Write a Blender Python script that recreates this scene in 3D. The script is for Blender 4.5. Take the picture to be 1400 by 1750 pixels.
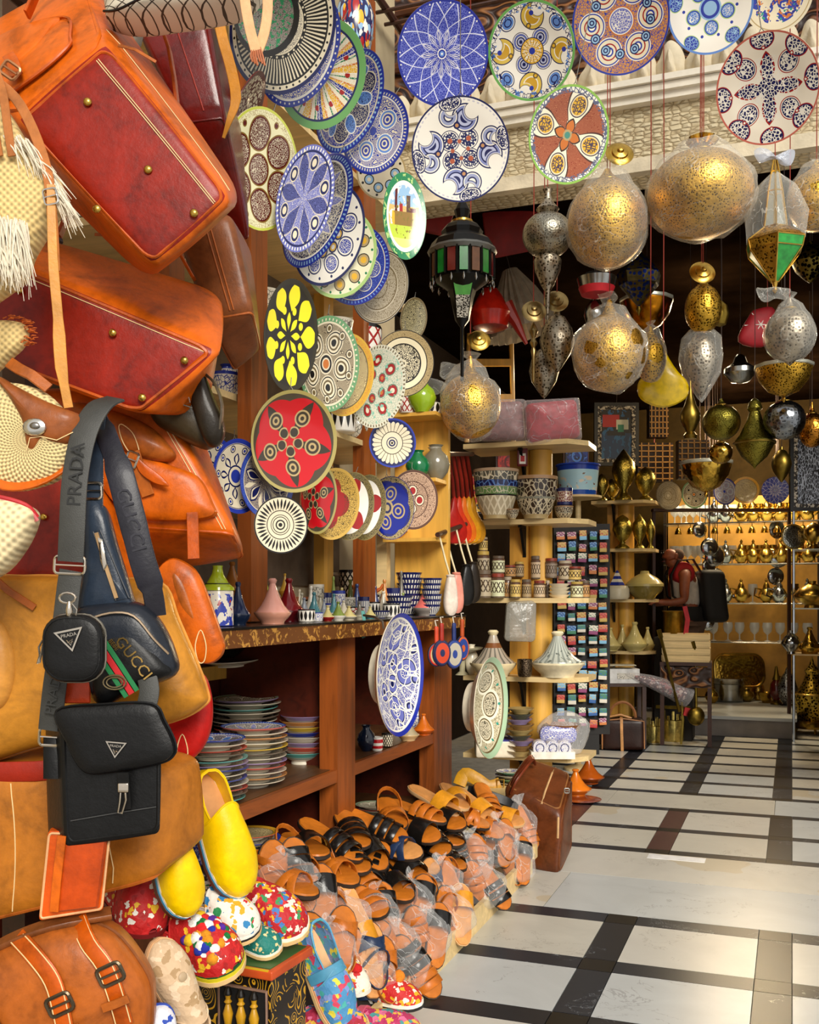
import bpy, bmesh, math, random
from math import sin, cos, pi, radians as rad, sqrt, atan2
from mathutils import Vector, Matrix
random.seed(7)
for _o in list(bpy.data.objects): bpy.data.objects.remove(_o)
SC = bpy.context.scene
COL = SC.collection
# ------------------------------------------------------------ camera
TH = rad(20.5); H = 1.30; FP = 1750.0; HZ = 1020.0; CX = 700.0
cd = bpy.data.cameras.new('camera'); cam = bpy.data.objects.new('camera', cd); COL.objects.link(cam)
cd.sensor_fit = 'VERTICAL'; cd.sensor_height = 36.0; cd.sensor_width = 36.0; cd.lens = 36.0*FP/1750.0
cd.shift_y = 145.0/1750.0; cd.clip_start = .02
cam.location = (0, 0, H); cam.rotation_euler = (pi/2, 0, TH)
SC.camera = cam
# ------------------------------------------------------------ world, sun, exposure
W = bpy.data.worlds.new('sky'); SC.world = W; W.use_nodes = True
bg = W.node_tree.nodes['Background']; bg.inputs[0].default_value = (1.0, .98, .95, 1); bg.inputs[1].default_value = .72
sd = bpy.data.lights.new('sun', 'SUN'); sun = bpy.data.objects.new('sun', sd); COL.objects.link(sun)
sd.energy = 3.3; sd.angle = rad(25); sd.color = (1, .95, .86)
sun.rotation_euler = Vector((-.52, .70, -.46)).to_track_quat('-Z', 'Y').to_euler()
SC.view_settings.view_transform = 'Standard'; SC.view_settings.look = 'None'
SC.view_settings.gamma = 1.0; SC.view_settings.use_curve_mapping = False
SC.view_settings.exposure = 0.16
# ------------------------------------------------------------ pixel -> world
CR = Vector((cos(TH), sin(TH), 0)); CF = Vector((-sin(TH), cos(TH), 0)); CU = Vector((0, 0, 1)); C0 = Vector((0, 0, H))
def at(px, py, d):
    s = d/FP
    return C0+CR*((px-CX)*s)+CF*d+CU*((HZ-py)*s)
def dX(px, X): return X/(CR.x*(px-CX)/FP+CF.x)
def dY(px, Y): return Y/(CR.y*(px-CX)/FP+CF.y)
def dZ(py, z): return (H-z)*FP/(py-HZ)
BAS = Matrix((CR, CF, CU)).transposed()
def rot3(yaw=0, pitch=0, roll=0):
    return (Matrix.Rotation(rad(yaw), 3, 'Z') @ Matrix.Rotation(rad(pitch), 3, 'X') @ Matrix.Rotation(rad(roll), 3, 'Y'))
def frame(px, py, d, yaw=0, pitch=0, roll=0):
    return Matrix.Translation(at(px, py, d)) @ (BAS @ rot3(yaw, pitch, roll)).to_4x4()
def frame_ax(px, py, d, xa, za):
    """axes given in camera space (right, away, up)"""
    x = (BAS @ Vector(xa)).normalized(); z = BAS @ Vector(za); z = (z-x*z.dot(x)).normalized(); y = z.cross(x)
    return Matrix.Translation(at(px, py, d)) @ Matrix((x, y, z)).transposed().to_4x4()
def WM(loc, yaw=0): return Matrix.Translation(Vector(loc)) @ Matrix.Rotation(rad(yaw), 4, 'Z')
# ------------------------------------------------------------ mesh builder
class MB:
    def __init__(s): s.v = []; s.f = []; s.m = []
    def add(s, vs, fs, mi=0, M=None):
        o = len(s.v)
        s.v += [tuple(M @ Vector(v)) for v in vs] if M is not None else [tuple(v) for v in vs]
        s.f += [tuple(i+o for i in f) for f in fs]
        s.m += [mi]*len(fs) if isinstance(mi, int) else list(mi)
        return s
    def loft(s, rings, closed=True, caps=(True, True), mi=0, M=None, mrow=None):
        n = len(rings[0]); vs = [p for r in rings for p in r]; fs = []; ms = []
        for i in range(len(rings)-1):
            for j in range(n if closed else n-1):
                k = (j+1) % n
                fs.append((i*n+j, i*n+k, (i+1)*n+k, (i+1)*n+j)); ms.append(mrow[i] if mrow else mi)
        if caps[0]: fs.append(tuple(range(n-1, -1, -1))); ms.append(mrow[0] if mrow else mi)
        if caps[1]: fs.append(tuple(range((len(rings)-1)*n, len(rings)*n))); ms.append(mrow[-1] if mrow else mi)
        return s.add(vs, fs, ms, M)
    def lathe(s, prof, n=24, mi=0, M=None, mrow=None, sx=1, sy=1):
        rings = [[(max(r, 1e-4)*cos(2*pi*j/n)*sx, max(r, 1e-4)*sin(2*pi*j/n)*sy, z) for j in range(n)] for r, z in prof]
        return s.loft(rings, True, (True, True), mi, M, mrow)
    def tube(s, pts, r=1, n=6, closed=False, mi=0, M=None):
        P = [Vector(p) for p in pts]; N = len(P); rings = []
        up = Vector((.13, .31, .94))
        for i in range(N):
            if closed: t = P[(i+1) % N]-P[i-1]
            else: t = P[min(i+1, N-1)]-P[max(i-1, 0)]
            t = t.normalized() if t.length > 1e-9 else Vector((0, 0, 1))
            a = up-t*up.dot(t)
            if a.length < 1e-3: a = Vector((1, 0, 0))-t*t.x
            a.normalize(); b = t.cross(a); up = a
            rr = r[i] if isinstance(r, (list, tuple)) else r
            rings.append([tuple(P[i]+(a*cos(2*pi*j/n)+b*sin(2*pi*j/n))*rr) for j in range(n)])
        if closed: rings.append(rings[0]); return s.loft(rings, True, (False, False), mi, M)
        return s.loft(rings, True, (True, True), mi, M)
    def strap(s, pts, w, t, wd=(1, 0, 0), mi=0, M=None):
        """flat band along pts; wd = width direction (vector or list)"""
        P = [Vector(p) for p in pts]; N = len(P); rings = []
        for i in range(N):
            tg = (P[min(i+1, N-1)]-P[max(i-1, 0)]).normalized()
            a = Vector(wd[i] if isinstance(wd, list) else wd); a = (a-tg*a.dot(tg)).normalized(); b = tg.cross(a)
            ww = (w[int(i/max(1, N-1)*(len(w)-1))] if isinstance(w, list) else w)/2
            rings.append([tuple(P[i]+a*ww*x+b*t/2*y) for x, y in ((-1, -.6), (-.9, -1), (.9, -1), (1, -.6), (1, .6), (.9, 1), (-.9, 1), (-1, .6))])
        return s.loft(rings, True, (True, True), mi, M)
    def box(s, c, d, mi=0, M=None):
        x, y, z = c; a, b, e = d[0]/2, d[1]/2, d[2]/2
        vs = [(x+i*a, y+j*b, z+k*e) for i in (-1, 1) for j in (-1, 1) for k in (-1, 1)]
        return s.add(vs, [(0, 1, 3, 2), (4, 6, 7, 5), (0, 4, 5, 1), (2, 3, 7, 6), (0, 2, 6, 4), (1, 5, 7, 3)], mi, M)
    def soft(s, dims, rho, warp=None, seg=4, k=3, mi=0, M=None, mface=None):
        """rounded box with half sizes dims"""
        ax = []
        for a in dims:
            r = min(rho, a*.98)
            t = [-a+r*(1-cos(pi/2*i/k)) for i in range(k)] + [-(a-r)+2*(a-r)*i/seg for i in range(seg+1)]
            t += [-x for x in reversed(t[:k])]; ax.append(t)
        idx = {}; vs = []
        def vid(i, j, l):
            key = (i, j, l)
            if key in idx: return idx[key]
            p = Vector((ax[0][i], ax[1][j], ax[2][l]))
            q = Vector([max(-(dims[c]-min(rho, dims[c]*.98)), min(dims[c]-min(rho, dims[c]*.98), p[c])) for c in range(3)])
            e = p-q
            rr = [min(rho, x*.98) for x in dims]; e = Vector([e[c]/rr[c] for c in range(3)])
            if e.length > 1e-9: e.normalize(); p = Vector([q[c]+e[c]*rr[c] for c in range(3)])
            p = Vector(warp(p.x, p.y, p.z)) if warp else p
            idx[key] = len(vs); vs.append(tuple(p)); return idx[key]
        fs = []; ms = []
        N = [len(a)-1 for a in ax]
        for axis in range(3):
            b, c = [(1, 2), (2, 0), (0, 1)][axis]
            for side in (0, 1):
                for i in range(N[b]):
                    for j in range(N[c]):
                        def g(ii, jj):
                            t = [0, 0, 0]; t[axis] = N[axis]*side; t[b] = ii; t[c] = jj; return vid(*t)
                        q = (g(i, j), g(i+1, j), g(i+1, j+1), g(i, j+1))
                        fs.append(q if side else q[::-1]); ms.append(mface[axis*2+side] if mface else mi)
        return s.add(vs, fs, ms, M)
    def hexa(s, cor, rho=.25, seg=6, k=3, bulge=0, mi=0, mface=None):
        """8 corners (u,v,w in -1/1 order: index u*4+v*2+w) trilinear rounded box"""
        cor = [Vector(c) for c in cor]; cen = sum(cor, Vector())/8
        def tri(x, y, z):
            u, v, w = (x+1)/2, (y+1)/2, (z+1)/2
            p = Vector()
            for i in range(8):
                p += cor[i]*((u if i & 4 else 1-u)*(v if i & 2 else 1-v)*(w if i & 1 else 1-w))
            if bulge: p = cen+(p-cen)*(1+bulge*(3-x*x-y*y-z*z)*.5)
            return p
        s.tri = tri
        def sp(x, y, z, out=0):
            q = [max(-(1-rho), min(1-rho, c)) for c in (x, y, z)]; e = Vector((x-q[0], y-q[1], z-q[2]))
            if e.length > 1e-9: e.normalize()
            return tri(q[0]+e.x*(rho+out), q[1]+e.y*(rho+out), q[2]+e.z*(rho+out))
        s.sp = sp
        return s.soft((1, 1, 1), rho, tri, seg, k, mi, None, mface)
    def pillow(s, out, th, rings=5, ex=2.2, mi=0, M=None, cen=None, back=1.0, warp=None, edge=.0):
        """outline [(x,z)] inflated along y: front at -th/2"""
        if cen is None: cen = (sum(p[0] for p in out)/len(out), sum(p[1] for p in out)/len(out))
        R = []
        def ring(f, y): return [(cen[0]+(p[0]-cen[0])*f, y, cen[1]+(p[1]-cen[1])*f) for p in out]
        fr = [(max(.02, cos(pi/2*(1-i/rings))), sin(pi/2*(1-i/rings))) for i in range(rings+1)]
        fr = [(f**(2/ex), y**(2/ex)) for f, y in fr]
        for f, y in fr: R.append(ring(f, -th/2*((1-edge)*y+edge)))
        for f, y in reversed(fr if edge else fr[:-1]): R.append(ring(f, th/2*back*((1-edge)*y+edge)))
        if warp: R = [[warp(*p) for p in r] for r in R]
        return s.loft(R, True, (True, True), mi, M)
    def slab(s, out, y0, y1, mi=0, M=None, bev=0):
        cx = sum(p[0] for p in out)/len(out); cz = sum(p[1] for p in out)/len(out)
        def rg(f, y): return [(cx+(p[0]-cx)*f, y, cz+(p[1]-cz)*f) for p in out]
        R = [rg(1, y0), rg(1, y1)]
        if bev: R = [rg(1-bev, y0), rg(1, y0+(y1-y0)*.2), rg(1, y1-(y1-y0)*.2), rg(1-bev, y1)]
        return s.loft(R, True, (True, True), mi, M)
    def ball(s, c, r, n=10, mi=0, sq=(1, 1, 1), M=None):
        m = max(4, n//2+1)
        rings = [[(c[0]+r*sq[0]*sin(pi*i/m)*cos(2*pi*j/n), c[1]+r*sq[1]*sin(pi*i/m)*sin(2*pi*j/n), c[2]-r*sq[2]*cos(pi*i/m)) for j in range(n)] for i in range(m+1)]
        rings[0] = [tuple(Vector(rings[0][0])+Vector((cos(2*pi*j/n), sin(2*pi*j/n), 0))*1e-4*r) for j in range(n)]
        rings[-1] = [tuple(Vector(rings[-1][0])+Vector((cos(2*pi*j/n), sin(2*pi*j/n), 0))*1e-4*r) for j in range(n)]
        return s.loft(rings, True, (True, True), mi, M)
    def mesh(s, name, mats, sc=1.0, sharp=38):
        me = bpy.data.meshes.new(name)
        me.from_pydata([(x*sc, y*sc, z*sc) for x, y, z in s.v], [], s.f)
        me.polygons.foreach_set('material_index', s.m)
        me.polygons.foreach_set('use_smooth', [True]*len(s.f))
        me.set_sharp_from_angle(angle=rad(sharp))
        for m in (mats if isinstance(mats, (list, tuple)) else [mats]): me.materials.append(m)
        me.update(); return me
    def jig(s, amp, f=.1, seed=0):
        """gentle deterministic lumpiness in local units"""
        r = random.Random(seed); k = [(r.uniform(-f, f), r.uniform(-f, f), r.uniform(-f, f), r.uniform(0, 6.28)) for _ in range(12)]
        o = []
        for x, y, z in s.v:
            q = [sum(sin(a*x+b*y+c*z+p) for a, b, c, p in k[i*4:i*4+4])*amp/3 for i in range(3)]
            o.append((x+q[0], y+q[1], z+q[2]))
        s.v = o; return s
def link(name, data, parent=None, mw=None):
    o = bpy.data.objects.new(name, data); COL.objects.link(o)
    if parent is not None: o.parent = parent
    if mw is not None: o.matrix_world = mw if parent is None else mw
    return o
def tag(o, label=None, cat=None, group=None, kind=None):
    if label: o['label'] = label
    if cat: o['category'] = cat
    if group: o['group'] = group
    if kind: o['kind'] = kind
    return o
class Th:
    """a thing: Empty with parts authored in photo pixels at depth d (scale d/1750)"""
    def __init__(s, name, label, cat, M, sc, group=None):
        s.o = link(name, None, None, M); s.s = sc; s.o.empty_display_size = .05
        tag(s.o, label, cat, group)
    def part(s, name, mb, mats, parent=None, label=None, sharp=38):
        o = link(name, mb.mesh(name, mats, s.s, sharp), parent or s.o)
        if label: o['label'] = label
        return o
def thing(name, label, cat, px, py, d, yaw=0, pitch=0, roll=0, group=None):
    return Th(name, label, cat, frame(px, py, d, yaw, pitch, roll), d/FP, group)
def one(name, label, cat, mb, mats, M, sc=1.0, group=None, sharp=38):
    o = link(name, mb.mesh(name, mats, sc, sharp), None, M); return tag(o, label, cat, group)
def onep(name, label, cat, mb, mats, px, py, d, yaw=0, pitch=0, roll=0, group=None):
    return one(name, label, cat, mb, mats, frame(px, py, d, yaw, pitch, roll), d/FP, group)
def struct(name, mb, mats, M=None, parent=None):
    o = link(name, mb.mesh(name, mats), parent, M)
    if parent is None: o['kind'] = 'structure'
    return o
def copytree(o, M, label=None, group=None):
    c = o.copy(); COL.objects.link(c); c.matrix_world = M
    if label: c['label'] = label
    if group: c['group'] = group
    for ch in o.children:
        k = ch.copy(); COL.objects.link(k); k.parent = c
        for g in ch.children:
            q = g.copy(); COL.objects.link(q); q.parent = k
    return c
def smooth(pts, n=6, closed=True):
    """Catmull-Rom through 2D/3D points"""
    P = [Vector(p) for p in pts]; N = len(P); out = []
    for i in range(N if closed else N-1):
        a = P[(i-1) % N] if closed or i > 0 else P[0]; b = P[i]; c = P[(i+1) % N]
        e = P[(i+2) % N] if closed or i+2 < N else P[-1]
        for k in range(n):
            t = k/n
            out.append(tuple(.5*((2*b)+(c-a)*t+(2*a-5*b+4*c-e)*t*t+(3*b-a-3*c+e)*t**3)))
    if not closed: out.append(tuple(P[-1]))
    return out
def rrect(w, h, r, n=4, cx=0, cz=0):
    o = []
    for sx, sz, a0 in ((1, 1, 0), (-1, 1, 90), (-1, -1, 180), (1, -1, 270)):
        for i in range(n+1):
            a = rad(a0+90*i/n); o.append((cx+sx*(w/2-r)+r*cos(a), cz+sz*(h/2-r)+r*sin(a)))
    return o
def ell(w, h, n=24, cx=0, cz=0): return [(cx+w/2*cos(2*pi*i/n), cz+h/2*sin(2*pi*i/n)) for i in range(n)]
def txt(body, size, ext=.5, M=None, shear=0):
    cu = bpy.data.curves.new('t', 'FONT'); cu.body = body; cu.size = size; cu.extrude = ext; cu.align_x = 'CENTER'; cu.align_y = 'CENTER'; cu.shear = shear
    cu.resolution_u = 2
    o = bpy.data.objects.new('t', cu); COL.objects.link(o); dg = bpy.context.evaluated_depsgraph_get()
    me = o.evaluated_get(dg).to_mesh(); mb = MB()
    # text plane xy -> local x,z facing -y
    mb.add([(v.co.x, -v.co.z, v.co.y) for v in me.vertices], [tuple(p.vertices) for p in me.polygons], 0, M)
    o.evaluated_get(dg).to_mesh_clear(); bpy.data.objects.remove(o); bpy.data.curves.remove(cu)
    return mb
# ------------------------------------------------------------ node expressions
def lin(c):
    if isinstance(c, str):
        c = c.lstrip('#'); c = tuple(int(c[i:i+2], 16)/255 for i in (0, 2, 4))
    return tuple((x/12.92 if x <= .04045 else ((x+.055)/1.055)**2.4) for x in c)+(1.0,)
class E:
    def __init__(s, nt, k): s.nt = nt; s.k = k
    def _m(s, op, b=None, c=None): return s.nt.math(op, s, b, c)
    def __add__(s, o): return s._m('ADD', o)
    __radd__ = __add__
    def __sub__(s, o): return s._m('SUBTRACT', o)
    def __rsub__(s, o): return s.nt.math('SUBTRACT', o, s)
    def __mul__(s, o): return s._m('MULTIPLY', o)
    __rmul__ = __mul__
    def __truediv__(s, o): return s._m('DIVIDE', o)
    def lt(s, o): return s._m('LESS_THAN', o)
    def gt(s, o): return s._m('GREATER_THAN', o)
    def sin(s): return s._m('SINE')
    def cos(s): return s._m('COSINE')
    def abs(s): return s._m('ABSOLUTE')
    def frac(s): return s._m('FRACT')
    def floor(s): return s._m('FLOOR')
    def sqrt(s): return s._m('SQRT')
    def max(s, o): return s._m('MAXIMUM', o)
    def min(s, o): return s._m('MINIMUM', o)
    def log(s): return s._m('LOGARITHM', 2.718)
    def pow(s, o): return s._m('POWER', o)
class NT:
    def __init__(s, name):
        s.mat = bpy.data.materials.new(name); s.mat.use_nodes = True; s.t = s.mat.node_tree
        s.b = s.t.nodes['Principled BSDF']
    def n(s, ty, **kw):
        nd = s.t.nodes.new(ty)
        for k, v in kw.items(): setattr(nd, k, v)
        return nd
    def put(s, sock, v):
        if isinstance(v, E): s.t.links.new(v.k, sock)
        elif v is not None: sock.default_value = v
    def math(s, op, a, b=None, c=None):
        nd = s.n('ShaderNodeMath', operation=op)
        for i, v in enumerate((a, b, c)): s.put(nd.inputs[i], v)
        return E(s, nd.outputs[0])
    def coord(s, kind='Generated'): return E(s, s.n('ShaderNodeTexCoord').outputs[kind])
    def sep(s, v):
        nd = s.n('ShaderNodeSeparateXYZ'); s.put(nd.inputs[0], v); return [E(s, o) for o in nd.outputs]
    def comb(s, x, y, z=0.0):
        nd = s.n('ShaderNodeCombineXYZ')
        for i, v in enumerate((x, y, z)): s.put(nd.inputs[i], v)
        return E(s, nd.outputs[0])
    def mix(s, f, a, b):
        nd = s.n('ShaderNodeMix', data_type='RGBA'); s.put(nd.inputs[0], f); s.put(nd.inputs[6], a); s.put(nd.inputs[7], b)
        return E(s, nd.outputs[2])
    def noise(s, v, scale, detail=3, rough=.55, dist=0):
        nd = s.n('ShaderNodeTexNoise'); s.put(nd.inputs['Vector'], v); nd.inputs['Scale'].default_value = scale
        nd.inputs['Detail'].default_value = detail; nd.inputs['Roughness'].default_value = rough; nd.inputs['Distortion'].default_value = dist
        return E(s, nd.outputs[0])
    def vor(s, v, scale, feat='F1', out=0, rnd=1.0):
        nd = s.n('ShaderNodeTexVoronoi', feature=feat); s.put(nd.inputs['Vector'], v); nd.inputs['Scale'].default_value = scale
        nd.inputs['Randomness'].default_value = rnd
        return E(s, nd.outputs[out])
    def ramp(s, f, stops):
        nd = s.n('ShaderNodeValToRGB'); s.put(nd.inputs[0], f); el = nd.color_ramp.elements
        while len(el) < len(stops): el.new(.5)
        for e, (p, c) in zip(el, stops): e.position = p; e.color = c
        return E(s, nd.outputs[0])
    def bump(s, h, strength=.3, dist=.01):
        nd = s.n('ShaderNodeBump'); s.put(nd.inputs['Height'], h); nd.inputs['Strength'].default_value = strength; nd.inputs['Distance'].default_value = dist
        s.t.links.new(nd.outputs[0], s.b.inputs['Normal'])
    def fin(s, col, rough=.5, metal=0, alpha=1, coat=0, spec=None):
        s.put(s.b.inputs['Base Color'], col); s.put(s.b.inputs['Roughness'], rough); s.put(s.b.inputs['Metallic'], metal)
        if alpha is not 1: s.put(s.b.inputs['Alpha'], alpha)
        s.b.inputs['Coat Weight'].default_value = coat; s.b.inputs['Coat Roughness'].default_value = .15
        if spec is not None: s.b.inputs['Specular IOR Level'].default_value = spec
        return s.mat
_MC = {}
def mul(c, f): return tuple(min(1, x*f) for x in c[:3])+(1.0,)
def M(col, rough=.5, metal=0, var=.22, scale=14, bump=.0, bscale=250, alpha=1, coat=0, name='paint', spec=None):
    key = (col, rough, metal, var, scale, bump, bscale, alpha, coat, name)
    if key in _MC: return _MC[key]
    n = NT(name); c = lin(col); o = n.coord('Object')
    f = n.noise(o, scale, 4)
    cc = n.ramp(f, [(.3, mul(c, 1-var)), (.7, mul(c, 1+var))])
    if bump: n.bump(n.noise(o, bscale, 3), bump, .004)
    _MC[key] = n.fin(cc, rough, metal, alpha, coat, spec); return _MC[key]
def leather(col, dark=.45, rough=.38, coat=.15, name='leather'):
    key = ('lea', col, dark, rough)
    if key in _MC: return _MC[key]
    n = NT(name); c = lin(col); o = n.coord('Object')
    a = n.noise(o, 9, 5, .65, .6); b = n.noise(o, 70, 3)
    f = a*.8+b*.2
    cc = n.ramp(f, [(.32, mul(c, dark)), (.5, c), (.68, mul(c, 1.35))])
    n.bump(n.noise(o, 60, 5, .7), .18, .006)
    _MC[key] = n.fin(cc, rough, 0, 1, coat*.6, .26); return _MC[key]
def wood(col, dk=.5, axis=2, sc=6, rough=.45, name='wood', coat=.1):
    key = ('wood', col, dk, axis, sc, rough)
    if key in _MC: return _MC[key]
    n = NT(name); c = lin(col); x, y, z = n.sep(n.coord('Object'))
    q = [x*sc*6, y*sc*6, z*sc*6]; q[axis] = [x, y, z][axis]*sc*.5
    v = n.comb(*q); f = n.noise(v, 1.0, 5, .6, .8); g = n.noise(n.coord('Object'), 3, 3)
    cc = n.ramp(f*.75+g*.25, [(.3, mul(c, dk)), (.5, c), (.72, mul(c, 1.3))])
    n.bump(f, .12, .004)
    _MC[key] = n.fin(cc, rough, 0, 1, coat); return _MC[key]
def brass(col='#c9a24a', rough=.3, dots=0, dark='#4a3510', dsz=.32, ham=.0, name='brass', sq=0):
    key = ('br', col, rough, dots, dark, dsz, ham, sq)
    if key in _MC: return _MC[key]
    n = NT(name); c = lin(col); o = n.coord('Object')
    f = n.noise(o, 16, 4)
    cc = n.ramp(f, [(.3, mul(c, .6)), (.7, mul(c, 1.25))])
    if dots:
        v = n.vor(o, dots, 'F1', 0, .75); cc = n.mix(v.lt(dsz), cc, lin(dark))
        if sq:
            w = n.vor(o, dots*.28, 'DISTANCE_TO_EDGE', 0, .8); cc = n.mix(w.lt(.018), cc, mul(c, 1.15))
        n.bump(v, .35, .004)
    elif ham: n.bump(n.vor(o, ham, 'SMOOTH_F1'), .5, .006)
    _MC[key] = n.fin(cc, rough, 1.0); return _MC[key]
def film(col='#f4f6f6', a=.16, rough=.12, name='plastic_film'):
    key = ('film', col, a, rough)
    if key in _MC: return _MC[key]
    n = NT(name); o = n.coord('Object')
    w = n.noise(o, 6, 3, .5, 1.0)
    ed = n.n('ShaderNodeLayerWeight'); ed.inputs[0].default_value = .35
    al = E(n, ed.outputs[1])*.35+(w-.5).abs().lt(.004)*.22+a
    n.bump(n.noise(o, 16, 4, .55, .8), .6, .02)
    _MC[key] = n.fin(lin(col), rough, 0, al.min(1.0), 0, .8); return _MC[key]
def glass(col='#dfe8e8', a=.3, rough=.05): return M(col, rough, 0, .05, 5, alpha=a, name='glass', spec=.8)
def emis(col, st, name='lamp_glow'):
    n = NT(name); n.b.inputs['Emission Color'].default_value = lin(col); n.b.inputs['Emission Strength'].default_value = st
    return n.fin(lin(col), .4)
def weave(col, sc=90, name='straw', dark=.5):
    key = ('wv', col, sc)
    if key in _MC: return _MC[key]
    n = NT(name); c = lin(col); x, y, z = n.sep(n.coord('Object'))
    h = ((x*sc*2.2).sin()*(z*sc*2.2).sin())*.5+.5
    cc = n.ramp(h*.6+n.noise(n.coord('Object'), 40)*.4, [(.15, mul(c, dark)), (.5, c), (.85, mul(c, 1.15))])
    n.bump(h, .6, .004)
    _MC[key] = n.fin(cc, .75); return _MC[key]
# ------------------------------------------------------------ ceramic patterns
PAL = dict(b='#2a3a9c', n='#161c52', w='#efe9dc', c='#e3d6b8', k='#191613', g='#6aa35c', t='#2f8f7a', y='#e0ad2c', r='#a01818', o='#c8702a',
           s='#5f86c8', m='#6b5a3a', l='#a9c878', d='#5a1414', q='#b49c6c', p='#6a6fb4', e='#8a8378', Y='#f2e21e', R='#c2121c', G='#1d7a4a', B='#0f1f86', z='#8a6a2c', i='#c9a24a', h='#93b8d8', v='#5a3a2a')
def pcol(c): return lin(PAL.get(c, c))
def ceramic(base, layers, pot=False, rough=.16, name='glazed_ceramic', gam=None):
    """layered glaze painting in polar (plate) or cylinder (pot) coordinates"""
    key = ('cer', base, str(layers), pot, rough)
    if key in _MC: return _MC[key]
    n = NT(name); gx, gy, gz = n.sep(n.coord('Generated'))
    if pot:
        x = gx*2-1; y = gy*2-1; a = n.math('ARCTAN2', y, x); r = gz
        xy = n.comb(a*1.0, gz*1.6, 0.0)
    else:
        x = gx*2-1; y = gz*2-1; a = n.math('ARCTAN2', y, x); r = (x*x+y*y).sqrt()
        xy = n.comb(x, y, 0.0)
    col = pcol(base)
    def band(r0, r1): return r.gt(r0)*r.lt(r1)
    def sector(N, ph): 
        q = a*(N/(2*pi))+ph
        return (q-(q+.5).floor())*(2*pi/N)
    for L in layers:
        k = L[0]
        if k == 'ring': col = n.mix(band(L[1], L[2]), col, pcol(L[3]))
        elif k == 'spokes':
            _, N, duty, r0, r1, c = L[:6]; ph = L[6] if len(L) > 6 else 0
            f = (a*(N/(2*pi))+ph).frac(); col = n.mix(f.lt(duty)*band(r0, r1), col, pcol(c))
        elif k == 'twist':
            _, N, duty, r0, r1, c, tw = L
            f = (a*(N/(2*pi))+r*tw).frac(); col = n.mix(f.lt(duty)*band(r0, r1), col, pcol(c))
        elif k == 'petal':   # n petals between r0 and r1, wd 0..1
            _, N, r0, r1, c, wd, ph = L
            sc = sector(N, ph); u = (r-r0)/(r1-r0)
            half = (u.max(0.0).min(1.0)*pi).sin()*(wd*pi/N)
            col = n.mix(sc.abs().lt(half)*band(r0, r1), col, pcol(c))
        elif k == 'scal':    # scalloped disc: inside radius r0 + amp*|cos|
            _, N, r0, amp, c, ph = L
            col = n.mix(r.lt((sector(N, ph)*(N/2)).cos()*amp+r0), col, pcol(c))
        elif k == 'scalo':
            _, N, r0, amp, c, ph = L
            col = n.mix(r.gt((sector(N, ph)*(N/2)).cos()*amp+r0)*r.lt(.98), col, pcol(c))
        elif k == 'med':     # medallions: N, rc, radius, phase, aspect, colours..., list of (frac,col)
            _, N, rc, rd_, ph, asp, cols = L[:7]
            sc = sector(N, ph); lx = r*sc.cos()-rc; ly = r*sc.sin()*asp
            dd = (lx*lx+ly*ly).sqrt()/rd_
            for fr, c in cols: col = n.mix(dd.lt(fr), col, pcol(c))
            if len(L) > 7:
                sc2, w, c = L[7]; w *= .6; e = n.vor(xy, sc2, 'DISTANCE_TO_EDGE'); col = n.mix(e.lt(w)*dd.lt(cols[-1][0]*.9), col, pcol(c))
        elif k == 'pais':    # comma shapes
            _, N, rc, rd_, ph, cols = L
            sc = sector(N, ph); lx = r*sc.cos()-rc; ly = r*sc.sin()
            d1 = (lx*lx+ly*ly).sqrt()/rd_
            mx = lx-rd_*.55; my = ly+rd_*.45; d2 = (mx*mx+my*my).sqrt()/rd_
            for fr, c in cols: col = n.mix(d1.lt(fr)*d2.gt(1-fr*.45), col, pcol(c))
        elif k == 'fil':
            _, scl, w, r0, r1, c = L; w *= .6; e = n.vor(xy, scl, 'DISTANCE_TO_EDGE'); col = n.mix(e.lt(w)*band(r0, r1), col, pcol(c))
        elif k == 'squig':
            _, scl, fq, r0, r1, c = L; e = (n.vor(xy, scl)*fq).sin(); col = n.mix(e.gt(.25)*band(r0, r1), col, pcol(c))
        elif k == 'blob':
            _, scl, th, r0, r1, c = L; e = n.noise(xy, scl, 2); col = n.mix(e.gt(th)*band(r0, r1), col, pcol(c))
        elif k == 'dots':
            _, N, rc, rd_, c, ph = L
            sc = sector(N, ph); lx = r*sc.cos()-rc; ly = r*sc.sin(); col = n.mix((lx*lx+ly*ly).sqrt().lt(rd_), col, pcol(c))
        elif k == 'lotus':
            _, N, kk, w, r0, r1, c = L
            lg = r.max(.02).log()*kk; q = a*(N/(2*pi))
            f1 = ((q+lg).frac()-.5).abs().gt(.5-w); f2 = ((q-lg).frac()-.5).abs().gt(.5-w)
            col = n.mix(f1.max(f2)*band(r0, r1), col, pcol(c))
        elif k == 'net':     # cylinder lattice
            _, N, kk, w, r0, r1, c = L
            q = a*(N/(2*pi)); f1 = ((q+r*kk).frac()-.5).abs().gt(.5-w); f2 = ((q-r*kk).frac()-.5).abs().gt(.5-w)
            col = n.mix(f1.max(f2)*band(r0, r1), col, pcol(c))
        elif k == 'half':    # y threshold
            col = n.mix(y.lt(L[1])*band(L[2], L[3]), col, pcol(L[4]))
        elif k == 'rect':
            _, x0, x1, y0, y1, c = L; col = n.mix(x.gt(x0)*x.lt(x1)*y.gt(y0)*y.lt(y1), col, pcol(c))
    _MC[key] = n.fin(col, rough+.06, 0, 1, .22); return _MC[key]
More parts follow.
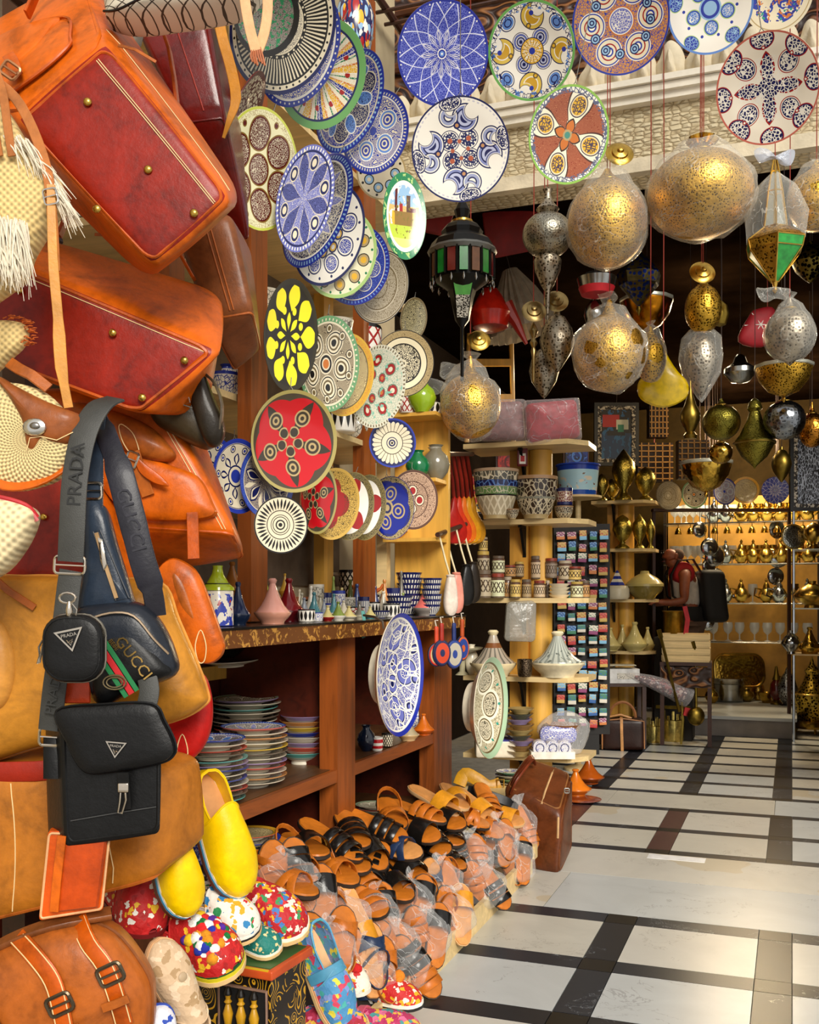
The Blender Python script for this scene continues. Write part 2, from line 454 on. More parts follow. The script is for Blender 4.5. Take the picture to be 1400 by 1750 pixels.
# common materials
W_RED = wood('#8e4714', .4, 2, 5); W_REDX = wood('#8e4714', .4, 1, 5)
W_YEL = wood('#d8a445', .78, 2, 3); W_PALE = wood('#d9bd86', .8, 0, 4); W_DARK = wood('#3a1c0e', .4, 1, 5)
STEEL = M('#c9c6bf', .2, 1, .1); BRASSY = brass('#c9a24a', .25); OLDBR = brass('#8c7430', .35)
THREAD = M('#e8c890', .7, 0, .1, name='thread'); BLK = leather('#0d0d0e', .6, .4, .05, 'black_leather')
CREAM = M('#e6dcc3', .22, 0, .08, 8, coat=.4, name='cream_glaze'); CORD = M('#8a2f20', .8, 0, .1, name='cord')
# ------------------------------------------------------------ structure
def marble(c0, c1, vs, name, rough=.3, tint=None):
    n = NT(name); o = n.coord('Object')
    a = n.noise(o, 2.2, 6, .6, 1.6); v = (n.noise(o, vs, 5, .6, 2.2)-.5).abs()
    cc = n.ramp(a, [(.3, mul(lin(c0), .86)), (.7, lin(c0))])
    cc = n.mix(v.lt(.006)*n.noise(o, 3, 2).gt(.56)*.6, cc, lin(c1))
    if tint: cc = n.mix(n.noise(o, 1.3, 3).gt(.62)*.5, cc, lin(tint))
    return n.fin(cc, rough, 0, 1, 0, .3 if 'white' in name else .16)
MAR = [marble('#c2bfb4', '#8a847a', 3, 'white_marble'), marble('#c8c5bc', '#8f8980', 4, 'white_marble', tint='#b8a57e'), marble('#bcc0c0', '#88888a', 2.5, 'white_marble')]
DMA = [marble('#171c25', '#8d949c', 7, 'dark_marble'), marble('#07080b', '#2a2f36', 5, 'black_marble'), marble('#1e2530', '#9aa2aa', 9, 'dark_marble')]
RMA = marble('#4a2c2c', '#80605a', 5, 'red_marble')
fl = struct('floor', MB().box((-.3, 5, -.03), (6.4, 15, .04)), M('#8f8a80', .7, name='grout'))
def tile(x0, x1, y0, y1, m, nm='floor_tile', dz=0):
    g = .0015
    mb = MB().box(((x0+x1)/2, (y0+y1)/2, -.006+dz), (x1-x0-2*g, y1-y0-2*g, .012)); link(nm, mb.mesh(nm, m), fl)
rt = random.Random(3)
XC = [-1.816, -1.231, -.646, -.0605, .525, 1.11]; BW = .06
YB = [1.55, 2.07, 2.59, 3.109, 3.62, 4.168]; YC = [5.34, 5.86, 6.43]; YD = [6.98, 7.42, 7.86, 8.3, 8.75, 9.2, 9.62, 10.0]
def grid(ys, bw):
    for i, y in enumerate(ys):
        for j, x in enumerate(XC):
            tile(x-BW, x+BW, y-bw, y+bw, DMA[1], 'black_tile')
            if j+1 < len(XC): tile(x+BW, XC[j+1]-BW, y-bw, y+bw, rt.choice((DMA[0], DMA[2])), 'band_tile')
            if i+1 < len(ys):
                red = (y > 5 and y < 6 and x < -.5 and x > -1.5)
                tile(x-BW, x+BW, y+bw, ys[i+1]-bw, RMA if red else rt.choice((DMA[0], DMA[2])), 'band_tile')
                if j+1 < len(XC): tile(x+BW, XC[j+1]-BW, y+bw, ys[i+1]-bw, rt.choice(MAR))
grid(YB, .058); grid(YC, .045); grid(YD, .045)
for y0, y1, xs in ((4.226, 4.80, (-1.9, -.98, .34, 1.3)), (4.80, 5.295, (-1.9, -1.2, .2, 1.3)), (6.475, 6.935, (-1.9, -1.1, -.1, .6, 1.3))):
    for a, b in zip(xs, xs[1:]): tile(a, b, y0, y1, rt.choice(MAR))
tile(-.68, -.40, 5.19, 5.28, M('#f2f2f4', .3, name='white_patch'), 'patch_tile', .0015)
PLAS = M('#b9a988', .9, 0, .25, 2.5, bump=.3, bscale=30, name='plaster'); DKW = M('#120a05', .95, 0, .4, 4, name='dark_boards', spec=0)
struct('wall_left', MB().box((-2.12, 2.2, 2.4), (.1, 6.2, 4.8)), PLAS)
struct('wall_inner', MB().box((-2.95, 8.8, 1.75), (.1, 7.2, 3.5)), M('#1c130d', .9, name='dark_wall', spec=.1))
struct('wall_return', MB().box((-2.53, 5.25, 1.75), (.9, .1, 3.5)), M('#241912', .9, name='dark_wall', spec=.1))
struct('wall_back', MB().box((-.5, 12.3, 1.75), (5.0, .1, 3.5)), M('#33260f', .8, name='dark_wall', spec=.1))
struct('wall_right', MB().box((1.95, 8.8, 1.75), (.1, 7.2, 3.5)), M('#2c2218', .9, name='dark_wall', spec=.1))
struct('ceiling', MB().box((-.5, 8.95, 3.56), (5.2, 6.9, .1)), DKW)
# carved beam over the shop opening
YBM = 5.2; zb = 3.46
def net_plaster():
    n = NT('netted_plaster'); o = n.coord('Object'); x, y, z = n.sep(o)
    q = n.comb(x*.8, y, z*1.8); v = n.vor(q, 27, 'DISTANCE_TO_EDGE', 0, .55); g = n.noise(o, 5, 3)
    cc = n.ramp(v*3+g*.25, [(.1, lin('#8f7d5e')), (.3, lin('#c7b590')), (.75, lin('#d9cba9'))])
    n.bump(v, .9, .03); return n.fin(cc, .85)
NETP = net_plaster(); WPL = M('#e9e2d2', .8, 0, .1, 6, bump=.5, bscale=40, name='white_plaster'); CPL = M('#ddd0b4', .85, 0, .2, 8, bump=.6, bscale=60, name='carved_plaster')
beam = struct('trim_1', MB().box((-.2, YBM+.17, zb+.15), (4.3, .3, .3)), NETP)
mb = MB(); mb.box((-.2, YBM, zb-.01), (4.3, .06, .07)); struct('lower_lip', mb, CPL, None, beam)
mb = MB()
for i, (z, dy, h) in enumerate(((zb+.315, -.03, .035), (zb+.35, -.055, .035), (zb+.385, -.075, .03))): mb.box((-.2, YBM+.1+dy, z), (4.3, .2, h))
struct('moulding', mb, WPL, None, beam)
leaf = MB(); lo = smooth([(-.062, 0), (-.07, .06), (-.045, .1), (-.02, .15), (.012, .165), (.05, .13), (.07, .07), (.062, 0)], 4)
leaf.pillow(lo, .09, 4, 2.0); leaf.pillow([(x*.4, z*.8) for x, z in lo], .15, 3, 2.0)
lm = leaf.mesh('carved_leaf', CPL)
for i in range(33):
    o = link('carved_leaf', lm, beam); o.location = (-2.25+i*.13, YBM-.01, zb+.40); o.rotation_euler = (rad(16), rad(rt.uniform(-9, 9)), 0); s_ = rt.uniform(.88, 1.12); o.scale = (s_, 1, s_)
def carved():
    n = NT('carved_wood'); o = n.coord('Object'); x, y, z = n.sep(o)
    v = n.vor(n.comb(x, y, z*1.4), 9, 'SMOOTH_F1'); w = (v*26).sin()
    cc = n.ramp(w*.5+n.noise(o, 6)*.5, [(.2, lin('#2a1408')), (.55, lin('#5e3418')), (.8, lin('#8a5a2a'))])
    n.bump(w, .6, .01); return n.fin(cc, .5)
CARV = carved()
struct('wall_fascia', MB().box((-.2, YBM+.3, 4.45), (4.3, .1, 1.3)), CARV)
mb = MB()
for z in (4.02, 4.30, 4.62): mb.tube([(-2.3, YBM+.22, z), (1.9, YBM+.22, z)], .028, 8)
struct('trim_2', mb, wood('#6a3c1c', .4, 0, 4))
# raised threshold of the back shop, in marble
stp = struct('step', MB().box((-.55, 11.1, .075), (1.15, 2.2, .17)), M('#77706a', .6, 0, .2, 6, bump=.3, name='stone'))
link('tread', MB().box((-.55, 11.1, .172), (1.18, 2.24, .03)).mesh('tread', MAR[2]), stp)
# warm bulbs added out of sight behind the lanterns to light the shop
BULB = emis('#ffd9a0', 6)
for x, y, z in [tuple(at(*p)) for p in ((1042, 604, 7.6), (1350, 566, 7.8), (806, 690, 6.9), (1203, 520, 7.0), (1290, 742, 10.5), (1341, 714, 9.7), (1233, 720, 10.2))]:
    t = Th('hidden_bulb', 'bare warm bulb on a black cord, added out of sight behind lanterns', 'lamp', WM((x, y, z)), 1, 'hidden bulbs inside the shop')
    t.part('bulb', MB().ball((0, 0, 0), .035, 12, 0, (1, 1, 1.25)), BULB); t.part('socket', MB().lathe([(.014, .035), (.02, .045), (.02, .09), (.006, .1)], 12), M('#202020', .4)); t.part('cord', MB().tube([(0, 0, .09), (0, 0, 3.51-z)], .004, 5), M('#181818', .6))
    ld = bpy.data.lights.new('bulb_light', 'POINT'); ld.energy = 16 if y < 10 else 80; ld.color = (1, .78, .48); ld.shadow_soft_size = .05
    lo_ = bpy.data.objects.new('bulb_light', ld); COL.objects.link(lo_); lo_.parent = t.o; lo_.location = (0, 0, -.06)
# ------------------------------------------------------------ plates
def plate_prof(dep, deep=0):
    f = [(0, .02), (.3, .02), (.52, .025+deep*.3), (.66, .05+dep*.25+deep*.4), (.82, .05+dep*.6+deep*.55), (.96, .05+dep+deep*.6), (1, .055+dep+deep*.6)]
    if deep: f = [(0, .02), (.25, .03), (.5, .02+deep*.22), (.72, .02+deep*.5), (.88, .02+deep*.8), (.97, .02+deep), (1, .03+deep)]
    t = .035; b = [(1.0, f[-1][1]-t*.5), (.97, f[-1][1]-t)] + [(r*.97, z-t*1.3) for r, z in reversed(f[2:-1])] + [(.5, -.02), (.49, -.07), (.43, -.07), (.42, -.02), (0, -.02)]
    return f, b
_PM = {}
def plate_mesh(dep=.08, deep=0, ov=1, nm='plate'):
    k = (dep, deep, ov)
    if k not in _PM:
        f, b = plate_prof(dep, deep); mb = MB()
        X = Matrix(((1, 0, 0, 0), (0, 0, -1, 0), (0, ov, 0, 0), (0, 0, 0, 1)))
        mb.lathe(f+b, 48, 0, X, [0]*(len(f)-1)+[1]*len(b))
        _PM[k] = mb.mesh(nm, [CREAM, CREAM])
    return _PM[k]
def inst(name, me, mats, Mw, label, cat, group=None):
    o = link(name, me, None, Mw)
    for i, m in enumerate(mats): o.material_slots[i].link = 'OBJECT'; o.material_slots[i].material = m
    return tag(o, label, cat, group)
def plate(label, px, py, w, h, d, mat, side=1, pitch=0, dep=.08, deep=0, roll=0, back=None, name='plate', group=None, oval=False, cat='plate', sep=None):
    back = back or CREAM; ov = 1
    az = math.degrees(math.atan((px-CX)/FP))
    def ext(yaw):
        B = BAS @ rot3(yaw, pitch, 0); u = []; v = []; c = at(px, py, d)
        for i in range(32):
            p = c+B @ Vector((cos(i*pi/16)*.1, 0, sin(i*pi/16)*.1))-C0
            z = p.dot(CF); u.append(p.dot(CR)/z*FP); v.append(p.z/z*FP)
        return max(u)-min(u), max(v)-min(v)
    if oval: yaw = -az+side*(20 if oval is True else oval); ew, eh = ext(yaw)
    else:
        lo, hi = 0, 84
        for _ in range(18):
            md = (lo+hi)/2; ew, eh = ext(-az+side*md)
            if ew/eh > w/h: lo = md
            else: hi = md
        yaw = -az+side*lo; ew, eh = ext(yaw)
    R = .1*h/eh
    if oval: ov = h/w*ew/eh; R = .1*w/ew
    Mw = Matrix.Translation(at(px, py, d)) @ (BAS @ rot3(yaw, pitch, 0)).to_4x4() @ Matrix.Rotation(rad(roll), 4, 'Y') @ Matrix.Scale(R, 4)
    if sep:   # slide back along the line of sight until it clears the plates in front of it
        hh = .055+dep+(deep if deep else 0)
        for M1, h1 in sep[-5:]:
            Mi = M1.inverted()
            for _ in range(40):
                bad = False
                for ro, zz in ((1, hh), (.97, hh-.04), (.7, .3*hh), (.4, 0)):
                    for i in range(24):
                        p = Mi @ (Mw @ Vector((ro*cos(i*pi/12), -zz, ro*sin(i*pi/12)*ov))); q = sqrt(p.x**2+p.z**2)
                        if q < 1.0 and p.y < (.1 if q < .52 else .1-(q-.5)/.5*(h1+.03)): bad = True
                if not bad: break
                d2 = d+.012; k = d2/d; R *= k; d = d2
                Mw = Matrix.Translation(at(px, py, d)) @ (BAS @ rot3(yaw, pitch, 0)).to_4x4() @ Matrix.Rotation(rad(roll), 4, 'Y') @ Matrix.Scale(R, 4)
        sep.append((Mw.copy(), hh))
    return inst(name, plate_mesh(dep, deep, round(ov, 2)), [mat, back], Mw, label, cat, group)
BK = M('#d8cdb2', .25, 0, .1, coat=.3, name='glaze_back'); BKB = M('#26348a', .2, 0, .1, coat=.4, name='blue_glaze'); BKG = M('#7fae7a', .2, 0, .15, coat=.4, name='green_glaze')
DKM = brass('#6a5a34', .35, 120, '#241a0c', .3)
pa = {}
pa['grey'] = ceramic('c', [('ring', .0, 1, 'c'), ('spokes', 74, .55, .50, .84, 'k'), ('ring', .44, .5, 'k'), ('ring', .84, .87, 'k'), ('dots', 44, .905, .02, 'k', 0), ('ring', .94, 1, 'n'), ('dots', 26, .47, .018, 'c', 0), ('squig', 14, 20, 0, .42, 'e')])
pa['pebble'] = ceramic('e', [('fil', 26, .09, 0, .85, 'k'), ('blob', 9, .56, 0, .85, 'G'), ('ring', .85, 1, 'k')])
pa['bluer'] = ceramic('b', [('squig', 12, 26, .5, .86, 'c'), ('ring', .86, .9, 'w'), ('dots', 50, .94, .018, 'w', 0), ('fil', 12, .05, 0, .5, 'h')])
pa['panel'] = ceramic('c', [('spokes', 12, .5, .25, .86, 'y'), ('spokes', 6, .16, .2, .86, 'B', .05), ('spokes', 12, .09, .2, .86, 'G', .27), ('spokes', 12, .08, .2, .86, 'o', .6), ('fil', 18, .05, .3, .82, 'w'), ('dots', 12, .62, .05, 'r', .1), ('spokes', 12, .03, .2, .86, 'w'), ('ring', .82, .86, 'n'), ('ring', .86, 1, 'g'), ('ring', 0, .22, 'b'), ('petal', 8, .02, .2, 'w', .7, 0)])
pa['med6'] = ceramic('b', [('fil', 16, .06, 0, .86, 'c'), ('med', 6, .55, .27, 0, 1, ((1, 'c'), (.9, 'n')), (24, .07, 'c')), ('med', 6, .55, .27, .5, 1.4, ((.75, 'w'), (.66, 's')), (22, .08, 'n')), ('scal', 6, .16, .1, 'c', 0), ('scal', 6, .12, .08, 'b', 0), ('ring', .86, .89, 'c'), ('spokes', 60, .4, .9, .95, 'h')])
pa['swirl'] = ceramic('b', [('squig', 7, 34, .1, .82, 'c'), ('med', 5, .48, .24, 0, 1, ((1, 'w'), (.9, 's'), (.7, 'c'), (.55, 'b'), (.35, 'c'), (.2, 'b'))), ('ring', .82, .85, 'w'), ('spokes', 70, .35, .87, .93, 'c'), ('ring', .95, 1, 'B')])
pa['redcirc'] = ceramic('#ece6b8', [('med', 6, .58, .29, 0, 1, ((1, 'z'), (.92, 'd')), (30, .11, 'c')), ('med', 1, 0, .27, 0, 1, ((1, 'z'), (.92, 'd')), (30, .11, 'c')), ('dots', 6, .83, .06, 'z', .5), ('dots', 6, .83, .04, 'd', .5), ('fil', 22, .09, .86, .95, 'q'), ('ring', .955, 1, '#c9cf52')])
pa['redcream'] = ceramic('c', [('fil', 10, .2, 0, .9, 'd'), ('ring', .9, 1, 'd')], rough=.6)
pa['dish1'] = ceramic('p', [('fil', 26, .07, 0, .85, 'w'), ('petal', 6, .05, .95, 'c', .64, 0), ('petal', 6, .09, .9, 'n', .54, 0), ('squig', 20, 24, .1, .84, 'p'), ('med', 6, .68, .15, .5, 1, ((1, 'c'), (.85, 'n'), (.5, 'c'))), ('ring', .86, .9, 'n'), ('spokes', 60, .4, .91, .97, 'w')])
pa['dish2'] = ceramic('n', [('fil', 20, .09, 0, .84, 'c'), ('petal', 8, .1, .84, 'c', .5, 0), ('petal', 8, .14, .8, 'p', .42, 0), ('fil', 30, .06, .1, .8, 'w'), ('ring', .84, .87, 'w'), ('ring', .87, 1, 'b'), ('spokes', 70, .4, .9, .96, 'h')])
pa['birds'] = ceramic('w', [('med', 8, .62, .2, 0, 1, ((1, 'n'), (.86, 'w'), (.7, 'b')), (26, .1, 'w')), ('med', 8, .36, .12, .5, 1, ((1, 'n'), (.7, 'y'), (.4, 'w'))), ('dots', 16, .86, .03, 'n', .25), ('ring', .94, 1, 'n')])
pa['greeny'] = ceramic('#e8e3c0', [('med', 10, .7, .15, 0, 1, ((1, 'k'), (.85, 'q'), (.5, 'y'))), ('dots', 20, .88, .03, 'G', 0), ('fil', 16, .07, 0, .52, 'm'), ('ring', .92, 1, 'l')])
pa['dkblue'] = ceramic('B', [('med', 8, .55, .22, 0, 1, ((1, 'c'), (.9, 'B')), (26, .07, 'c')), ('fil', 22, .035, .1, .86, 's'), ('ring', .86, .88, 'c'), ('spokes', 60, .3, .9, .96, 's')])
pa['speck'] = ceramic('#bdb199', [('fil', 34, .16, .1, .6, 'm'), ('ring', .6, .63, 'm'), ('fil', 40, .16, .66, .9, 'm'), ('ring', .92, .95, 'm'), ('ring', .97, 1, 'k'), ('ring', .3, .33, 'm')])
pa['scene'] = ceramic('h', [('half', .25, 0, .8, '#d8b06a'), ('blob', 4, .55, 0, .8, 'w'), ('rect', -.42, -.3, -.1, .62, 'd'), ('rect', .12, .3, -.15, .5, 'v'), ('rect', -.2, -.05, -.1, .3, 'r'), ('rect', .3, .55, -.2, .22, 'd'), ('half', .12, 0, .55, 'y'), ('rect', -.42, .4, -.2, .12, 'z'), ('half', -.2, 0, .8, '#b9cc3e'), ('half', -.5, 0, .8, '#d8dc7a'), ('blob', 8, .6, 0, .5, '#7a6a22'), ('ring', .72, .82, 'w'), ('ring', .82, 1, 'G'), ('blob', 5, .55, .84, .97, 'l')])
pa['creamdk'] = ceramic('c', [('med', 7, .55, .2, 0, 1, ((1, 'k'), (.8, 'h'), (.4, 'c'))), ('dots', 14, .83, .05, 'k', 0), ('ring', .93, 1, 'q')])
pa['yellow'] = ceramic('#221c10', [('petal', 9, .44, .96, 'Y', .8, 0), ('petal', 8, .1, .42, 'Y', .62, 0), ('dots', 8, .47, .07, 'Y', .5), ('ring', .9, 1, '#2a2410')])
pa['arab'] = ceramic('#b9a98a', [('squig', 8, 44, 0, .84, '#4a3c2c'), ('med', 5, .5, .26, 0, 1, ((1, 'c'), (.9, 'k'), (.8, 'c'), (.62, 'm'), (.46, 'c'), (.3, 'k'))), ('med', 1, 0, .22, 0, 1, ((1, 'c'), (.85, 'k'), (.6, 'c'), (.45, 'o'))), ('med', 10, .74, .1, .25, 1, ((1, 'k'), (.8, 'c'), (.5, 'm'))), ('ring', .84, .88, 'c'), ('ring', .88, 1, '#6a9a6a'), ('spokes', 50, .3, .9, .95, 'c')])
pa['yell2'] = ceramic('#d8c48a', [('squig', 10, 34, 0, .8, 'v'), ('ring', .8, .83, 'm'), ('ring', .83, 1, '#d8a830'), ('fil', 24, .08, .85, .95, 'o')])
pa['redflo'] = ceramic('#d9d4bc', [('fil', 20, .06, 0, .9, '#6a8f78'), ('med', 7, .62, .16, 0, 1, ((1, '#5a7a60'), (.85, 'r'), (.4, 'c'))), ('med', 5, .3, .13, .3, 1, ((1, '#5a7a60'), (.8, 'r'), (.4, 'o'))), ('blob', 6, .6, .2, .9, '#7fb8a0'), ('spokes', 60, .4, .92, .98, 'm')])
pa['beige'] = ceramic('#e6d8b4', [('fil', 22, .2, 0, .58, 'k'), ('ring', .08, .12, 'c'), ('ring', .56, .6, 'k'), ('ring', .76, .79, 'k'), ('ring', .79, 1, 'q'), ('fil', 30, .1, .79, .97, 'm'), ('ring', .975, 1, 'k')])
pa['oval2'] = ceramic('#a89c74', [('squig', 7, 26, 0, .9, 'k'), ('ring', .9, 1, 'm')])
pa['red'] = ceramic('R', [('scalo', 5, .78, .12, '#4a4030', .1), ('petal', 5, .0, .9, '#3a3226', .36, .1), ('med', 5, .52, .17, .1, 1, ((1, 'q'), (.8, '#3a3226'), (.5, 'q'), (.25, '#3a3226'))), ('med', 5, .2, .12, .1, 1, ((1, 'q'), (.75, '#3a3226'))), ('petal', 5, .1, .5, 'R', .3, .6), ('ring', .93, 1, '#a89a5a')], rough=.1)
pa['fanb'] = ceramic('c', [('spokes', 26, .14, .46, .88, 'k'), ('ring', .44, .47, 'k'), ('scalo', 26, .78, .08, 'n', .5), ('ring', .93, 1, 'b'), ('med', 1, 0, .24, 0, 1, ((1, 'n'), (.85, 'c'), (.6, 'n'), (.35, 'c'), (.2, 'k')))])
pa['radk'] = ceramic('c', [('petal', 36, .52, .92, 'k', .62, 0), ('ring', .48, .51, 'k'), ('med', 1, 0, .36, 0, 1, ((1, 'k'), (.93, 'c'), (.8, 'k'), (.72, 'c'), (.5, 'k'), (.36, 'c'), (.2, 'k'))), ('ring', .95, 1, 'k')])
pa['blst'] = ceramic('#a89a8a', [('fil', 26, .1, 0, .84, 'n'), ('petal', 6, .05, .8, 'n', .62, 0), ('petal', 6, .1, .74, 'c', .5, 0), ('petal', 6, .16, .66, 'n', .36, 0), ('petal', 6, .3, .82, 'c', .22, .5), ('ring', .82, .85, 'c'), ('ring', .85, 1, 'b'), ('fil', 34, .06, .86, .97, 's')])
pa['blfl'] = ceramic('c', [('med', 1, 0, .3, 0, 1, ((1, 'n'), (.85, 'c'), (.6, 'b'))), ('petal', 8, .28, .62, 'n', .6, 0), ('petal', 8, .33, .58, 'c', .3, 0), ('med', 10, .73, .1, 0, 1, ((1, 'n'), (.7, 'c'), (.4, 'b'))), ('ring', .85, .87, 'n'), ('ring', .88, 1, 'b')])
pa['gold'] = ceramic('r', [('scalo', 4, .5, .2, 'i', 0), ('fil', 20, .1, .55, .95, '#4a3a14'), ('ring', .93, 1, 'i')], rough=.15)
pa['whitered'] = ceramic('w', [('petal', 3, .1, .9, 'r', .5, .2), ('ring', .82, 1, '#8a7a4a'), ('fil', 26, .12, .82, .97, '#2a2214')])
pa['dbowl'] = ceramic('B', [('med', 4, .45, .25, .1, 1, ((1, 'q'), (.8, 'B'), (.5, 'q'), (.3, 'B'))), ('med', 1, 0, .25, 0, 1, ((1, 'q'), (.7, 'n'), (.4, 'q'))), ('scalo', 5, .8, .1, 'q', .3), ('fil', 24, .12, .82, 1, '#2a2410')], rough=.1)
pa['brown'] = ceramic('#c9a486', [('squig', 6, 30, 0, .6, 'v'), ('med', 4, .3, .2, 0, 1, ((1, 'v'), (.85, 'c'), (.6, 'r'))), ('fil', 20, .11, .62, .9, 'v'), ('ring', .6, .63, 'v'), ('ring', .92, 1, 'v')])
pa['lotus'] = ceramic('#1c2892', [('fil', 26, .12, .2, .95, '#7078c4'), ('lotus', 13, 1.35, .03, .1, .95, '#d8d8e8'), ('petal', 13, .12, .46, 'w', .5, 0), ('petal', 13, .15, .43, 'b', .38, 0), ('petal', 13, .2, .38, 'w', .12, 0), ('scalo', 26, .93, .03, 'B', 0), ('dots', 26, .94, .016, 'w', .5), ('med', 1, 0, .1, 0, 1, ((1, 'w'), (.8, 'B'), (.5, 's'), (.2, 'w')))])
pa['paisy'] = ceramic('w', [('med', 4, .32, .19, .5, 1, ((1, 'n'), (.92, 'w'), (.84, '#5f6aa8'), (.6, 'w'), (.52, 'n'), (.38, '#a8acc8'), (.2, 'n'))), ('med', 1, 0, .27, 0, 1, ((1, 'n'), (.93, 'y')), (26, .12, 'w')), ('spokes', 16, .2, .08, .24, '#8a6a14'), ('dots', 1, 0, .07, 'b', 0), ('pais', 4, .68, .27, .12, ((1, 'n'), (.92, '#d8b850'), (.66, 'w'), (.58, '#c89a2c'))), ('dots', 4, .74, .05, 'b', .1), ('med', 4, .78, .15, .62, .8, ((1, 'n'), (.88, 'w'), (.76, 's'), (.5, 'n'), (.36, 's'))), ('dots', 4, .5, .06, 'm', 0), ('dots', 4, .5, .03, 'y', 0), ('blob', 7, .56, .82, .94, 's'), ('fil', 12, .1, .84, .94, 'n'), ('ring', .945, 1, '#6fae5c')])
pa['paisw'] = ceramic('w', [('med', 4, .27, .2, .42, 1, ((1, 'n'), (.92, 'w')), (20, .3, 'n')), ('dots', 4, .27, .05, '#b0583a', .42), ('pais', 4, .6, .27, .1, ((1, 'n'), (.9, 'w'), (.82, '#8088b8'), (.66, 'n'), (.56, '#b8bcd8'), (.36, 'n'))), ('pais', 4, .66, .2, -.24, ((1, 'n'), (.88, 'w'), (.78, '#9aa0c0'), (.5, 'n'), (.36, 'w'))), ('dots', 4, .46, .07, 'n', .9), ('dots', 4, .46, .035, '#c08a5a', .9), ('dots', 4, .16, .04, '#b0583a', .92), ('med', 4, .88, .14, .85, .6, ((1, 'n'), (.88, 'w')), (26, .3, 'n')), ('spokes', 60, .5, .91, .94, '#c8c4cc'), ('ring', .965, 1, '#161c52')])
pa['cross'] = ceramic('#efe8cc', [('petal', 4, .1, 1.25, '#4a2a22', .95, .62), ('petal', 4, .13, 1.22, '#8a3a22', .86, .62), ('squig', 16, 34, .15, .93, '#b8704a'), ('petal', 4, -.2, 1.3, '#4a2a22', .58, .12), ('petal', 4, -.2, 1.28, '#efe8cc', .52, .12), ('med', 4, .62, .24, .12, 1.15, ((1, '#3a2a3a'), (.9, 'c'), (.8, 'y')), (14, .2, '#4a3a4a')), ('petal', 4, -.12, .36, '#3a2a22', .9, .12), ('petal', 4, -.1, .32, 'o', .8, .12), ('dots', 1, 0, .11, 'q', 0), ('dots', 1, 0, .07, '#4a8a7a', 0), ('scalo', 16, .86, .04, 'w', 0), ('fil', 14, .2, .84, .95, '#5a5f7a'), ('ring', .95, 1, '#8cb84e')])
pa['spiral'] = ceramic('#c98a4a', [('fil', 18, .1, .2, .95, 'b'), ('med', 6, .6, .27, 0, 1, ((1, 'w'), (.93, 'b'), (.84, 'c'), (.6, 'r'), (.5, 'c'), (.34, 'b'), (.22, 'w'))), ('med', 12, .6, .1, .25, 1, ((1, 'n'), (.75, 'h'), (.5, 'n'), (.25, 'h'))), ('med', 1, 0, .27, 0, 1, ((1, 'o'), (.92, 'w'), (.85, 'p')), (22, .12, 'w')), ('ring', .96, 1, 'b')])
pa['wflow'] = ceramic('w', [('med', 5, .42, .18, .2, 1, ((1, 'l'), (.88, 'b'), (.75, 's')), (20, .1, 'w')), ('med', 1, 0, .26, 0, 1, ((1, 'h'), (.85, 'b'), (.6, 'h'))), ('med', 5, .82, .16, .7, .8, ((1, 'l'), (.9, 'b')), (18, .12, 'h')), ('dots', 10, .62, .035, 'b', 0), ('ring', .95, 1, 's')])
pa['figure'] = ceramic('c', [('blob', 3.5, .5, 0, .75, 'b'), ('blob', 4.5, .55, 0, .7, 'o'), ('blob', 5, .6, 0, .7, 'B'), ('blob', 6, .62, 0, .75, 't'), ('ring', .9, .93, 'q')])
pa['redblue'] = ceramic('#f0e6d2', [('petal', 4, -.3, .66, 'r', .62, .07), ('petal', 4, -.3, .62, 'n', .54, .07), ('med', 1, 0, .2, 0, 1, ((1, 'n'), )), ('fil', 16, .14, 0, .58, 'w'), ('med', 4, .58, .22, .57, 1.1, ((1, 'r'), (.92, 'w'), (.84, 'n')), (18, .2, 'w')), ('med', 8, .88, .19, .07, .8, ((1, 'r'), (.92, 'n')), (18, .2, 'w')), ('dots', 8, .72, .04, 'r', .07), ('dots', 8, .72, .02, 'w', .07), ('ring', .965, 1, '#c86a5a')])
pa['bigblue'] = ceramic('#4a509c', [('fil', 30, .1, 0, .9, 'w'), ('med', 5, .62, .24, 0, 1, ((1, 'w'), (.93, 'n'), (.86, 'p'), (.5, 'w'), (.44, 'b')), (20, .14, 'w')), ('med', 5, .3, .17, .5, 1, ((1, 'w'), (.9, 'n'), (.8, 'p'), (.4, 'w'), (.3, 'n'))), ('med', 10, .84, .1, .25, 1, ((1, 'w'), (.85, 'n'), (.5, 'p'))), ('fil', 4.5, .07, 0, .9, 'w'), ('ring', .9, .93, 'w'), ('ring', .93, 1, '#22309c')])
pa['greend'] = ceramic('#cfc4a4', [('fil', 20, .08, 0, .85, 'm'), ('med', 6, .55, .25, 0, .8, ((1, '#efe8d0'), (.82, 'm'), (.72, 'c')), (30, .16, '#4a4434')), ('dots', 12, .8, .03, 't', 0), ('ring', .87, .9, 'm'), ('ring', .9, 1, '#a9c4a0')])
WX = -1.36
def wp(px, dx=0): return dX(px, WX+dx)
g = 'patterned plates fanned out along the stall'
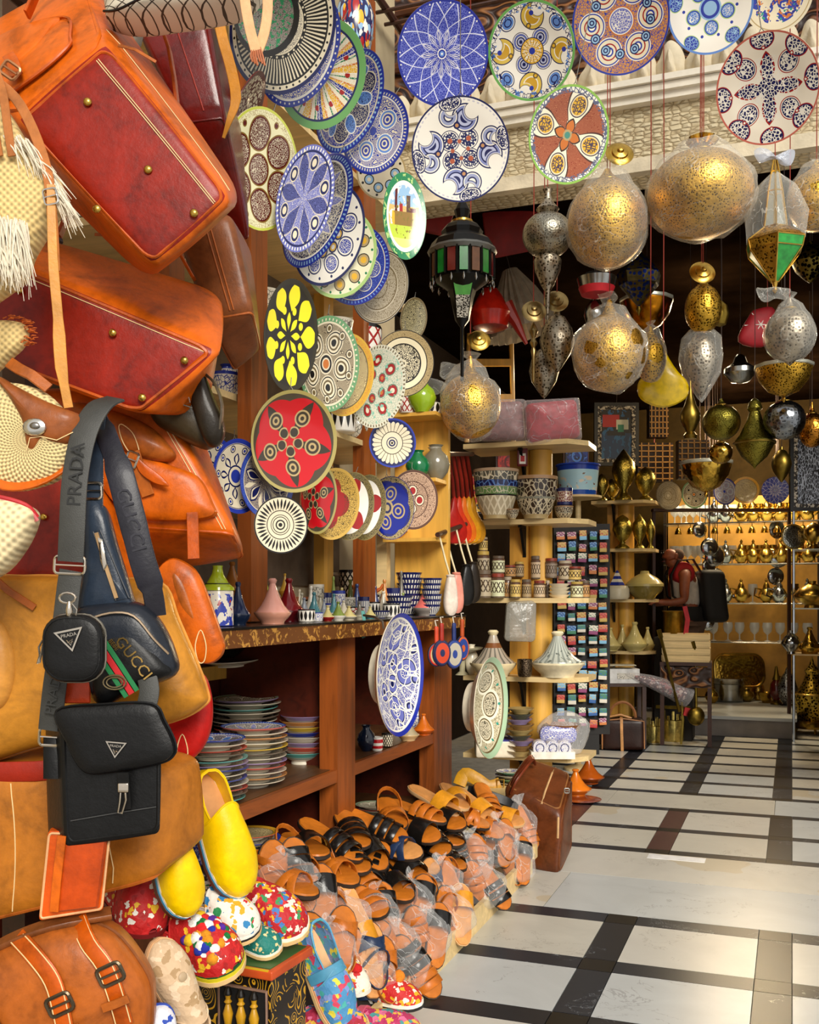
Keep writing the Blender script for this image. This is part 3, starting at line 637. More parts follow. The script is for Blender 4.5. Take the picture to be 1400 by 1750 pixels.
PL = [ # label, px,py,w,h,d,pat,side,pitch,dep,deep,roll,back
 ('dark speckled bowl hung over the black and white spoked plate', 450, 25, 112, 140, 2.62, 'pebble', 1, 14, .1, .2, 0, BK),
 ('large black and cream spoked plate behind strap of quilted bag', 478, 42, 182, 240, 2.72, 'grey', 1, 14, .08, 0, 0, BK),
 ('blue swirled plate tucked behind the black and cream spoked plate', 503, 78, 142, 206, 2.86, 'bluer', 1, 14, .1, 0, 0, BKB),
 ('green rimmed plate painted with yellow and blue wedge panels', 546, 125, 150, 192, 2.98, 'panel', 1, 14, .08, 0, 10, BKG),
 ('blue plate with six patterned medallions beside green rimmed wedge plate', 590, 170, 116, 180, 3.12, 'med6', 1, 13, .1, 0, 0, BKB),
 ('blue plate with scrolled circles at the end of its row', 637, 224, 114, 146, 3.3, 'swirl', 1, 12, .1, 0, 20, BKB),
 ('cream plate with dark red woven circles and yellow rim', 441, 290, 128, 212, 2.7, 'redcirc', 1, -8, .05, 0, 12, BK),
 ('red and cream plate seen edge on beside the dark red tote', 405, 203, 40, 172, 2.68, 'redcream', 1, 0, .1, 0, 0, M('#5a1414', .2)),
 ('deep blue and white oval dish with petal tracery', 519, 340, 92, 192, 2.78, 'dish1', 1, 14, .08, 0, 9, BKB),
 ('blue star patterned plate behind the deep blue dish', 533, 356, 120, 196, 2.92, 'dish2', 1, 14, .1, 0, 8, BKB),
 ('white plate with blue bird like medallions and navy rim', 556, 400, 124, 174, 3.04, 'birds', 1, 12, .08, 0, 5, BK),
 ('cream and yellow plate with pale green rim in the fan', 577, 432, 126, 154, 3.16, 'greeny', 1, 10, .08, 0, 0, BKG),
 ('dark blue plate with fine white lines behind green rimmed one', 604, 452, 118, 138, 3.28, 'dkblue', 1, 10, .08, 0, 0, BKB),
 ('beige speckled ring plate under the oval scenic plate', 646, 490, 98, 126, 3.42, 'speck', 1, 10, .08, 0, 0, BK),
 ('cream plate with dark motifs behind the oval scenic plate', 652, 296, 86, 92, 3.62, 'creamdk', 1, 0, .08, 0, 0, BK),
 ('bright yellow flower bowl with black outlines', 492, 574, 92, 193, 2.72, 'yellow', 1, -5, .06, .2, -4, M('#2a2418', .2)),
 ('beige arabesque plate with green rim beside the yellow bowl', 556, 622, 104, 164, 2.98, 'arab', 1, -4, .08, 0, 0, BKG),
 ('yellow rimmed brown scrollwork plate in the middle fan', 585, 640, 98, 142, 3.1, 'yell2', 1, 4, .08, 0, 0, BK),
 ('white plate with red flowers and green leaves', 640, 660, 96, 142, 3.22, 'redflo', 1, 6, .08, 0, 0, BK),
 ('round beige plate with black speckled centre and black rim', 688, 621, 104, 114, 3.45, 'beige', 1, 4, .06, 0, 0, BK),
 ('small olive scrollwork oval plate behind the beige speckled ones', 704, 545, 46, 74, 3.62, 'oval2', 1, 0, .08, 0, 0, BK),
 ('large glossy red bowl with dark metal filigree', 494, 754, 146, 174, 2.66, 'red', 1, 3, .05, .2, 0, M('#5a4a2a', .3)),
 ('cream plate with fan segments and small ringed centre', 670, 757, 80, 84, 3.36, 'fanb', 1, -6, .06, 0, 0, BKB),
 ('blue rimmed plate with six pointed petal star', 451, 822, 92, 130, 2.66, 'blst', 1, -8, .1, 0, 15, BKB),
 ('navy and cream flower plate overlapped by the petal star plate', 402, 814, 88, 128, 2.6, 'blfl', 1, -8, .1, 0, 0, BKB),
 ('navy and cream plate half hidden behind the orange satchel', 360, 806, 84, 118, 2.55, 'blfl', 1, -8, .1, 0, 30, BKB),
 ('small black and cream sunburst plate under the red bowl', 479, 897, 92, 98, 2.62, 'radk', 1, -6, .05, 0, 0, BK),
 ('red bowl with bright glaze tucked under the red filigree bowl', 534, 852, 64, 120, 2.95, 'red', 1, 3, .05, .2, 40, M('#a01818', .12)),
 ('gold rimmed red bowl in the lower row of bowls', 562, 860, 88, 122, 2.86, 'gold', 1, 5, .05, .2, 0, BRASSY),
 ('second gold and white bowl in the lower row', 592, 864, 78, 116, 2.96, 'whitered', 1, 5, .05, .2, 20, DKM),
 ('red panelled metal rimmed bowl in the lower row', 618, 866, 66, 112, 3.06, 'whitered', 1, 5, .05, .2, 80, DKM),
 ('dark blue bowl with gold tracery in the lower row', 661, 868, 80, 108, 3.18, 'dbowl', 1, 3, .05, .2, 0, DKM),
 ('brown patterned plate at the end of the lower row', 704, 854, 84, 102, 3.34, 'brown', 1, 3, .06, 0, 0, BK),
 ('round cobalt plate with white lotus tracery', 755, 92, 155, 184, 3.7, 'lotus', 1, 0, .06, 0, 0, BKB),
 ('white plate with yellow paisleys and green rim', 910, 87, 148, 174, 3.75, 'paisy', -1, 0, .06, 0, 0, BKG),
 ('white paisley plate with a thin navy rim', 787, 256, 168, 182, 3.62, 'paisw', -1, 0, .06, 0, 0, BKB),
 ('brown and cream cross pattern plate with lime rim', 969, 231, 137, 171, 3.72, 'cross', 1, 0, .06, 0, 0, BKG),
 ('blue and orange plate with spiral medallions', 1062, 36, 166, 190, 3.7, 'spiral', -1, 0, .06, 0, 0, BKB),
 ('white plate with blue flower sprays and green edging', 1214, 14, 156, 162, 3.7, 'wflow', -1, 0, .06, 0, 0, BK),
 ('cream plate with blue and orange painted figures', 1330, -8, 146, 132, 3.8, 'figure', -1, 0, .06, 0, 0, BK),
 ('white plate with red and navy cross motif', 1314, 151, 178, 196, 3.55, 'redblue', -1, 0, .06, 0, 0, BK),
]
REL = dict(pebble=7, grey=7, bluer=7, panel=7, med6=8, swirl=8, redcirc=-9, redcream=0, dish1=12, dish2=10, birds=8, greeny=7, dkblue=6, speck=7, yellow=-7, arab=-3, yell2=2, redflo=4, beige=3, gold=4, whitered=4, blst=-3, blfl=-3)
HK = M('#9a968c', .35, 1, name='wire')
for L in PL:
    lab, px, py, w, h, d, pt, sd_, pit, dep, deep, rl, bk = L
    pit = math.degrees(math.atan((HZ-py)/FP))+REL.get(pt, 0)
    if pt in ('pebble', 'redcirc', 'redcream', 'dish1', 'creamdk', 'yellow', 'oval2', 'fanb', 'blst', 'radk') or (pt == 'red' and deep > .2 and w > 100): SEP = [(Matrix.Translation((0, 0, -50)), .1)]
    ovl = {'dish1': 28, 'yellow': 30}.get(pt, False)
    if ovl: pit = math.degrees(math.atan((HZ-py)/FP))*.8
    if px > 730: SEP = None
    o = plate(lab, px, py, w, h, d, pa[pt], sd_, pit, dep, deep, rl, bk, oval=ovl, sep=SEP, name='bowl' if deep >= .15 else 'plate', cat='bowl' if deep >= .15 else 'plate')
    hk = MB(); hk.tube([(-.12, .04, .9), (0, .1, 1.07), (.12, .04, .9)], .012, 5); hk.tube([(0, .1, 1.07), (0, .1, 1.25 if px < 730 else (4.36-o.location.z)/o.scale.x)], .01, 5)
    k = link('hanging_wire', hk.mesh('hanging_wire', HK), o)
o = plate('oval plate painted with a yellow kasbah landscape, green rim', 690, 371, 74, 150, 3.42, pa['scene'], 1, 0, .09, 0, 0, BKG, oval=True)
o = plate('large blue and white dish standing out from the cabinet post', 657, 1152, 82, 209, 3.5, pa['bigblue'], 1, 0, .1, .28, 0, CREAM, name='dish', cat='dish')
o = plate('green rimmed cream dish hanging on the cabinet end post', 811, 1208, 60, 172, 4.3, pa['greend'], 1, 0, .1, .34, 0, CREAM, name='dish', cat='dish')
# overhead bars that carry the plates and lanterns
tl = Th('overhead_trellis', 'dark overhead bars above the hanging plates and lanterns', 'trellis', WM((0, 0, 0)), 1)
for k in range(16): tl.part('bar', MB().tube([(-2.05, 3.3+k*.12, 4.37), (1.6, 3.3+k*.12, 4.37)], .01, 6), W_DARK)
for x in (-2.0, -.8, .4, 1.55): tl.part('bearer', MB().tube([(x, 3.2, 4.39), (x, 5.44, 4.39)], .02, 8), W_DARK)
# ------------------------------------------------------------ leather and straw bags
TAN = leather('#c45a0a'); TAN2 = leather('#b24c06'); RED_SHADE = leather('#841805', .4); REDB = leather('#8a1f0c', .5); OCH = leather('#b87a24', .6); OCH2 = leather('#a8651c', .55); BRN = leather('#7a4420', .5)  # red of the duffel undersides has their downward shade mixed into its colour
DRED = leather('#5e0f0a', .45, .22, .5); CAM = leather('#c98a3c', .7); SAD = leather('#a5561c', .5); PALE = leather('#d9a878', .8)
def hexabag(th, cx, cy, fr, bk, dep, rho=.25, bulge=.03, y0=0):
    """fr/bk: TL,TR,BR,BL photo pixels of near and far faces; dep = px depth (number or 4)"""
    de = dep if isinstance(dep, (list, tuple)) else [dep]*4
    f = [Vector((x-cx, y0, cy-y)) for x, y in fr]; b = [Vector((x-cx, e+y0, cy-y)) for (x, y), e in zip(bk, de)]
    cor = [f[3], f[0], b[3], b[0], f[2], f[1], b[2], b[1]]
    return cor
def px3(cx, cy, pts, y=0): return [((p[0]-cx), (p[2] if len(p) > 2 else y), (cy-p[1])) for p in pts]
def px2(cx, cy, pts): return [(p[0]-cx, cy-p[1]) for p in pts]
def studs(th, cx, cy, pts, r=5, y=-2, parent=None):
    for p in pts: th.part('stud', MB().ball((p[0]-cx, p[2] if len(p) > 2 else y, cy-p[1]), r, 12, 0, (1, .6, 1)), BRASSY, parent)
def facepath(mb, fn, n=24): return [tuple(fn(i/n)) for i in range(n)]
def piping(th, mb, face, mat, r=3, ins=.9, cr=.3, parent=None, name='piping'):
    """closed welt around one face of a hexa: face axis/side"""
    ax, sd = face; pts = []
    for a, b in rrect(2*ins, 2*ins, cr, 5):
        p = [0, 0, 0]; p[ax] = sd; o = [i for i in range(3) if i != ax]; p[o[0]] = a; p[o[1]] = b
        pts.append(tuple(mb.sp(*p)))
    return th.part(name, MB().tube(pts, r, 6, True), mat, parent)
def buckle(th, x, z, w, h, y, rot=0, mat=STEEL, parent=None, r=2):
    c, s_ = cos(rad(rot)), sin(rad(rot))
    pts = [(x+a*c+b*s_, y, z-a*s_+b*c) for a, b in rrect(w, h, min(w, h)*.22, 3)]
    mb = MB().tube(pts, r, 6, True); mb.tube([(x-w*.5*c, y, z+w*.5*s_), (x+w*.5*c, y-r, z-w*.5*s_)], r*.7, 5)
    return th.part('buckle', mb, mat, parent)
# --- top duffel, red base towards the passage, its underside shade coloured in
cx, cy = 220, 220; t = thing('duffel_bag', 'tan leather duffel hung high with shade-tinted red base and brass feet', 'bag', cx, cy, 1.98)
mb = MB(); mb.hexa(hexabag(t, cx, cy, [(28, 205), (180, 70), (396, 340), (262, 458)], [(-250, -40), (62, -215), (385, 262), (200, 420)], [260, 260, 190, 190]), .2, 8, 4, .05, 0, [1, 1, 0, 1, 1, 1])
body = t.part('body', mb, [RED_SHADE, TAN])
piping(t, mb, (2, 1), TAN, 4.5, .93, .25); piping(t, mb, (1, -1), TAN2, 3, .95, .2)
for u in (.66, .70): t.part('stitching', MB().tube([tuple(mb.sp(u, -1, w, .012)) for w in [-.9+i*.18 for i in range(11)]], .9, 5), THREAD, body)
t.part('stitching', MB().tube([tuple(mb.sp(1, -.55, w, .012)) for w in [-.9+i*.18 for i in range(11)]], .9, 5), THREAD, body)
studs(t, cx, cy, [(152, 178), (255, 293), (168, 360), (333, 367)], 7.5, -8)
gx, gz = -115/34225*150, 145/34225*150
def wp1(x, y, z): return (x, y+((x+115)*gx+(z-78)*gz)*1.0-6, z)
po = smooth(px2(cx, cy, [(74, -30), (104, 38), (108, 62), (78, 98), (32, 131), (-30, 160), (-90, 120), (-60, -30)]), 5)
p = t.part('pocket', MB().pillow(po, 46, 5, 3.2, warp=wp1), TAN)
t.part('pocket_edge', MB().tube([wp1(x*1.0, -14, z) for x, z in po], 3, 6, True), TAN2, p)
fo = smooth(px2(cx, cy, [(58, -40), (56, 8), (36, 44), (0, 76), (-40, 90), (-80, 60), (-80, -40)]), 5)
t.part('pocket_flap', MB().pillow(fo, 62, 5, 3.4, warp=wp1), TAN, p)
mb2 = MB().strap([wp1(*q) for q in px3(cx, cy, [(-15, 55, -36), (3, 80, -38), (12, 98, -36), (24, 122, -34)])], 22, 4, (1, 0, .5)); t.part('pocket_strap', mb2, TAN2, p)
buckle(t, 16-cx, cy-118, 30, 24, 4, 35, M('#a8744c', .3, .6), p, 3)
t.part('lace', MB().strap(px3(cx, cy, [(205, 83, -10), (235, 93, -16), (270, 113, -14)]), 5, 2, (0, 0, 1)), SAD)
t.part('handle', MB().strap(px3(cx, cy, smooth([(-10, -60, 150), (30, -140, 160), (120, -150, 170), (230, -60, 190), (262, 120, 200)], 4, False)), 26, 6, (0, 1, 0)), TAN2)
# --- second duffel, base red deepened for the shade underneath
cx, cy = 200, 550; t = thing('duffel_bag', 'glossy tan duffel hung on its side with shade-tinted red base below the highest one', 'bag', cx, cy, 2.14)
mb = MB(); mb.hexa(hexabag(t, cx, cy, [(-60, 416), (385, 604), (242, 712), (-110, 580)], [(-60, 330), (352, 448), (330, 690), (-100, 560)], 150), .22, 8, 4, .05, 0, [1, 1, 0, 1, 1, 1])
body = t.part('body', mb, [RED_SHADE, TAN])
piping(t, mb, (1, -1), TAN2, 4, .93, .16)
t.part('stitching', MB().tube([tuple(mb.sp(u, -1, .84, .012)) for u in [-.9+i*.18 for i in range(11)]], .9, 5), THREAD, body)
studs(t, cx, cy, [(195, 571), (317, 618), (245, 681), (36, 498)], 7, -9)
t.part('lace', MB().strap(px3(cx, cy, [(153, 390, 30), (190, 396, 18), (224, 411, 8)]), 5, 2, (0, 0, 1)), SAD)
t.part('handle', MB().strap(px3(cx, cy, smooth([(60, 360, 120), (100, 300, 130), (230, 330, 150), (300, 430, 150)], 4, False)), 22, 6, (0, 1, 0)), TAN2)
# --- third: satchel with buckled pocket
cx, cy = 260, 820; t = thing('satchel', 'orange tan satchel with buckled front pocket beside the blue plates', 'bag', cx, cy, 2.3)
mb = MB(); mb.hexa(hexabag(t, cx, cy, [(60, 665), (272, 680), (404, 912), (190, 896)], [(90, 640), (300, 672), (398, 948), (240, 974)], 140), .18, 8, 4, .05)
body = t.part('body', mb, TAN)
for w in (.8, .86): t.part('stitching', MB().tube([tuple(mb.sp(w, -1, z, .012)) for z in [-.95+i*.19 for i in range(11)]], .9, 5), THREAD, body)
piping(t, mb, (2, -1), TAN2, 3, .94, .18)
po = smooth(px2(cx, cy, [(150, 745), (200, 762), (282, 792), (340, 815), (366, 860), (368, 884), (300, 892), (230, 884), (185, 845), (160, 790)]), 5)
p = t.part('pocket', MB().pillow(po, 44, 5, 3.2, M=Matrix.Translation((0, -8, 0))), TAN)
fo = smooth(px2(cx, cy, [(135, 690), (205, 706), (258, 730), (290, 760), (303, 780), (284, 792), (246, 787), (200, 765), (155, 732), (128, 705)]), 5)
t.part('pocket_flap', MB().pillow(fo, 66, 5, 3.0, M=Matrix.Translation((0, -8, 0))), SAD, p)
t.part('stitching', MB().tube([(x, -42, z) for x, z in smooth(px2(cx, cy, [(215, 737), (222, 733), (240, 750), (250, 785), (236, 782), (222, 762)]), 5)], .9, 5, True), THREAD, p)
t.part('pocket_strap', MB().strap(px3(cx, cy, [(240, 778, -46), (250, 815, -40), (262, 850, -34)]), 22, 5), SAD, p)
t.part('strap_tip', MB().pillow(smooth(px2(cx, cy, [(242, 785), (262, 800), (290, 822), (300, 836), (280, 833), (258, 820), (246, 805)]), 4), 6, 3, 3, M=Matrix.Translation((0, -46, 0))), TAN2, p)
buckle(t, 238-cx, cy-792, 18, 26, -48, 20, STEEL, p)
# --- dark red duffel end seen between the straw bags
cx, cy = 40, 900; t = thing('duffel_bag', 'dark red duffel end between round straw bag and mustard bag', 'bag', cx, cy, 2.2)
mb = MB(); mb.hexa(hexabag(t, cx, cy, [(-90, 735), (110, 800), (200, 1010), (-90, 1000)], [(-80, 700), (150, 770), (240, 985), (-80, 990)], 110), .2, 6, 3, .04, 0, [1, 1, 0, 1, 1, 1]); t.part('body', mb, [REDB, TAN])
piping(t, mb, (2, 1), TAN, 4, .93, .2); studs(t, cx, cy, [(77, 884)], 6, -8)
# --- mustard bag
cx, cy = 150, 1130; t = thing('shoulder_bag', 'mustard yellow leather bag behind the black bags', 'bag', cx, cy, 2.1)
o = smooth(px2(cx, cy, [(-130, 1010), (40, 985), (180, 990), (275, 996), (306, 1060), (352, 1172), (348, 1206), (275, 1238), (100, 1268), (-130, 1300)]), 5)
b = t.part('body', MB().pillow(o, 120, 7, 3.2), OCH)
t.part('piping', MB().tube([(x, 0, z) for x, z in o], 3, 6, True), CAM, b)
p = t.part('pocket', MB().pillow(smooth(px2(cx, cy, [(-90, 1040), (10, 1052), (40, 1085), (50, 1140), (36, 1195), (0, 1212), (-90, 1215)]), 5), 60, 5, 3, M=Matrix.Translation((0, -48, 0))), CAM)
t.part('zip', MB().strap(px3(cx, cy, [(10, 985, -60), (40, 1010, -66), (82, 1038, -62)]), 12, 4, (.4, 0, 1)), SAD)
t.part('zip_pull', MB().tube(px3(cx, cy, [(-5, 1040, -82), (5, 1056, -84), (14, 1064, -82)]), 3, 6), M('#4a3c26', .3, .8))
# --- hanging leather flaps (backs of two small bags)
for nm, lab, pts, m_, dd, sw in (('saddle_bag', 'orange leather saddle flap with a carved leaf motif', [(268, 985), (290, 955), (320, 962), (345, 990), (380, 1085), (384, 1112), (370, 1130), (348, 1134), (320, 1118), (285, 1060)], TAN, 2.24, (347, 1076)),
                                 ('saddle_bag', 'bright red leather saddle flap under the mustard bag', [(265, 1200), (300, 1170), (345, 1150), (362, 1190), (362, 1240), (348, 1278), (318, 1305), (288, 1310), (268, 1290)], leather('#b3120c', .7), 2.22, (316, 1252))):
    cx, cy = 320, 1100; t = thing(nm, lab, 'bag', cx, cy, dd)
    o = smooth(px2(cx, cy, pts), 5); b = t.part('flap', MB().pillow(o, 40, 5, 3.5), m_)
    t.part('stitching', MB().tube([(x*.0+sx*1, -20, z) for sx, z in smooth(px2(cx, cy, [(sw[0], sw[1]), (sw[0]+9, sw[1]+25), (sw[0]+7, sw[1]+50), (sw[0], sw[1]+56), (sw[0]-6, sw[1]+48), (sw[0]-9, sw[1]+25)]), 4)], 1, 5, True), THREAD, b)
    c0 = (sum(p[0] for p in o)/len(o), sum(p[1] for p in o)/len(o))
    t.part('edge_stitching', MB().tube([(c0[0]+(x-c0[0])*.93, -9, c0[1]+(z-c0[1])*.93) for x, z in o], .8, 5, True), THREAD, b)
    if m_ is TAN: t.part('carving', MB().pillow(smooth(px2(cx, cy, [(300, 980), (318, 1000), (334, 1045), (336, 1062), (316, 1040), (304, 1010)]), 4), 4, 3, 2, M=Matrix.Translation((0, -19, 0))), SAD, b)
    t.part('strap', MB().strap(px3(cx, cy, [(330, pts[1][1], 5), (325, pts[1][1]-70, 20), (318, pts[1][1]-130, 40)]), 20, 5), TAN2)
# --- ochre duffel, low
cx, cy = 120, 1450; t = thing('duffel_bag', 'ochre leather duffel with stitched side bands under black messenger bag', 'bag', cx, cy, 2.05)
mb = MB(); mb.hexa(hexabag(t, cx, cy, [(-120, 1330), (262, 1322), (270, 1506), (-120, 1606)], [(-110, 1290), (318, 1300), (330, 1470), (-110, 1560)], 130), .28, 8, 4, .05); b = t.part('body', mb, OCH2)
for uu in (-.42, -.28):
    t.part('stitching', MB().tube([tuple(mb.sp(uu+.06*(1-w*w), -1, w, .01)) for w in [-.9+.18*i for i in range(11)]], 1, 5), THREAD, b)
t.part('stitching', MB().tube(px3(cx, cy, [(190, 1440, -14), (198, 1480, -14), (196, 1506, -12)]), 1, 5), THREAD, b)
piping(t, mb, (2, -1), SAD, 4, .94, .2)
t.part('top_band', MB().strap(px3(cx, cy, [(-60, 1322, 10), (60, 1318, 0), (150, 1312, 10)]), 34, 6, (0, 0, 1)), REDB)
# --- satchel on the floor corner
cx, cy = 120, 1690; t = thing('satchel', 'brown leather satchel with three buckled straps near the beige slipper', 'bag', cx, cy, 1.9)
o = smooth(px2(cx, cy, [(-120, 1660), (0, 1612), (100, 1572), (185, 1582), (240, 1640), (262, 1700), (240, 1800), (100, 1850), (-120, 1850)]), 5)
b = t.part('body', MB().pillow(o, 150, 8, 3.4), SAD); t.part('edge', MB().tube([(x, -8, z) for x, z in o], 3.5, 6, True), BRN, b)
t.part('flap_fold', MB().strap(px3(cx, cy, smooth([(-60, 1650, -20), (20, 1600, -30), (100, 1570, -30), (190, 1560, 0)], 4, False)), 30, 10, (0, 1, .3)), BRN)
for k, (pts, bx, by) in enumerate((([(45, 1588, -40), (90, 1612, -74), (118, 1645, -82), (132, 1690, -84), (146, 1760, -84)], 132, 1682), ([(140, 1563, -20), (170, 1590, -62), (200, 1622, -74), (218, 1665, -76), (232, 1722, -70)], 212, 1636), ([(-40, 1650, -40), (0, 1695, -78), (20, 1735, -84), (26, 1770, -84)], 14, 1722))):
    s_ = t.part('strap', MB().strap(px3(cx, cy, smooth(pts, 4, False)), 30, 5, (1, 0, .6)), TAN2)
    for sg in (-1, 1): t.part('strap_stitching', MB().tube([(x+sg*11, y-3.5, z+sg*6) for x, y, z in px3(cx, cy, smooth(pts, 4, False))], 1.0, 5), THREAD, s_)
    buckle(t, bx-cx, cy-by, 40, 30, -88 if k != 1 else -80, -25, M('#5a5040', .35, .8), s_, 3.5)
    t.part('keeper', MB().strap(px3(cx, cy, [(bx-10, by+52, -88), (bx+10, by+44, -92), (bx+32, by+36, -88)]), 14, 5, (0, 0, 1)), SAD, s_)
# --- upright totes at the back
cx, cy = 330, 180; t = thing('tote_bag', 'deep red glossy leather tote hanging behind the top duffel', 'bag', cx, cy, 2.42)
mb = MB(); mb.hexa(hexabag(t, cx, cy, [(215, 10), (352, 20), (384, 192), (310, 204)], [(240, 10), (380, 30), (408, 372), (330, 350)], 140), .2, 7, 4, .05); b = t.part('body', mb, DRED)
t.part('seam', MB().tube([tuple(mb.sp(.1, -1, z, .01)) for z in [-.9+.18*i for i in range(11)]], 1.5, 5), REDB, b); piping(t, mb, (2, -1), DRED, 2.5, .93, .2)
t.part('strap', MB().strap(px3(cx, cy, smooth([(372, -10, 0), (380, 60, -14), (396, 120, -10), (404, 170, -4), (392, 210, -4), (382, 236, 0)], 3, False)), [18]*10+[15, 13, 10, 8, 6, 5], 4), leather('#b5761c', .8))
cx, cy = 370, 480; t = thing('tote_bag', 'brown leather bucket tote hanging beside the wooden post', 'bag', cx, cy, 2.36)
mb = MB(); mb.hexa(hexabag(t, cx, cy, [(292, 372), (394, 362), (434, 532), (352, 544)], [(300, 360), (410, 380), (428, 566), (380, 612)], 130), .24, 7, 4, .06); b = t.part('body', mb, BRN)
for u in (.05, .2): t.part('seam', MB().tube([tuple(mb.sp(u, -1, z, .01)) for z in [-.9+.18*i for i in range(11)]], 1.5, 5), SAD, b)
piping(t, mb, (2, -1), SAD, 2.5, .93, .2)
cx, cy = 335, 700; t = thing('handbag', 'black olive leather handbag with carved flap beside patterned jars', 'bag', cx, cy, 2.3)
b = t.part('body', MB().pillow(smooth(px2(cx, cy, [(262, 700), (300, 665), (345, 650), (366, 700), (374, 748), (350, 768), (300, 745), (268, 725)]), 5), 90, 6, 2.8), leather('#3a3020', .6))
t.part('flap', MB().pillow(smooth(px2(cx, cy, [(322, 655), (345, 640), (368, 690), (384, 735), (376, 765), (356, 766), (336, 720)]), 5), 50, 5, 3, M=Matrix.Translation((6, -34, 0))), leather('#241d14', .6), b)
t.part('strap', MB().strap(px3(cx, cy, smooth([(345, 640, -30), (372, 660, -40), (388, 700, -46), (384, 742, -46)], 3, False)), 14, 4, (0, 1, 0)), leather('#4a4030', .6))
t.part('emblem', MB().tube(px3(cx, cy, [(326, 690, -64), (334, 684, -64), (338, 700, -64), (328, 704, -64), (342, 708, -62)]), 1.5, 5), STEEL)
# --- quilted bag and belt ends at the top
cx, cy = 310, 10
def quilt():
    n = NT('quilted_canvas'); x, y, z = n.sep(n.coord('Object'))
    a = (((x*34+z*60).frac()-.5).abs().gt(.44)).max(((x*34-z*60).frac()-.5).abs().gt(.44))
    return n.fin(n.mix(a, lin('#cfc7b4'), lin('#3a3229')), .6)
t = thing('quilted_bag', 'cream quilted bag with black lattice lines and black trim', 'bag', cx, cy, 2.05)
b = t.part('body', MB().pillow(smooth(px2(cx, cy, [(184, 30), (196, 44), (230, 47), (300, 38), (380, 26), (438, 8), (440, -60), (200, -60)]), 5), 110, 6, 3), quilt())
t.part('trim', MB().strap(px3(cx, cy, smooth([(196, -30, -50), (205, 2, -58), (260, 12, -60), (350, 6, -60), (436, -6, -40)], 4, False)), 13, 4, (0, 0, 1)), BLK, b)
t.part('gusset', MB().tube(px3(cx, cy, smooth([(186, 36, -30), (215, 44, -48), (260, 30, -58), (300, 26, -60)], 4, False)), 2.2, 5), BLK, b)
t.part('belt_loop', MB().strap(px3(cx, cy, smooth([(425, -20, -60), (428, 30, -64), (436, 80, -62), (446, 118, -58)], 4, False)), 17, 4), PALE)
t.part('belt_loop', MB().strap(px3(cx, cy, smooth([(462, -20, -46), (464, 40, -46), (458, 85, -48), (447, 118, -52)], 4, False)), 17, 4), PALE)
mb = MB()
for k in range(6): mb.tube(px3(cx, cy, [(440+k*2.6, 112, -58), (438+k*4, 128, -60), (441+k*4, 136+(k % 3)*3, -58)]), 1.8, 5)
t.part('belt_fringe', mb, M('#a8603a', .7))
cx, cy = 212, 50; t = thing('canvas_bag', 'grey folded canvas bag under the quilted one', 'bag', cx, cy, 2.26)
t.part('body', MB().pillow(smooth(px2(cx, cy, [(190, -20), (240, -20), (245, 40), (230, 92), (210, 84), (192, 30)]), 4), 50, 5, 2.6).jig(2.5, .12), M('#8f8a7c', .8, bump=.2)); t.part('strap', MB().strap(px3(cx, cy, [(205, 20, -26), (212, 60, -28), (222, 90, -24)]), 8, 4), M('#5a5444', .8))
# --- straw bag with wool fringe
STRW = weave('#dcc080', 210); 
cx, cy = 40, 320; t = thing('straw_bag', 'woven straw bag with long cream wool fringe', 'bag', cx, cy, 1.9)
o = smooth(px2(cx, cy, [(-70, 170), (0, 175), (52, 250), (98, 300), (110, 345), (84, 392), (55, 440), (30, 490), (-70, 510)]), 5)
b = t.part('body', MB().pillow(o, 90, 6, 3), STRW)
def fringe(t, cx, cy, roots, ln, dr, n, seed, mat, y=-30, name='fringe', rr=1.1):
    r_ = random.Random(seed); mb = MB()
    for i in range(n):
        f = i/(n-1)*(len(roots)-1); k = min(int(f), len(roots)-2); f -= k
        x = roots[k][0]+(roots[k+1][0]-roots[k][0])*f-cx+r_.uniform(-5, 5); z = cy-(roots[k][1]+(roots[k+1][1]-roots[k][1])*f)+r_.uniform(-5, 5)
        L = ln*r_.uniform(.7, 1.2); dx = dr[0]+r_.uniform(-.25, .25); dz = dr[1]+r_.uniform(-.2, .2); yy = y+r_.uniform(-16, 16)
        mb.tube([(x, yy, z), (x+dx*L*.5+r_.uniform(-2, 2), yy-6, z+dz*L*.45), (x+dx*L*.9+r_.uniform(-4, 4), yy-5, z+dz*L)], [rr*1.3, rr, rr*.4], 4)
    o = t.part(name, mb, mat); o['kind'] = 'stuff'; return o
WOOL = M('#e6dcc6', .9, 0, .12, 30, name='wool')
fringe(t, cx, cy, [(30, 250), (60, 262), (85, 300), (100, 330), (110, 350)], 62, (.55, -.85), 190, 1, WOOL, -36)
fringe(t, cx, cy, [(-20, 340), (10, 380), (40, 400), (60, 400)], 90, (.15, -1), 200, 2, WOOL, -48)
fringe(t, cx, cy, [(-20, 420), (20, 440), (45, 450)], 55, (.3, -1), 90, 3, WOOL, -48)
t.part('strap', MB().strap(px3(cx, cy, smooth([(0, 150, -30), (40, 185, -36), (72, 240, -44), (98, 310, -52), (106, 360, -56), (110, 420, -54), (112, 480, -52)], 3, False)), 17, 4), leather('#b06a34', .6))
for px_ in (0, 22): t.part('handle', MB().strap(px3(cx, cy, smooth([(px_-16, 140, -30), (px_+4, 190, -50), (px_+14, 250, -56), (px_+20, 290, -54)], 3, False)), 14, 4), leather('#b06a34', .6))
t.part('long_strap', MB().strap(px3(cx, cy, smooth([(108, 340, -60), (110, 420, -60), (112, 480, -58), (118, 560, -54), (122, 640, -50), (132, 705, -44)], 3, False)), [14]*3+[15]*3+[16]*4+[20]*3+[15]*3, 4, (1, .2, 0)), CAM)
buckle(t, 108-cx, cy-360, 22, 26, -62, -12, STEEL)
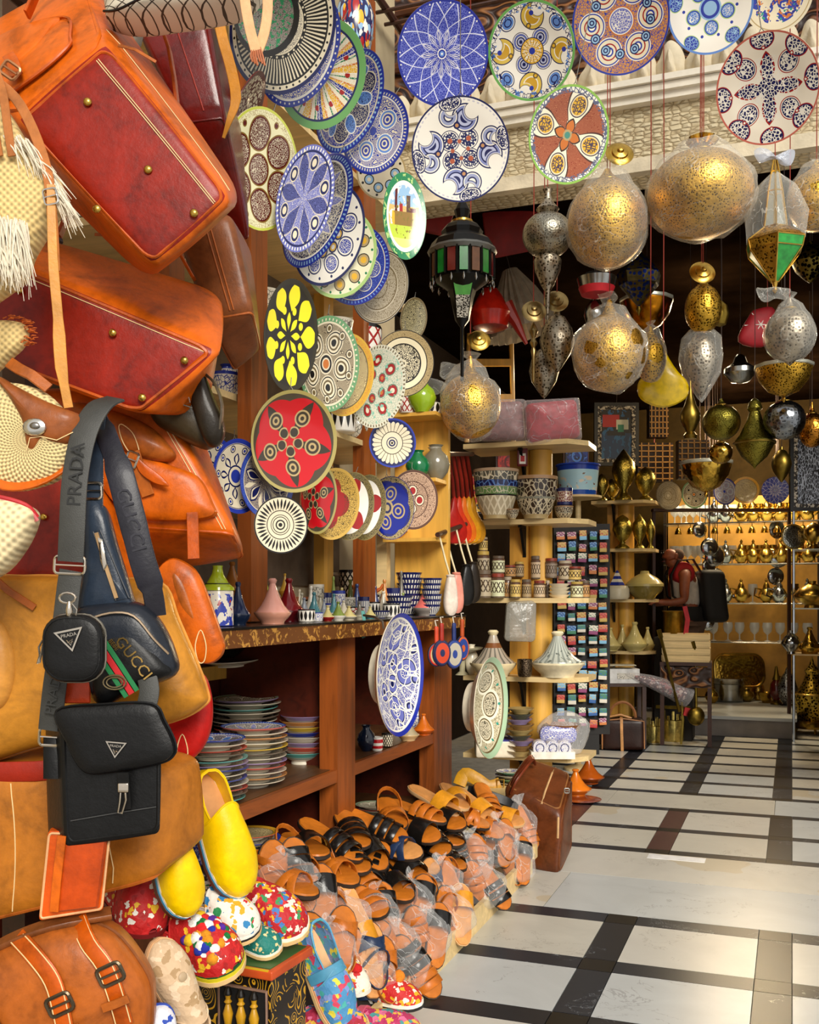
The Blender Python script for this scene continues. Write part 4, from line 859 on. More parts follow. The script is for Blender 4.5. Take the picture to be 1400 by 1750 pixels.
t.part('thin_strap', MB().strap(px3(cx, cy, smooth([(20, 380, -60), (16, 450, -60), (10, 540, -56), (4, 620, -50), (-6, 720, -40)], 3, False)), [8, 8, 8, 9, 10, 12, 14, 16, 16, 16, 16, 15, 14][:13], 4), leather('#b06a34', .6))
cx, cy = 20, 590; t = thing('straw_tassel', 'stubby straw tassel with orange frayed edge', 'tassel', cx, cy, 1.95)
t.part('bundle', MB().pillow(smooth(px2(cx, cy, [(-30, 560), (18, 548), (48, 560), (42, 590), (20, 612), (-10, 640), (-30, 640)]), 4), 40, 5, 2.6), STRW); fringe(t, cx, cy, [(14, 545), (44, 552), (54, 572), (46, 592)], 14, (.8, 0), 60, 5, M('#c8601c', .8), -6, 'frayed_edge')
# --- round straw bag with leather flap
cx, cy = 60, 755; t = thing('round_straw_bag', 'round crocheted straw bag with brown leather flap and silver clasp', 'bag', cx, cy, 1.88)
def crochet():
    n = NT('crochet_straw'); x, y, z = n.sep(n.coord('Object')); r = (x*x+z*z).sqrt(); a = n.math('ARCTAN2', z, x)
    h = ((r*560).sin())*((a*44).sin()); c = lin('#dfc78e')
    n.bump(h, .6, .004); return n.fin(n.ramp(h*.5+.5, [(.12, mul(c, .45)), (.35, c), (.8, mul(c, 1.1))]), .75)
b = t.part('body', MB().pillow(smooth(px2(cx, cy, [(-50, 680), (10, 655), (80, 672), (130, 730), (128, 775), (105, 815), (70, 832), (20, 838), (-50, 800)]), 5), 70, 6, 3.2), crochet())
t.part('leather_base', MB().strap(px3(cx, cy, smooth([(-40, 800, -20), (20, 828, -24), (70, 822, -20), (112, 795, -10), (126, 770, 0)], 4, False)), 30, 6, (0, .6, 1)), TAN, b)
f = t.part('flap', MB().pillow(smooth(px2(cx, cy, [(0, 645), (30, 660), (90, 690), (142, 712), (144, 738), (128, 762), (104, 764), (84, 758), (68, 780), (55, 772), (48, 728), (24, 682)]), 4), 84, 4, 4), leather('#8a4a20', .6))
t.part('flap_stitching', MB().tube(px3(cx, cy, [(60, 775, -38), (66, 755, -41), (84, 752, -40), (110, 758, -38), (136, 744, -34)]), .9, 5), THREAD, f)
t.part('clasp', MB().pillow(ell(40, 30, 20, 75-cx, cy-737), 12, 4, 2.4, M=Matrix.Translation((0, -44, 0))), STEEL, f); t.part('clasp_knob', MB().ball((78-cx, -51, cy-736), 6, 10, 0, (1.5, .5, 1)), M('#8a8680', .3, 1), f)
t.part('ring_tab', MB().strap(px3(cx, cy, [(20, 622, -10), (40, 635, -20), (62, 646, -24), (90, 668, -20)]), 20, 5, (0, .4, 1)), SAD)
cx, cy = 10, 915; t = thing('straw_basket', 'straw basket corner with a red bound rim', 'basket', cx, cy, 1.85)
b = t.part('body', MB().pillow(smooth(px2(cx, cy, [(-70, 846), (0, 850), (50, 864), (64, 886), (42, 938), (0, 984), (-70, 1000)]), 5), 90, 6, 3), weave('#e6d2a4', 170))
for k in (0, 6): t.part('rim', MB().tube(px3(cx, cy, smooth([(-60, 846+k, -10), (0, 850+k, -22), (50, 864+k, -18), (66, 884+k, -6)], 4, False)), 4, 6), M('#b3121c' if k == 0 else '#c86a6a', .6))
# --- black bags with embossed straps
NAV = leather('#26303e', .7, .3, .2, 'navy_leather'); WEB = M('#343431', .55, 0, .15, 40, bump=.2, bscale=500, name='webbing'); SIL = M('#cfc4b4', .18, 1, .08)
def tri_badge(t, x, z, w, y, rot, parent=None):
    Mx = Matrix.Translation((x, y, z)) @ Matrix.Rotation(rad(rot), 4, 'Y')
    pts = [(-w/2, w*.34), (w/2, w*.34), (0, -w*.42)]
    b = t.part('badge', MB().slab(pts, -3, 0, M=Mx), SIL, parent); t.part('badge_face', MB().slab([(a*.78, c*.78+.5) for a, c in pts], -3.8, -2, M=Mx), BLK, parent)
    mb = txt('PRADA', w*.17, .5, Mx @ Matrix.Translation((0, -4, w*.15))); t.part('badge_lettering', mb, SIL, parent)
    t.part('badge_emblem', MB().tube([tuple(Mx @ Vector(p)) for p in ((-w*.1, -4.2, 0), (0, -4.2, -w*.2), (w*.1, -4.2, 0), (-w*.1, -4.2, -w*.1), (w*.1, -4.2, -w*.1))], .9, 4), SIL, parent)
cx, cy = 180, 1330; t = thing('messenger_bag', 'black leather messenger bag with triangular badge and wide webbing strap', 'bag', cx, cy, 1.84)
mb = MB(); mb.hexa(hexabag(t, cx, cy, [(104, 1212), (276, 1206), (274, 1424), (112, 1446)], [(52, 1234), (230, 1216), (230, 1430), (58, 1462)], 70), .1, 7, 4, .03); b = t.part('body', mb, BLK)
piping(t, mb, (1, -1), BLK, 3, .95, .16)
t.part('front_seam', MB().tube(px3(cx, cy, [(122, 1402, -4), (200, 1388, -7), (268, 1378, -4)]), 1, 5), M('#3a3a3a', .6), b)
fo = smooth(px2(cx, cy, [(100, 1214), (180, 1203), (262, 1202), (284, 1232), (301, 1268), (299, 1288), (276, 1302), (200, 1316), (158, 1319), (138, 1306), (120, 1270)]), 5)
f = t.part('flap', MB().pillow(fo, 34, 4, 5, M=Matrix.Translation((0, -8, 0))), BLK); t.part('flap_edge', MB().tube([(x, -8, z) for x, z in fo], 3, 6, True), BLK, f)
tri_badge(t, 206-cx, cy-1276, 36, -27, 5, f)
c_ = t.part('clasp_strap', MB().strap(px3(cx, cy, [(216, 1316, -22), (217, 1345, -18), (218, 1380, -12)]), 20, 4), BLK)
t.part('clasp', MB().soft((9, 3, 8), 2, M=Matrix.Translation((217-cx, -22, cy-1342))), SIL, c_); t.part('hook', MB().tube(px3(cx, cy, [(213, 1350, -24), (212, 1366, -25), (208, 1384, -22), (214, 1386, -20), (222, 1362, -24), (221, 1350, -24)]), 1.8, 6), SIL, c_)
buckle(t, 78-cx, cy-1262, 36, 30, 20, 3, SIL, None, 2.6)
t.part('side_tab', MB().strap(px3(cx, cy, [(80, 1262, 24), (82, 1300, 18), (82, 1334, 18)]), 28, 5), BLK)
s1 = t.part('strap', MB().strap(px3(cx, cy, smooth([(80, 1250, 16), (92, 1170, 6), (108, 1080, 0), (118, 1000, 0), (122, 975, 0)], 4, False)), 40, 5), WEB)
s2 = t.part('strap', MB().strap(px3(cx, cy, smooth([(122, 960, -4), (126, 900, -8), (130, 820, -6), (142, 740, 6), (160, 690, 30), (180, 670, 60)], 4, False)), 44, 5), WEB)
buckle(t, 120-cx, cy-966, 52, 30, -3, 3, SIL, None, 2.4)
t.part('strap_lettering', txt('PRADA', 34, .6, Matrix.Translation((134-cx, -11, cy-812)) @ Matrix.Rotation(rad(-86), 4, 'Y')), M('#1c1c1b', .4), s2)
t.part('strap_lettering', txt('PRADA', 26, .6, Matrix.Translation((92-cx, 0, cy-1180)) @ Matrix.Rotation(rad(-80), 4, 'Y')), M('#262624', .5), s1)
s3 = t.part('strap', MB().strap(px3(cx, cy, smooth([(248, 1208, 10), (252, 1180, 14), (244, 1150, 20)], 4, False)), 34, 5), WEB)
# pouch clipped on that strap
cx, cy = 127, 1108; t = thing('pouch', 'small rounded black pouch clipped to the webbing strap', 'pouch', cx, cy, 1.76)
o = rrect(104, 116, 38, 5); b = t.part('body', MB().pillow(o, 38, 6, 4.2), BLK); t.part('welt', MB().tube([(x*.9, -14, z*.9) for x, z in o], 2.4, 6, True), BLK, b); t.part('zip', MB().tube([(x*1.0, 6, z*1.0) for x, z in o], 2, 6, True), M('#8a8478', .3, .9), b)
tri_badge(t, 0, 16, 50, -20, -12, b)
t.part('zip_pull', MB().tube([(-54, 0, 14), (-60, -2, 2), (-58, -3, -12), (-62, -3, -26), (-58, -3, -24), (-55, -3, -8), (-54, 0, 6)], 1.8, 6), SIL)
t.part('clip', MB().tube([(-9+14*cos(a), -8, 86+9*sin(a)) for a in [i*pi/6 for i in range(12)]], 2, 6, True), SIL); t.part('clip_hook', MB().lathe([(2, 50), (5, 54), (6, 66), (4, 76), (3, 80)], 10, M=Matrix.Translation((-6, -8, 0))), SIL); t.part('clip_wire', MB().tube([(-2, -8, 78), (8, -10, 66), (6, -10, 56), (-2, -8, 52)], 1.2, 5), SIL)
# sling bag
cx, cy = 215, 1040; t = thing('sling_bag', 'navy leather sling bag with gold lettering and green and red stripe', 'bag', cx, cy, 1.9)
b = t.part('body', MB().pillow(smooth(px2(cx, cy, [(146, 862), (180, 866), (200, 930), (228, 1022), (232, 1050), (140, 1052), (144, 980)]), 4), 46, 5, 3.4), NAV)
l = t.part('lower_body', MB().pillow(smooth(px2(cx, cy, [(135, 1042), (188, 1028), (240, 1030), (272, 1058), (298, 1110), (300, 1154), (232, 1180), (178, 1205), (152, 1170), (138, 1100)]), 5), 84, 6, 3.2), leather('#1d2129', .7, .3))
t.part('front_panel', MB().pillow(smooth(px2(cx, cy, [(170, 1080), (232, 1068), (260, 1090), (294, 1130), (296, 1154), (232, 1178), (178, 1202), (160, 1160)]), 4), 90, 4, 4), BLK, l)
t.part('zip', MB().tube(px3(cx, cy, smooth([(150, 1062, -36), (200, 1047, -42), (240, 1052, -42), (272, 1090, -38), (294, 1116, -26)], 4, False)), 2.2, 5), M('#c0a88c', .3, .8), l)
t.part('pocket_zip', MB().strap(px3(cx, cy, [(172, 912, -24), (186, 960, -26), (206, 1022, -24)]), 7, 3), M('#cfa878', .3, .8), b); t.part('zip_puller', MB().pillow(px2(cx, cy, [(176, 920), (184, 924), (192, 966), (186, 976), (180, 960)]), 8, 3, 2.5, M=Matrix.Translation((0, -28, 0))), SIL, b)
t.part('pocket_frame', MB().tube(px3(cx, cy, [(166, 910, -22), (178, 908, -22), (226, 1022, -20), (204, 1026, -22)]), 1.6, 5, True), M('#141a24', .4), b)
R_ = Matrix.Translation((240-cx, -45, cy-1122)) @ Matrix.Rotation(rad(52), 4, 'Y')
t.part('gold_lettering', txt('GUCCI', 27, .8, R_), M('#c9a25a', .25, .9, .1), l); t.part('gold_lettering', txt('BEBE', 10, .8, Matrix.Translation((207-cx, -45, cy-1100)) @ Matrix.Rotation(rad(52), 4, 'Y')), M('#c9a25a', .25, .9, .1), l)
for off, wd, cl in ((-9, 8, '#14703c'), (0, 10, '#b3161c'), (9, 8, '#14703c')):
    t.part('stripe', MB().strap(px3(cx, cy, [(182+off, 1098-off*.6, -44), (212+off, 1142-off*.6, -46), (236+off, 1182-off*.6, -40)]), wd, 2, (1, 0, .7)), M(cl, .5), l)
for r_ in (1, .7): t.part('oval_logo', MB().tube([(210-cx+19*r_*cos(a), -49, cy-1162+12*r_*sin(a)) for a in [i*pi/10 for i in range(20)]], 1.5, 5, True), M('#8a7a5a', .3, .8), l)
s1 = t.part('strap', MB().strap(px3(cx, cy, smooth([(150, 690, 50), (172, 730, 20), (205, 800, -10), (228, 880, -16), (248, 960, -14), (262, 1010, -6), (266, 1052, 4)], 4, False)), [26]*4+[36]*4+[46]*6+[44]*6+[34]*5, 7, (1, .15, .2)), leather('#23222a', .7, .4))
t.part('strap_lettering', txt('GUCCI', 36, .8, Matrix.Translation((228-cx, -20, cy-890)) @ Matrix.Rotation(rad(74), 4, 'Y')), M('#2c2b33', .3), s1)
t.part('top_strap', MB().strap(px3(cx, cy, [(158, 700, 30), (162, 780, 0), (164, 870, -10)]), 30, 6), NAV); buckle(t, 162-cx, cy-840, 30, 28, -12, 0, SIL, None, 2.4)
cx, cy = 130, 1180; onep('leather_tag', 'small orange red leather tag peeking below the pouch', 'tag', MB().pillow(rrect(50, 44, 3, 3), 8, 3, 4), leather('#c0401c', .8), cx, cy, 1.87)
# orange wallet
cx, cy = 125, 1500; t = thing('wallet', 'bright orange folded leather wallet hanging under the messenger bag', 'wallet', cx, cy, 1.86)
W_O = leather('#c9500c', .6); mb = MB().hexa(hexabag(t, cx, cy, [(82, 1420), (190, 1425), (176, 1556), (66, 1574)], [(76, 1420), (180, 1420), (170, 1552), (58, 1570)], 26), .1, 5, 3); b = t.part('body', mb, W_O); piping(t, mb, (1, -1), PALE, 2.2, .96, .12)
t.part('front_flap', MB().pillow(px2(cx, cy, [(102, 1425), (186, 1428), (170, 1548), (98, 1556), (94, 1540)]), 16, 3, 5, M=Matrix.Translation((0, -8, 0))), leather('#b0400c', .6), b)
t.part('pull_strap', MB().strap(px3(cx, cy, [(112, 1424, -18), (104, 1500, -20), (99, 1552, -19)]), 15, 4), TAN, b)
t.part('cord', MB().strap(px3(cx, cy, [(140, 1428, 0), (145, 1390, 10), (150, 1340, 30)]), 8, 3), TAN2)
# rail that carries the bags
t = Th('bag_rack', 'dark wooden rack with a post carrying the leather bags', 'rack', WM((-1.75, 2.05, 0)), 1)
for z in (2.75, 2.2, 1.75, 1.15): t.part('rail', MB().tube([(0, -1.15, z), (0, .07, z)], .022, 8), W_DARK)
for y in (-1.05, .02): t.part('post', MB().box((-.06, y, 1.45), (.07, .07, 2.9)), W_DARK)
# ------------------------------------------------------------ display cabinet
XF = -1.5; XB = -2.05; ZC = 1.215; ZS = .69; ZL = .36
def yX(px, X): return at(px, HZ, dX(px, X)).y
Y0 = 2.2; Y1 = yX(772, XF)
cab = Th('display_cabinet', 'red brown wooden display cabinet with open bays of stacked plates', 'cabinet', WM((0, 0, 0)), 1)
DKP = wood('#4c1808', .5, 1, 4)
cab.part('back_panel', MB().box((XB+.02, (Y0+Y1)/2, .6), (.03, Y1-Y0, 1.18)), DKP)
for a, b in ((yX(577, XF), yX(607, XF)), (yX(742, XF), Y1), (Y0, Y0+.08)):
    p = cab.part('post', MB().box((XF-.035, (a+b)/2, .6), (.07, b-a, 1.2)), W_RED)
for y in (yX(592, XF), Y1-.04, Y0+.03): cab.part('side_panel', MB().box(((XF+XB)/2, y, .6), (XF-XB-.08, .025, 1.18)), DKP)
SHW = wood('#5c3a1c', .45, 1, 5)
for z, nm in ((ZS, 'shelf'), (ZL, 'shelf')):
    s_ = cab.part(nm, MB().box(((XF+XB)/2-.01, (Y0+Y1)/2, z-.012), (XF-XB-.04, Y1-Y0-.02, .024)), SHW); cab.part('shelf_edge', MB().box((XF-.012, (Y0+Y1)/2, z-.022), (.02, Y1-Y0-.02, .044)), W_REDX, s_)
for z in (.97, .72): cab.part('back_rail', MB().box((XB+.05, (Y0+Y1)/2, z+.05), (.03, Y1-Y0-.04, .05)), W_YEL)
cab.part('plinth', MB().box(((XF+XB)/2-.03, (Y0+Y1)/2, .06), (XF-XB-.1, Y1-Y0-.05, .11)), DKP)
def edgy():
    n = NT('scuffed_laminate'); o = n.coord('Object'); v = n.noise(o, 26, 5, .7, 1.5)
    return n.fin(n.mix(v.gt(.56), lin('#6a3c14'), lin('#c08a3c')), .45)
wt = Th('worktop', 'scuffed wooden worktop with black surface on the display cabinet', 'worktop', WM((0, 0, 0)), 1)
wt.part('board', MB().box(((XF+XB)/2+.02, (Y0+Y1)/2, ZC-.032), (XF-XB+.08, Y1-Y0+.05, .05)), edgy()); wt.part('black_top', MB().box(((XF+XB)/2+.02, (Y0+Y1)/2, ZC-.0035), (XF-XB+.085, Y1-Y0+.055, .007)), M('#15120f', .3, coat=.3))
rs = Th('riser_shelf', 'low wooden riser shelf along the back of the worktop', 'shelf', WM((0, 0, 0)), 1); ZR = 1.30
rs.part('board', MB().box((-1.93, (Y0+Y1)/2, ZR-.01), (.22, Y1-Y0-.1, .02)), W_REDX); [rs.part('foot', MB().box((-1.93, y, (ZC+ZR)/2-.005), (.2, .02, ZR-ZC-.012)), DKP) for y in (Y0+.1, (Y0+Y1)/2, Y1-.1)]
# upper frame: posts, pale shelves
up = Th('plate_shelving', 'tall wooden shelving with red brown posts behind hanging plates', 'shelf', WM((0, 0, 0)), 1)
for px, w_, X, m_ in ((441, 28, -1.64, W_RED), (630, 20, -1.7, W_RED), (560, 16, -1.95, W_YEL), (300, 26, -1.64, W_RED)):
    a, b = yX(px-w_/2, X), yX(px+w_/2, X); up.part('post', MB().box((X-.02, (a+b)/2, 2.55), (.05, b-a, 2.66)), m_)
for z in (1.62, 1.95, 2.3, 2.66, 3.05, 3.45): up.part('shelf', MB().box((-1.88, (Y0+Y1)/2, z), (.36, Y1-Y0-.1, .022)), W_PALE)
up.part('back_panel', MB().box((-2.06, (Y0+Y1)/2, 2.5), (.01, Y1-Y0-.1, 2.3)), M('#6a5a48', .8))
ep = Th('end_panel', 'honey coloured pine end panel beside the blue striped bowls', 'panel', WM((0, 0, 0)), 1)
YP = yX(768, XF)-.0; xl = at(677, HZ, dY(677, YP)).x
ep.part('board', MB().box(((XF+xl)/2, YP+.0, (ZC+2.2)/2), (XF-xl, .03, 2.2-ZC)), W_YEL)
ep.part('edge_post', MB().box((xl-.04, YP-.06, (ZC+2.2)/2), (.05, .05, 2.2-ZC)), W_PALE)
for z in (1.56, 1.83, 2.13): ep.part('shelf', MB().box(((XF+xl)/2, YP-.1, z), (XF-xl-.01, .16, .016)), W_YEL)
# ------------------------------------------------------------ lathe pottery helpers
def CG(c, rough=.18): return M(c, rough, 0, .1, 10, coat=.45, name='glaze')
def lobj(name, label, cat, px, py, d, prof, mats, n=24, mrow=None, group=None, yaw=0, rx=0, sx=1, sy=1):
    """single lathe thing standing with its base at pixel (px,py)"""
    return one(name, label, cat, MB().lathe(prof, n, 0, None, mrow, sx, sy), mats, frame(px, py, d, yaw, rx), d/FP, group)
def tagine(label, px, py, d, w, h, dish, lid, knob=None, group=None, name='tagine', sq=.24):
    t = thing(name, label, 'tagine', px, py, d, group=group); r = w/2; b = h*sq
    t.part('dish', MB().lathe([(r*.62, 0), (r*.64, b*.2), (r*.84, b*.55), (r, b*.95), (r, b*1.08), (r*.93, b*1.05), (r*.5, b*.9), (0, b*.9)], 28), dish)
    l = t.part('lid', MB().lathe([(r*.92, b*1.0), (r*.9, b*1.15), (r*.62, b+(h-b)*.22), (r*.4, b+(h-b)*.45), (r*.24, b+(h-b)*.68), (r*.17, b+(h-b)*.82), (r*.15, b+(h-b)*.86)], 28), lid)
    t.part('knob', MB().lathe([(r*.15, b+(h-b)*.84), (r*.2, b+(h-b)*.88), (r*.24, b+(h-b)*.94), (r*.16, h), (0, h)], 16), knob or lid, l)
    return t
def bowlp(r, h): return [(r*.45, 0), (r*.48, h*.1), (r*.8, h*.45), (r, h), (r*.96, h*1.01), (r*.74, h*.5), (r*.4, h*.18), (0, h*.15)]
def cupp(r, h): return [(r*.75, 0), (r*.9, h*.08), (r, h*.5), (r*.98, h), (r*.9, h), (r*.88, h*.5), (r*.6, h*.15), (0, h*.12)]
def vasep(r, h): return [(r*.45, 0), (r*.5, h*.04), (r*.85, h*.22), (r, h*.45), (r*.85, h*.68), (r*.45, h*.84), (r*.4, h*.93), (r*.55, h), (r*.45, h), (r*.3, h*.9), (0, h*.85)]
def jarp(r, h): return [(r*.9, 0), (r, h*.03), (r, h*.95), (r*.95, h), (0, h)]
ST_B = ceramic('w', [('spokes', 24, .5, .15, .8, 'n'), ('ring', .8, 1.01, 'n'), ('ring', 0, .12, 'n')], True); ST_K = ceramic('c', [('net', 14, 3, .16, .1, .9, 'k'), ('ring', .9, 1.01, 'k'), ('ring', 0, .1, 'k')], True)
BLW = ceramic('w', [('fil', 4, .12, .1, .85, 'b'), ('ring', .88, 1.01, 'b')], True); KBW = ceramic('w', [('petal', 12, .1, .9, 'k', .7, 0), ('ring', .9, 1.01, 'k')], True); RWP = ceramic('w', [('net', 10, 2.5, .12, .05, .9, 'r'), ('ring', .9, 1.01, 'k')], True); GRP = ceramic('#cfc7b4', [('fil', 5, .14, .05, .92, '#6a6458')], True); DRW = ceramic('#efe6d4', [('blob', 2.2, .52, .05, .9, '#2c3ea8'), ('blob', 3.3, .6, .45, .95, '#b03a3a'), ('ring', .0, .05, 'b')], True)
def ctop(px, X): return dX(px, X), HZ-(ZC-H)*FP/dX(px, X)
def cri(px): return dX(px, -1.93), HZ-(ZR-H)*FP/dX(px, -1.93)
d, y = ctop(372, -1.54); t = thing('lidded_jar', 'white jar painted blue with lime green conical lid', 'jar', 372, y, d)
t.part('jar', MB().lathe(jarp(27, 62), 28), DRW); l = t.part('lid', MB().lathe([(29, 62), (28, 67), (19, 74), (10, 90), (8, 100), (9, 104), (0, 105)], 28), CG('#a8b81c')); t.part('spots', MB().tube([(21*cos(a), 21*sin(a), 73) for a in [i*pi/8 for i in range(16)]], 1.1, 5, True), CG('#2a3014'), l)
for lab, px, w, h, X, cd_, cl in (
    ('small caramel brown tagine at the back beside the lidded jar', 397, 46, 60, 'r', '#a06428', '#a8682a'), ('dark brown tagine in shadow behind the pink one', 424, 40, 50, 'r', '#4a2c18', '#5a3018'),
    ('turquoise tagine behind the navy one', 428, 36, 40, 'r', '#3a9a98', '#48a8a0'), ('pale olive small tagine behind pink one', 447, 18, 34, 'r', '#a8a84a', '#b0b04a'), ('small yellow ochre tagine behind the dark red one', 487, 22, 40, 'r', '#b0802c', '#c89a3c'), ('tiny lime tagine beside the pale olive one', 456, 14, 26, 'r', '#8aa03a', '#a0b83a'),
    ('tall navy blue tagine beside the lidded jar', 407, 44, 74, -1.56, '#14243f', '#16264a'), ('pastel pink tagine with wide dish', 466, 64, 78, -1.53, '#dc9a80', '#e0a090'), ('dark red tagine with white line', 494, 58, 74, -1.62, '#5a0c14', '#7a1018'),
    ('coral pink tagine beside the striped bowls', 728, 46, 52, -1.56, '#8a8078', '#d86a62'), ('grey pink tagine behind the coral pink one', 712, 34, 36, -1.66, '#a09890', '#a89088')):
    if X == 'r': d, y = cri(px)
    else: d, y = ctop(px, X)
    tagine(lab, px, y, d, w, h, CG(cd_), CG(cl))
rr = random.Random(21)
SM = []
for row, X_ in enumerate((-1.82, -1.72, -1.62, -1.53)):
    for k_ in range(13-row):
        SM.append(('TCTBTTCT'[(k_*3+row*2) % 8], 512+row*4+k_*(14.5+row*1.2), 21+(k_*5+row) % 4*3, (66, 54, 42, 28)[row]*(.75+.1*((k_*7+row) % 5)), X_))
SMC = ['#d8cdb4', '#8a9098', '#2c3a6a', '#b0a890', '#c8b878', '#8f1d1d', '#4a8088', '#c8803c', '#e0d8c8', '#6a6458', '#7a8a3c']
word = {'#d8cdb4': 'cream', '#8a9098': 'slate grey', '#2c3a6a': 'navy', '#b0a890': 'stone coloured', '#c8b878': 'straw yellow', '#8f1d1d': 'dark red', '#4a8088': 'teal', '#c8803c': 'orange', '#e0d8c8': 'off white', '#6a6458': 'dark grey', '#7a8a3c': 'olive'}
for i, (k, px, w, h, X) in enumerate(SM):
    while yX(px, X) > 4.4 and X < -1.54: X += .04
    if k == 'B': h *= .5; w *= 1.3
    if k == 'C': h *= .75
    d, y = ctop(px, X); c = SMC[(i*5+i//3) % len(SMC)]; wd = word[c]
    if k == 'T': tagine('tiny %s tagine among the souvenirs on the worktop' % wd, px, y, d, w, h, CG(SMC[(i*3+1) % 11]), CG(c), group='tiny souvenir tagines')
    elif k == 'B': lobj('small_bowl', 'small patterned bowl with %s inside among the souvenirs' % wd, 'bowl', px, y, d, bowlp(w/2, h), [(BLW, KBW, RWP, ST_B)[i % 4], CG(c)], mrow=[0]*4+[1]*3, group='small souvenir bowls')
    else: lobj('small_cup', 'small patterned cup with %s inside among the souvenirs' % wd, 'cup', px, y, d, cupp(w/2, h), [(KBW, BLW, GRP, ST_B)[i % 4], CG(c)], mrow=[0]*4+[1]*3, group='small souvenir cups')
d, y = cri(600); t = thing('mug', 'black and white striped mug on the riser', 'mug', 600, y, d); t.part('body', MB().lathe(cupp(21, 46), 28), ST_K); t.part('handle', MB().tube([(-20, 0, 38), (-32, 0, 40), (-36, 0, 26), (-30, 0, 10), (-19, 0, 8)], 3.4, 8), CG('#d8cdb4'))
d = dX(626, -1.84); y = HZ-(ZR-H)*FP/d; t = thing('teapot', 'small orange clay teapot on the riser', 'teapot', 626, y, d); b = t.part('body', MB().lathe([(10, 0), (16, 4), (20, 12), (16, 20), (8, 23), (0, 23)], 24), CG('#c05a1c')); t.part('lid', MB().lathe([(9, 23), (6, 27), (2, 29), (3, 32), (0, 34)], 16), CG('#b04a14')); t.part('spout', MB().tube([(17, 0, 10), (25, 0, 14), (29, 0, 22)], [4, 3, 2], 8), CG('#c05a1c')); t.part('handle', MB().tube([(-16, 0, 18), (-27, 0, 18), (-26, 0, 8), (-17, 0, 6)], 2.2, 6), CG('#b04a14'))
for px, X, w, n_, lab in ((700, -1.65, 46, 7, 'blue and white striped bowl nested in a tall pile by the pine panel'), (738, -1.53, 34, 6, 'blue striped bowl in the narrow pile against the pine panel'), (682, -1.53, 46, 3, 'wide blue striped bowl in the low pile on the worktop')):
    d, y = ctop(px, X)
    for i in range(n_): lobj('striped_bowl', lab, 'bowl', px+(i % 3-1)*1.2, y-i*9, d, bowlp(w/2, 19), [ST_B, CG('#d8d4c8')], mrow=[0]*4+[1]*3, group=lab.split(' in ')[-1])
# pots on the shelves behind the plates
POT = [(388, 652, -1.78, 44, 60, 'BLW', 'vase'), (408, 700, -1.8, 40, 66, 'KBW', 'jar'), (385, 735, -1.78, 52, 44, 'BLW', 'bowl'), (424, 640, -1.84, 26, 60, 'KBW', 'jar'), (585, 755, -1.7, 46, 60, 'KBW', 'jar'), (610, 775, -1.74, 40, 56, 'GRP', 'vase'), (560, 950, -1.95, 50, 40, 'GRP', 'bowl'), (575, 545, -1.75, 60, 50, 'GRP', 'bowl'), (620, 560, -1.75, 66, 64, 'RWP', 'jar'), (655, 350, -1.8, 40, 50, 'BLW', 'vase'), (600, 300, -1.8, 50, 60, 'GRP', 'jar'), (560, 240, -1.85, 60, 60, 'BLW', 'vase'), (480, 240, -1.85, 40, 60, 'RWP', 'jar'), (640, 790, -1.74, 36, 46, 'RWP', 'cup'), (455, 480, -1.8, 44, 50, 'GRP', 'bowl')]
PN = dict(BLW='blue and white', KBW='black and white', GRP='grey patterned', RWP='red and white')
SHZ = [1.631, 1.961, 2.311, 2.671, 3.061, 3.461]
for px, py, X, w, h, mt, kd in POT:
    d = dX(px, X); z = H+(HZ-py-h/2)*d/FP; zs = min(SHZ, key=lambda q: abs(q-z)); y = HZ-(zs-H)*FP/d
    pf = dict(vase=vasep, jar=jarp, bowl=bowlp, cup=cupp)[kd](w/2, h); mm = dict(BLW=BLW, KBW=KBW, GRP=GRP, RWP=RWP)[mt]
    lobj('ceramic_'+kd, '%s ceramic %s on a pale shelf behind the hanging plates' % (PN[mt], kd), kd, px, y, d, pf, mm, group='pottery behind the hanging plates')
# big swirled fabric-like jar at the top
lobj('tall_vase', 'tall vase painted in blue red and yellow swirls behind top plates', 'vase', 606, 118, 3.75, [(18, 0), (22, 4), (32, 60), (34, 90), (24, 120), (14, 135), (16, 146), (0, 146)], ceramic('h', [('blob', 1.6, .54, 0, 1, 'r'), ('blob', 2.1, .56, 0, 1, 'y'), ('squig', 2.2, 14, 0, 1, 'n'), ('blob', 2.7, .6, 0, 1, 'w')], True))
for lab, px, py, r, h, c, X in (('lime green glazed vase on the pine panel shelf', 721, 742, 25, 56, '#8fae1e', 1), ('dark green glazed vase on the pine panel shelf', 714, 800, 21, 48, '#0e6a3c', 1), ('olive grey glazed vase on the pine panel shelf', 745, 806, 24, 60, '#77705e', 2), ('off white glazed vase on the low pine panel shelf', 743, 868, 22, 56, '#d8cfbe', 2), ('red and white patterned cup on the pine panel shelf', 696, 706, 16, 36, 'P', 1), ('dark banded bowl on the pine panel shelf', 738, 742, 20, 22, 'Q', 2)):
    d = dY(px, YP-(.16 if X == 1 else .07)); z = H+(HZ-py)*d/FP; zs = min((1.568, 1.838, 2.138), key=lambda q: abs(q-z)); y = HZ-(zs-H)*FP/d
    lobj('vase', lab, 'vase', px, y, d, vasep(r, h) if c not in 'PQ' else cupp(r, h), RWP if c == 'P' else KBW if c == 'Q' else CG(c))
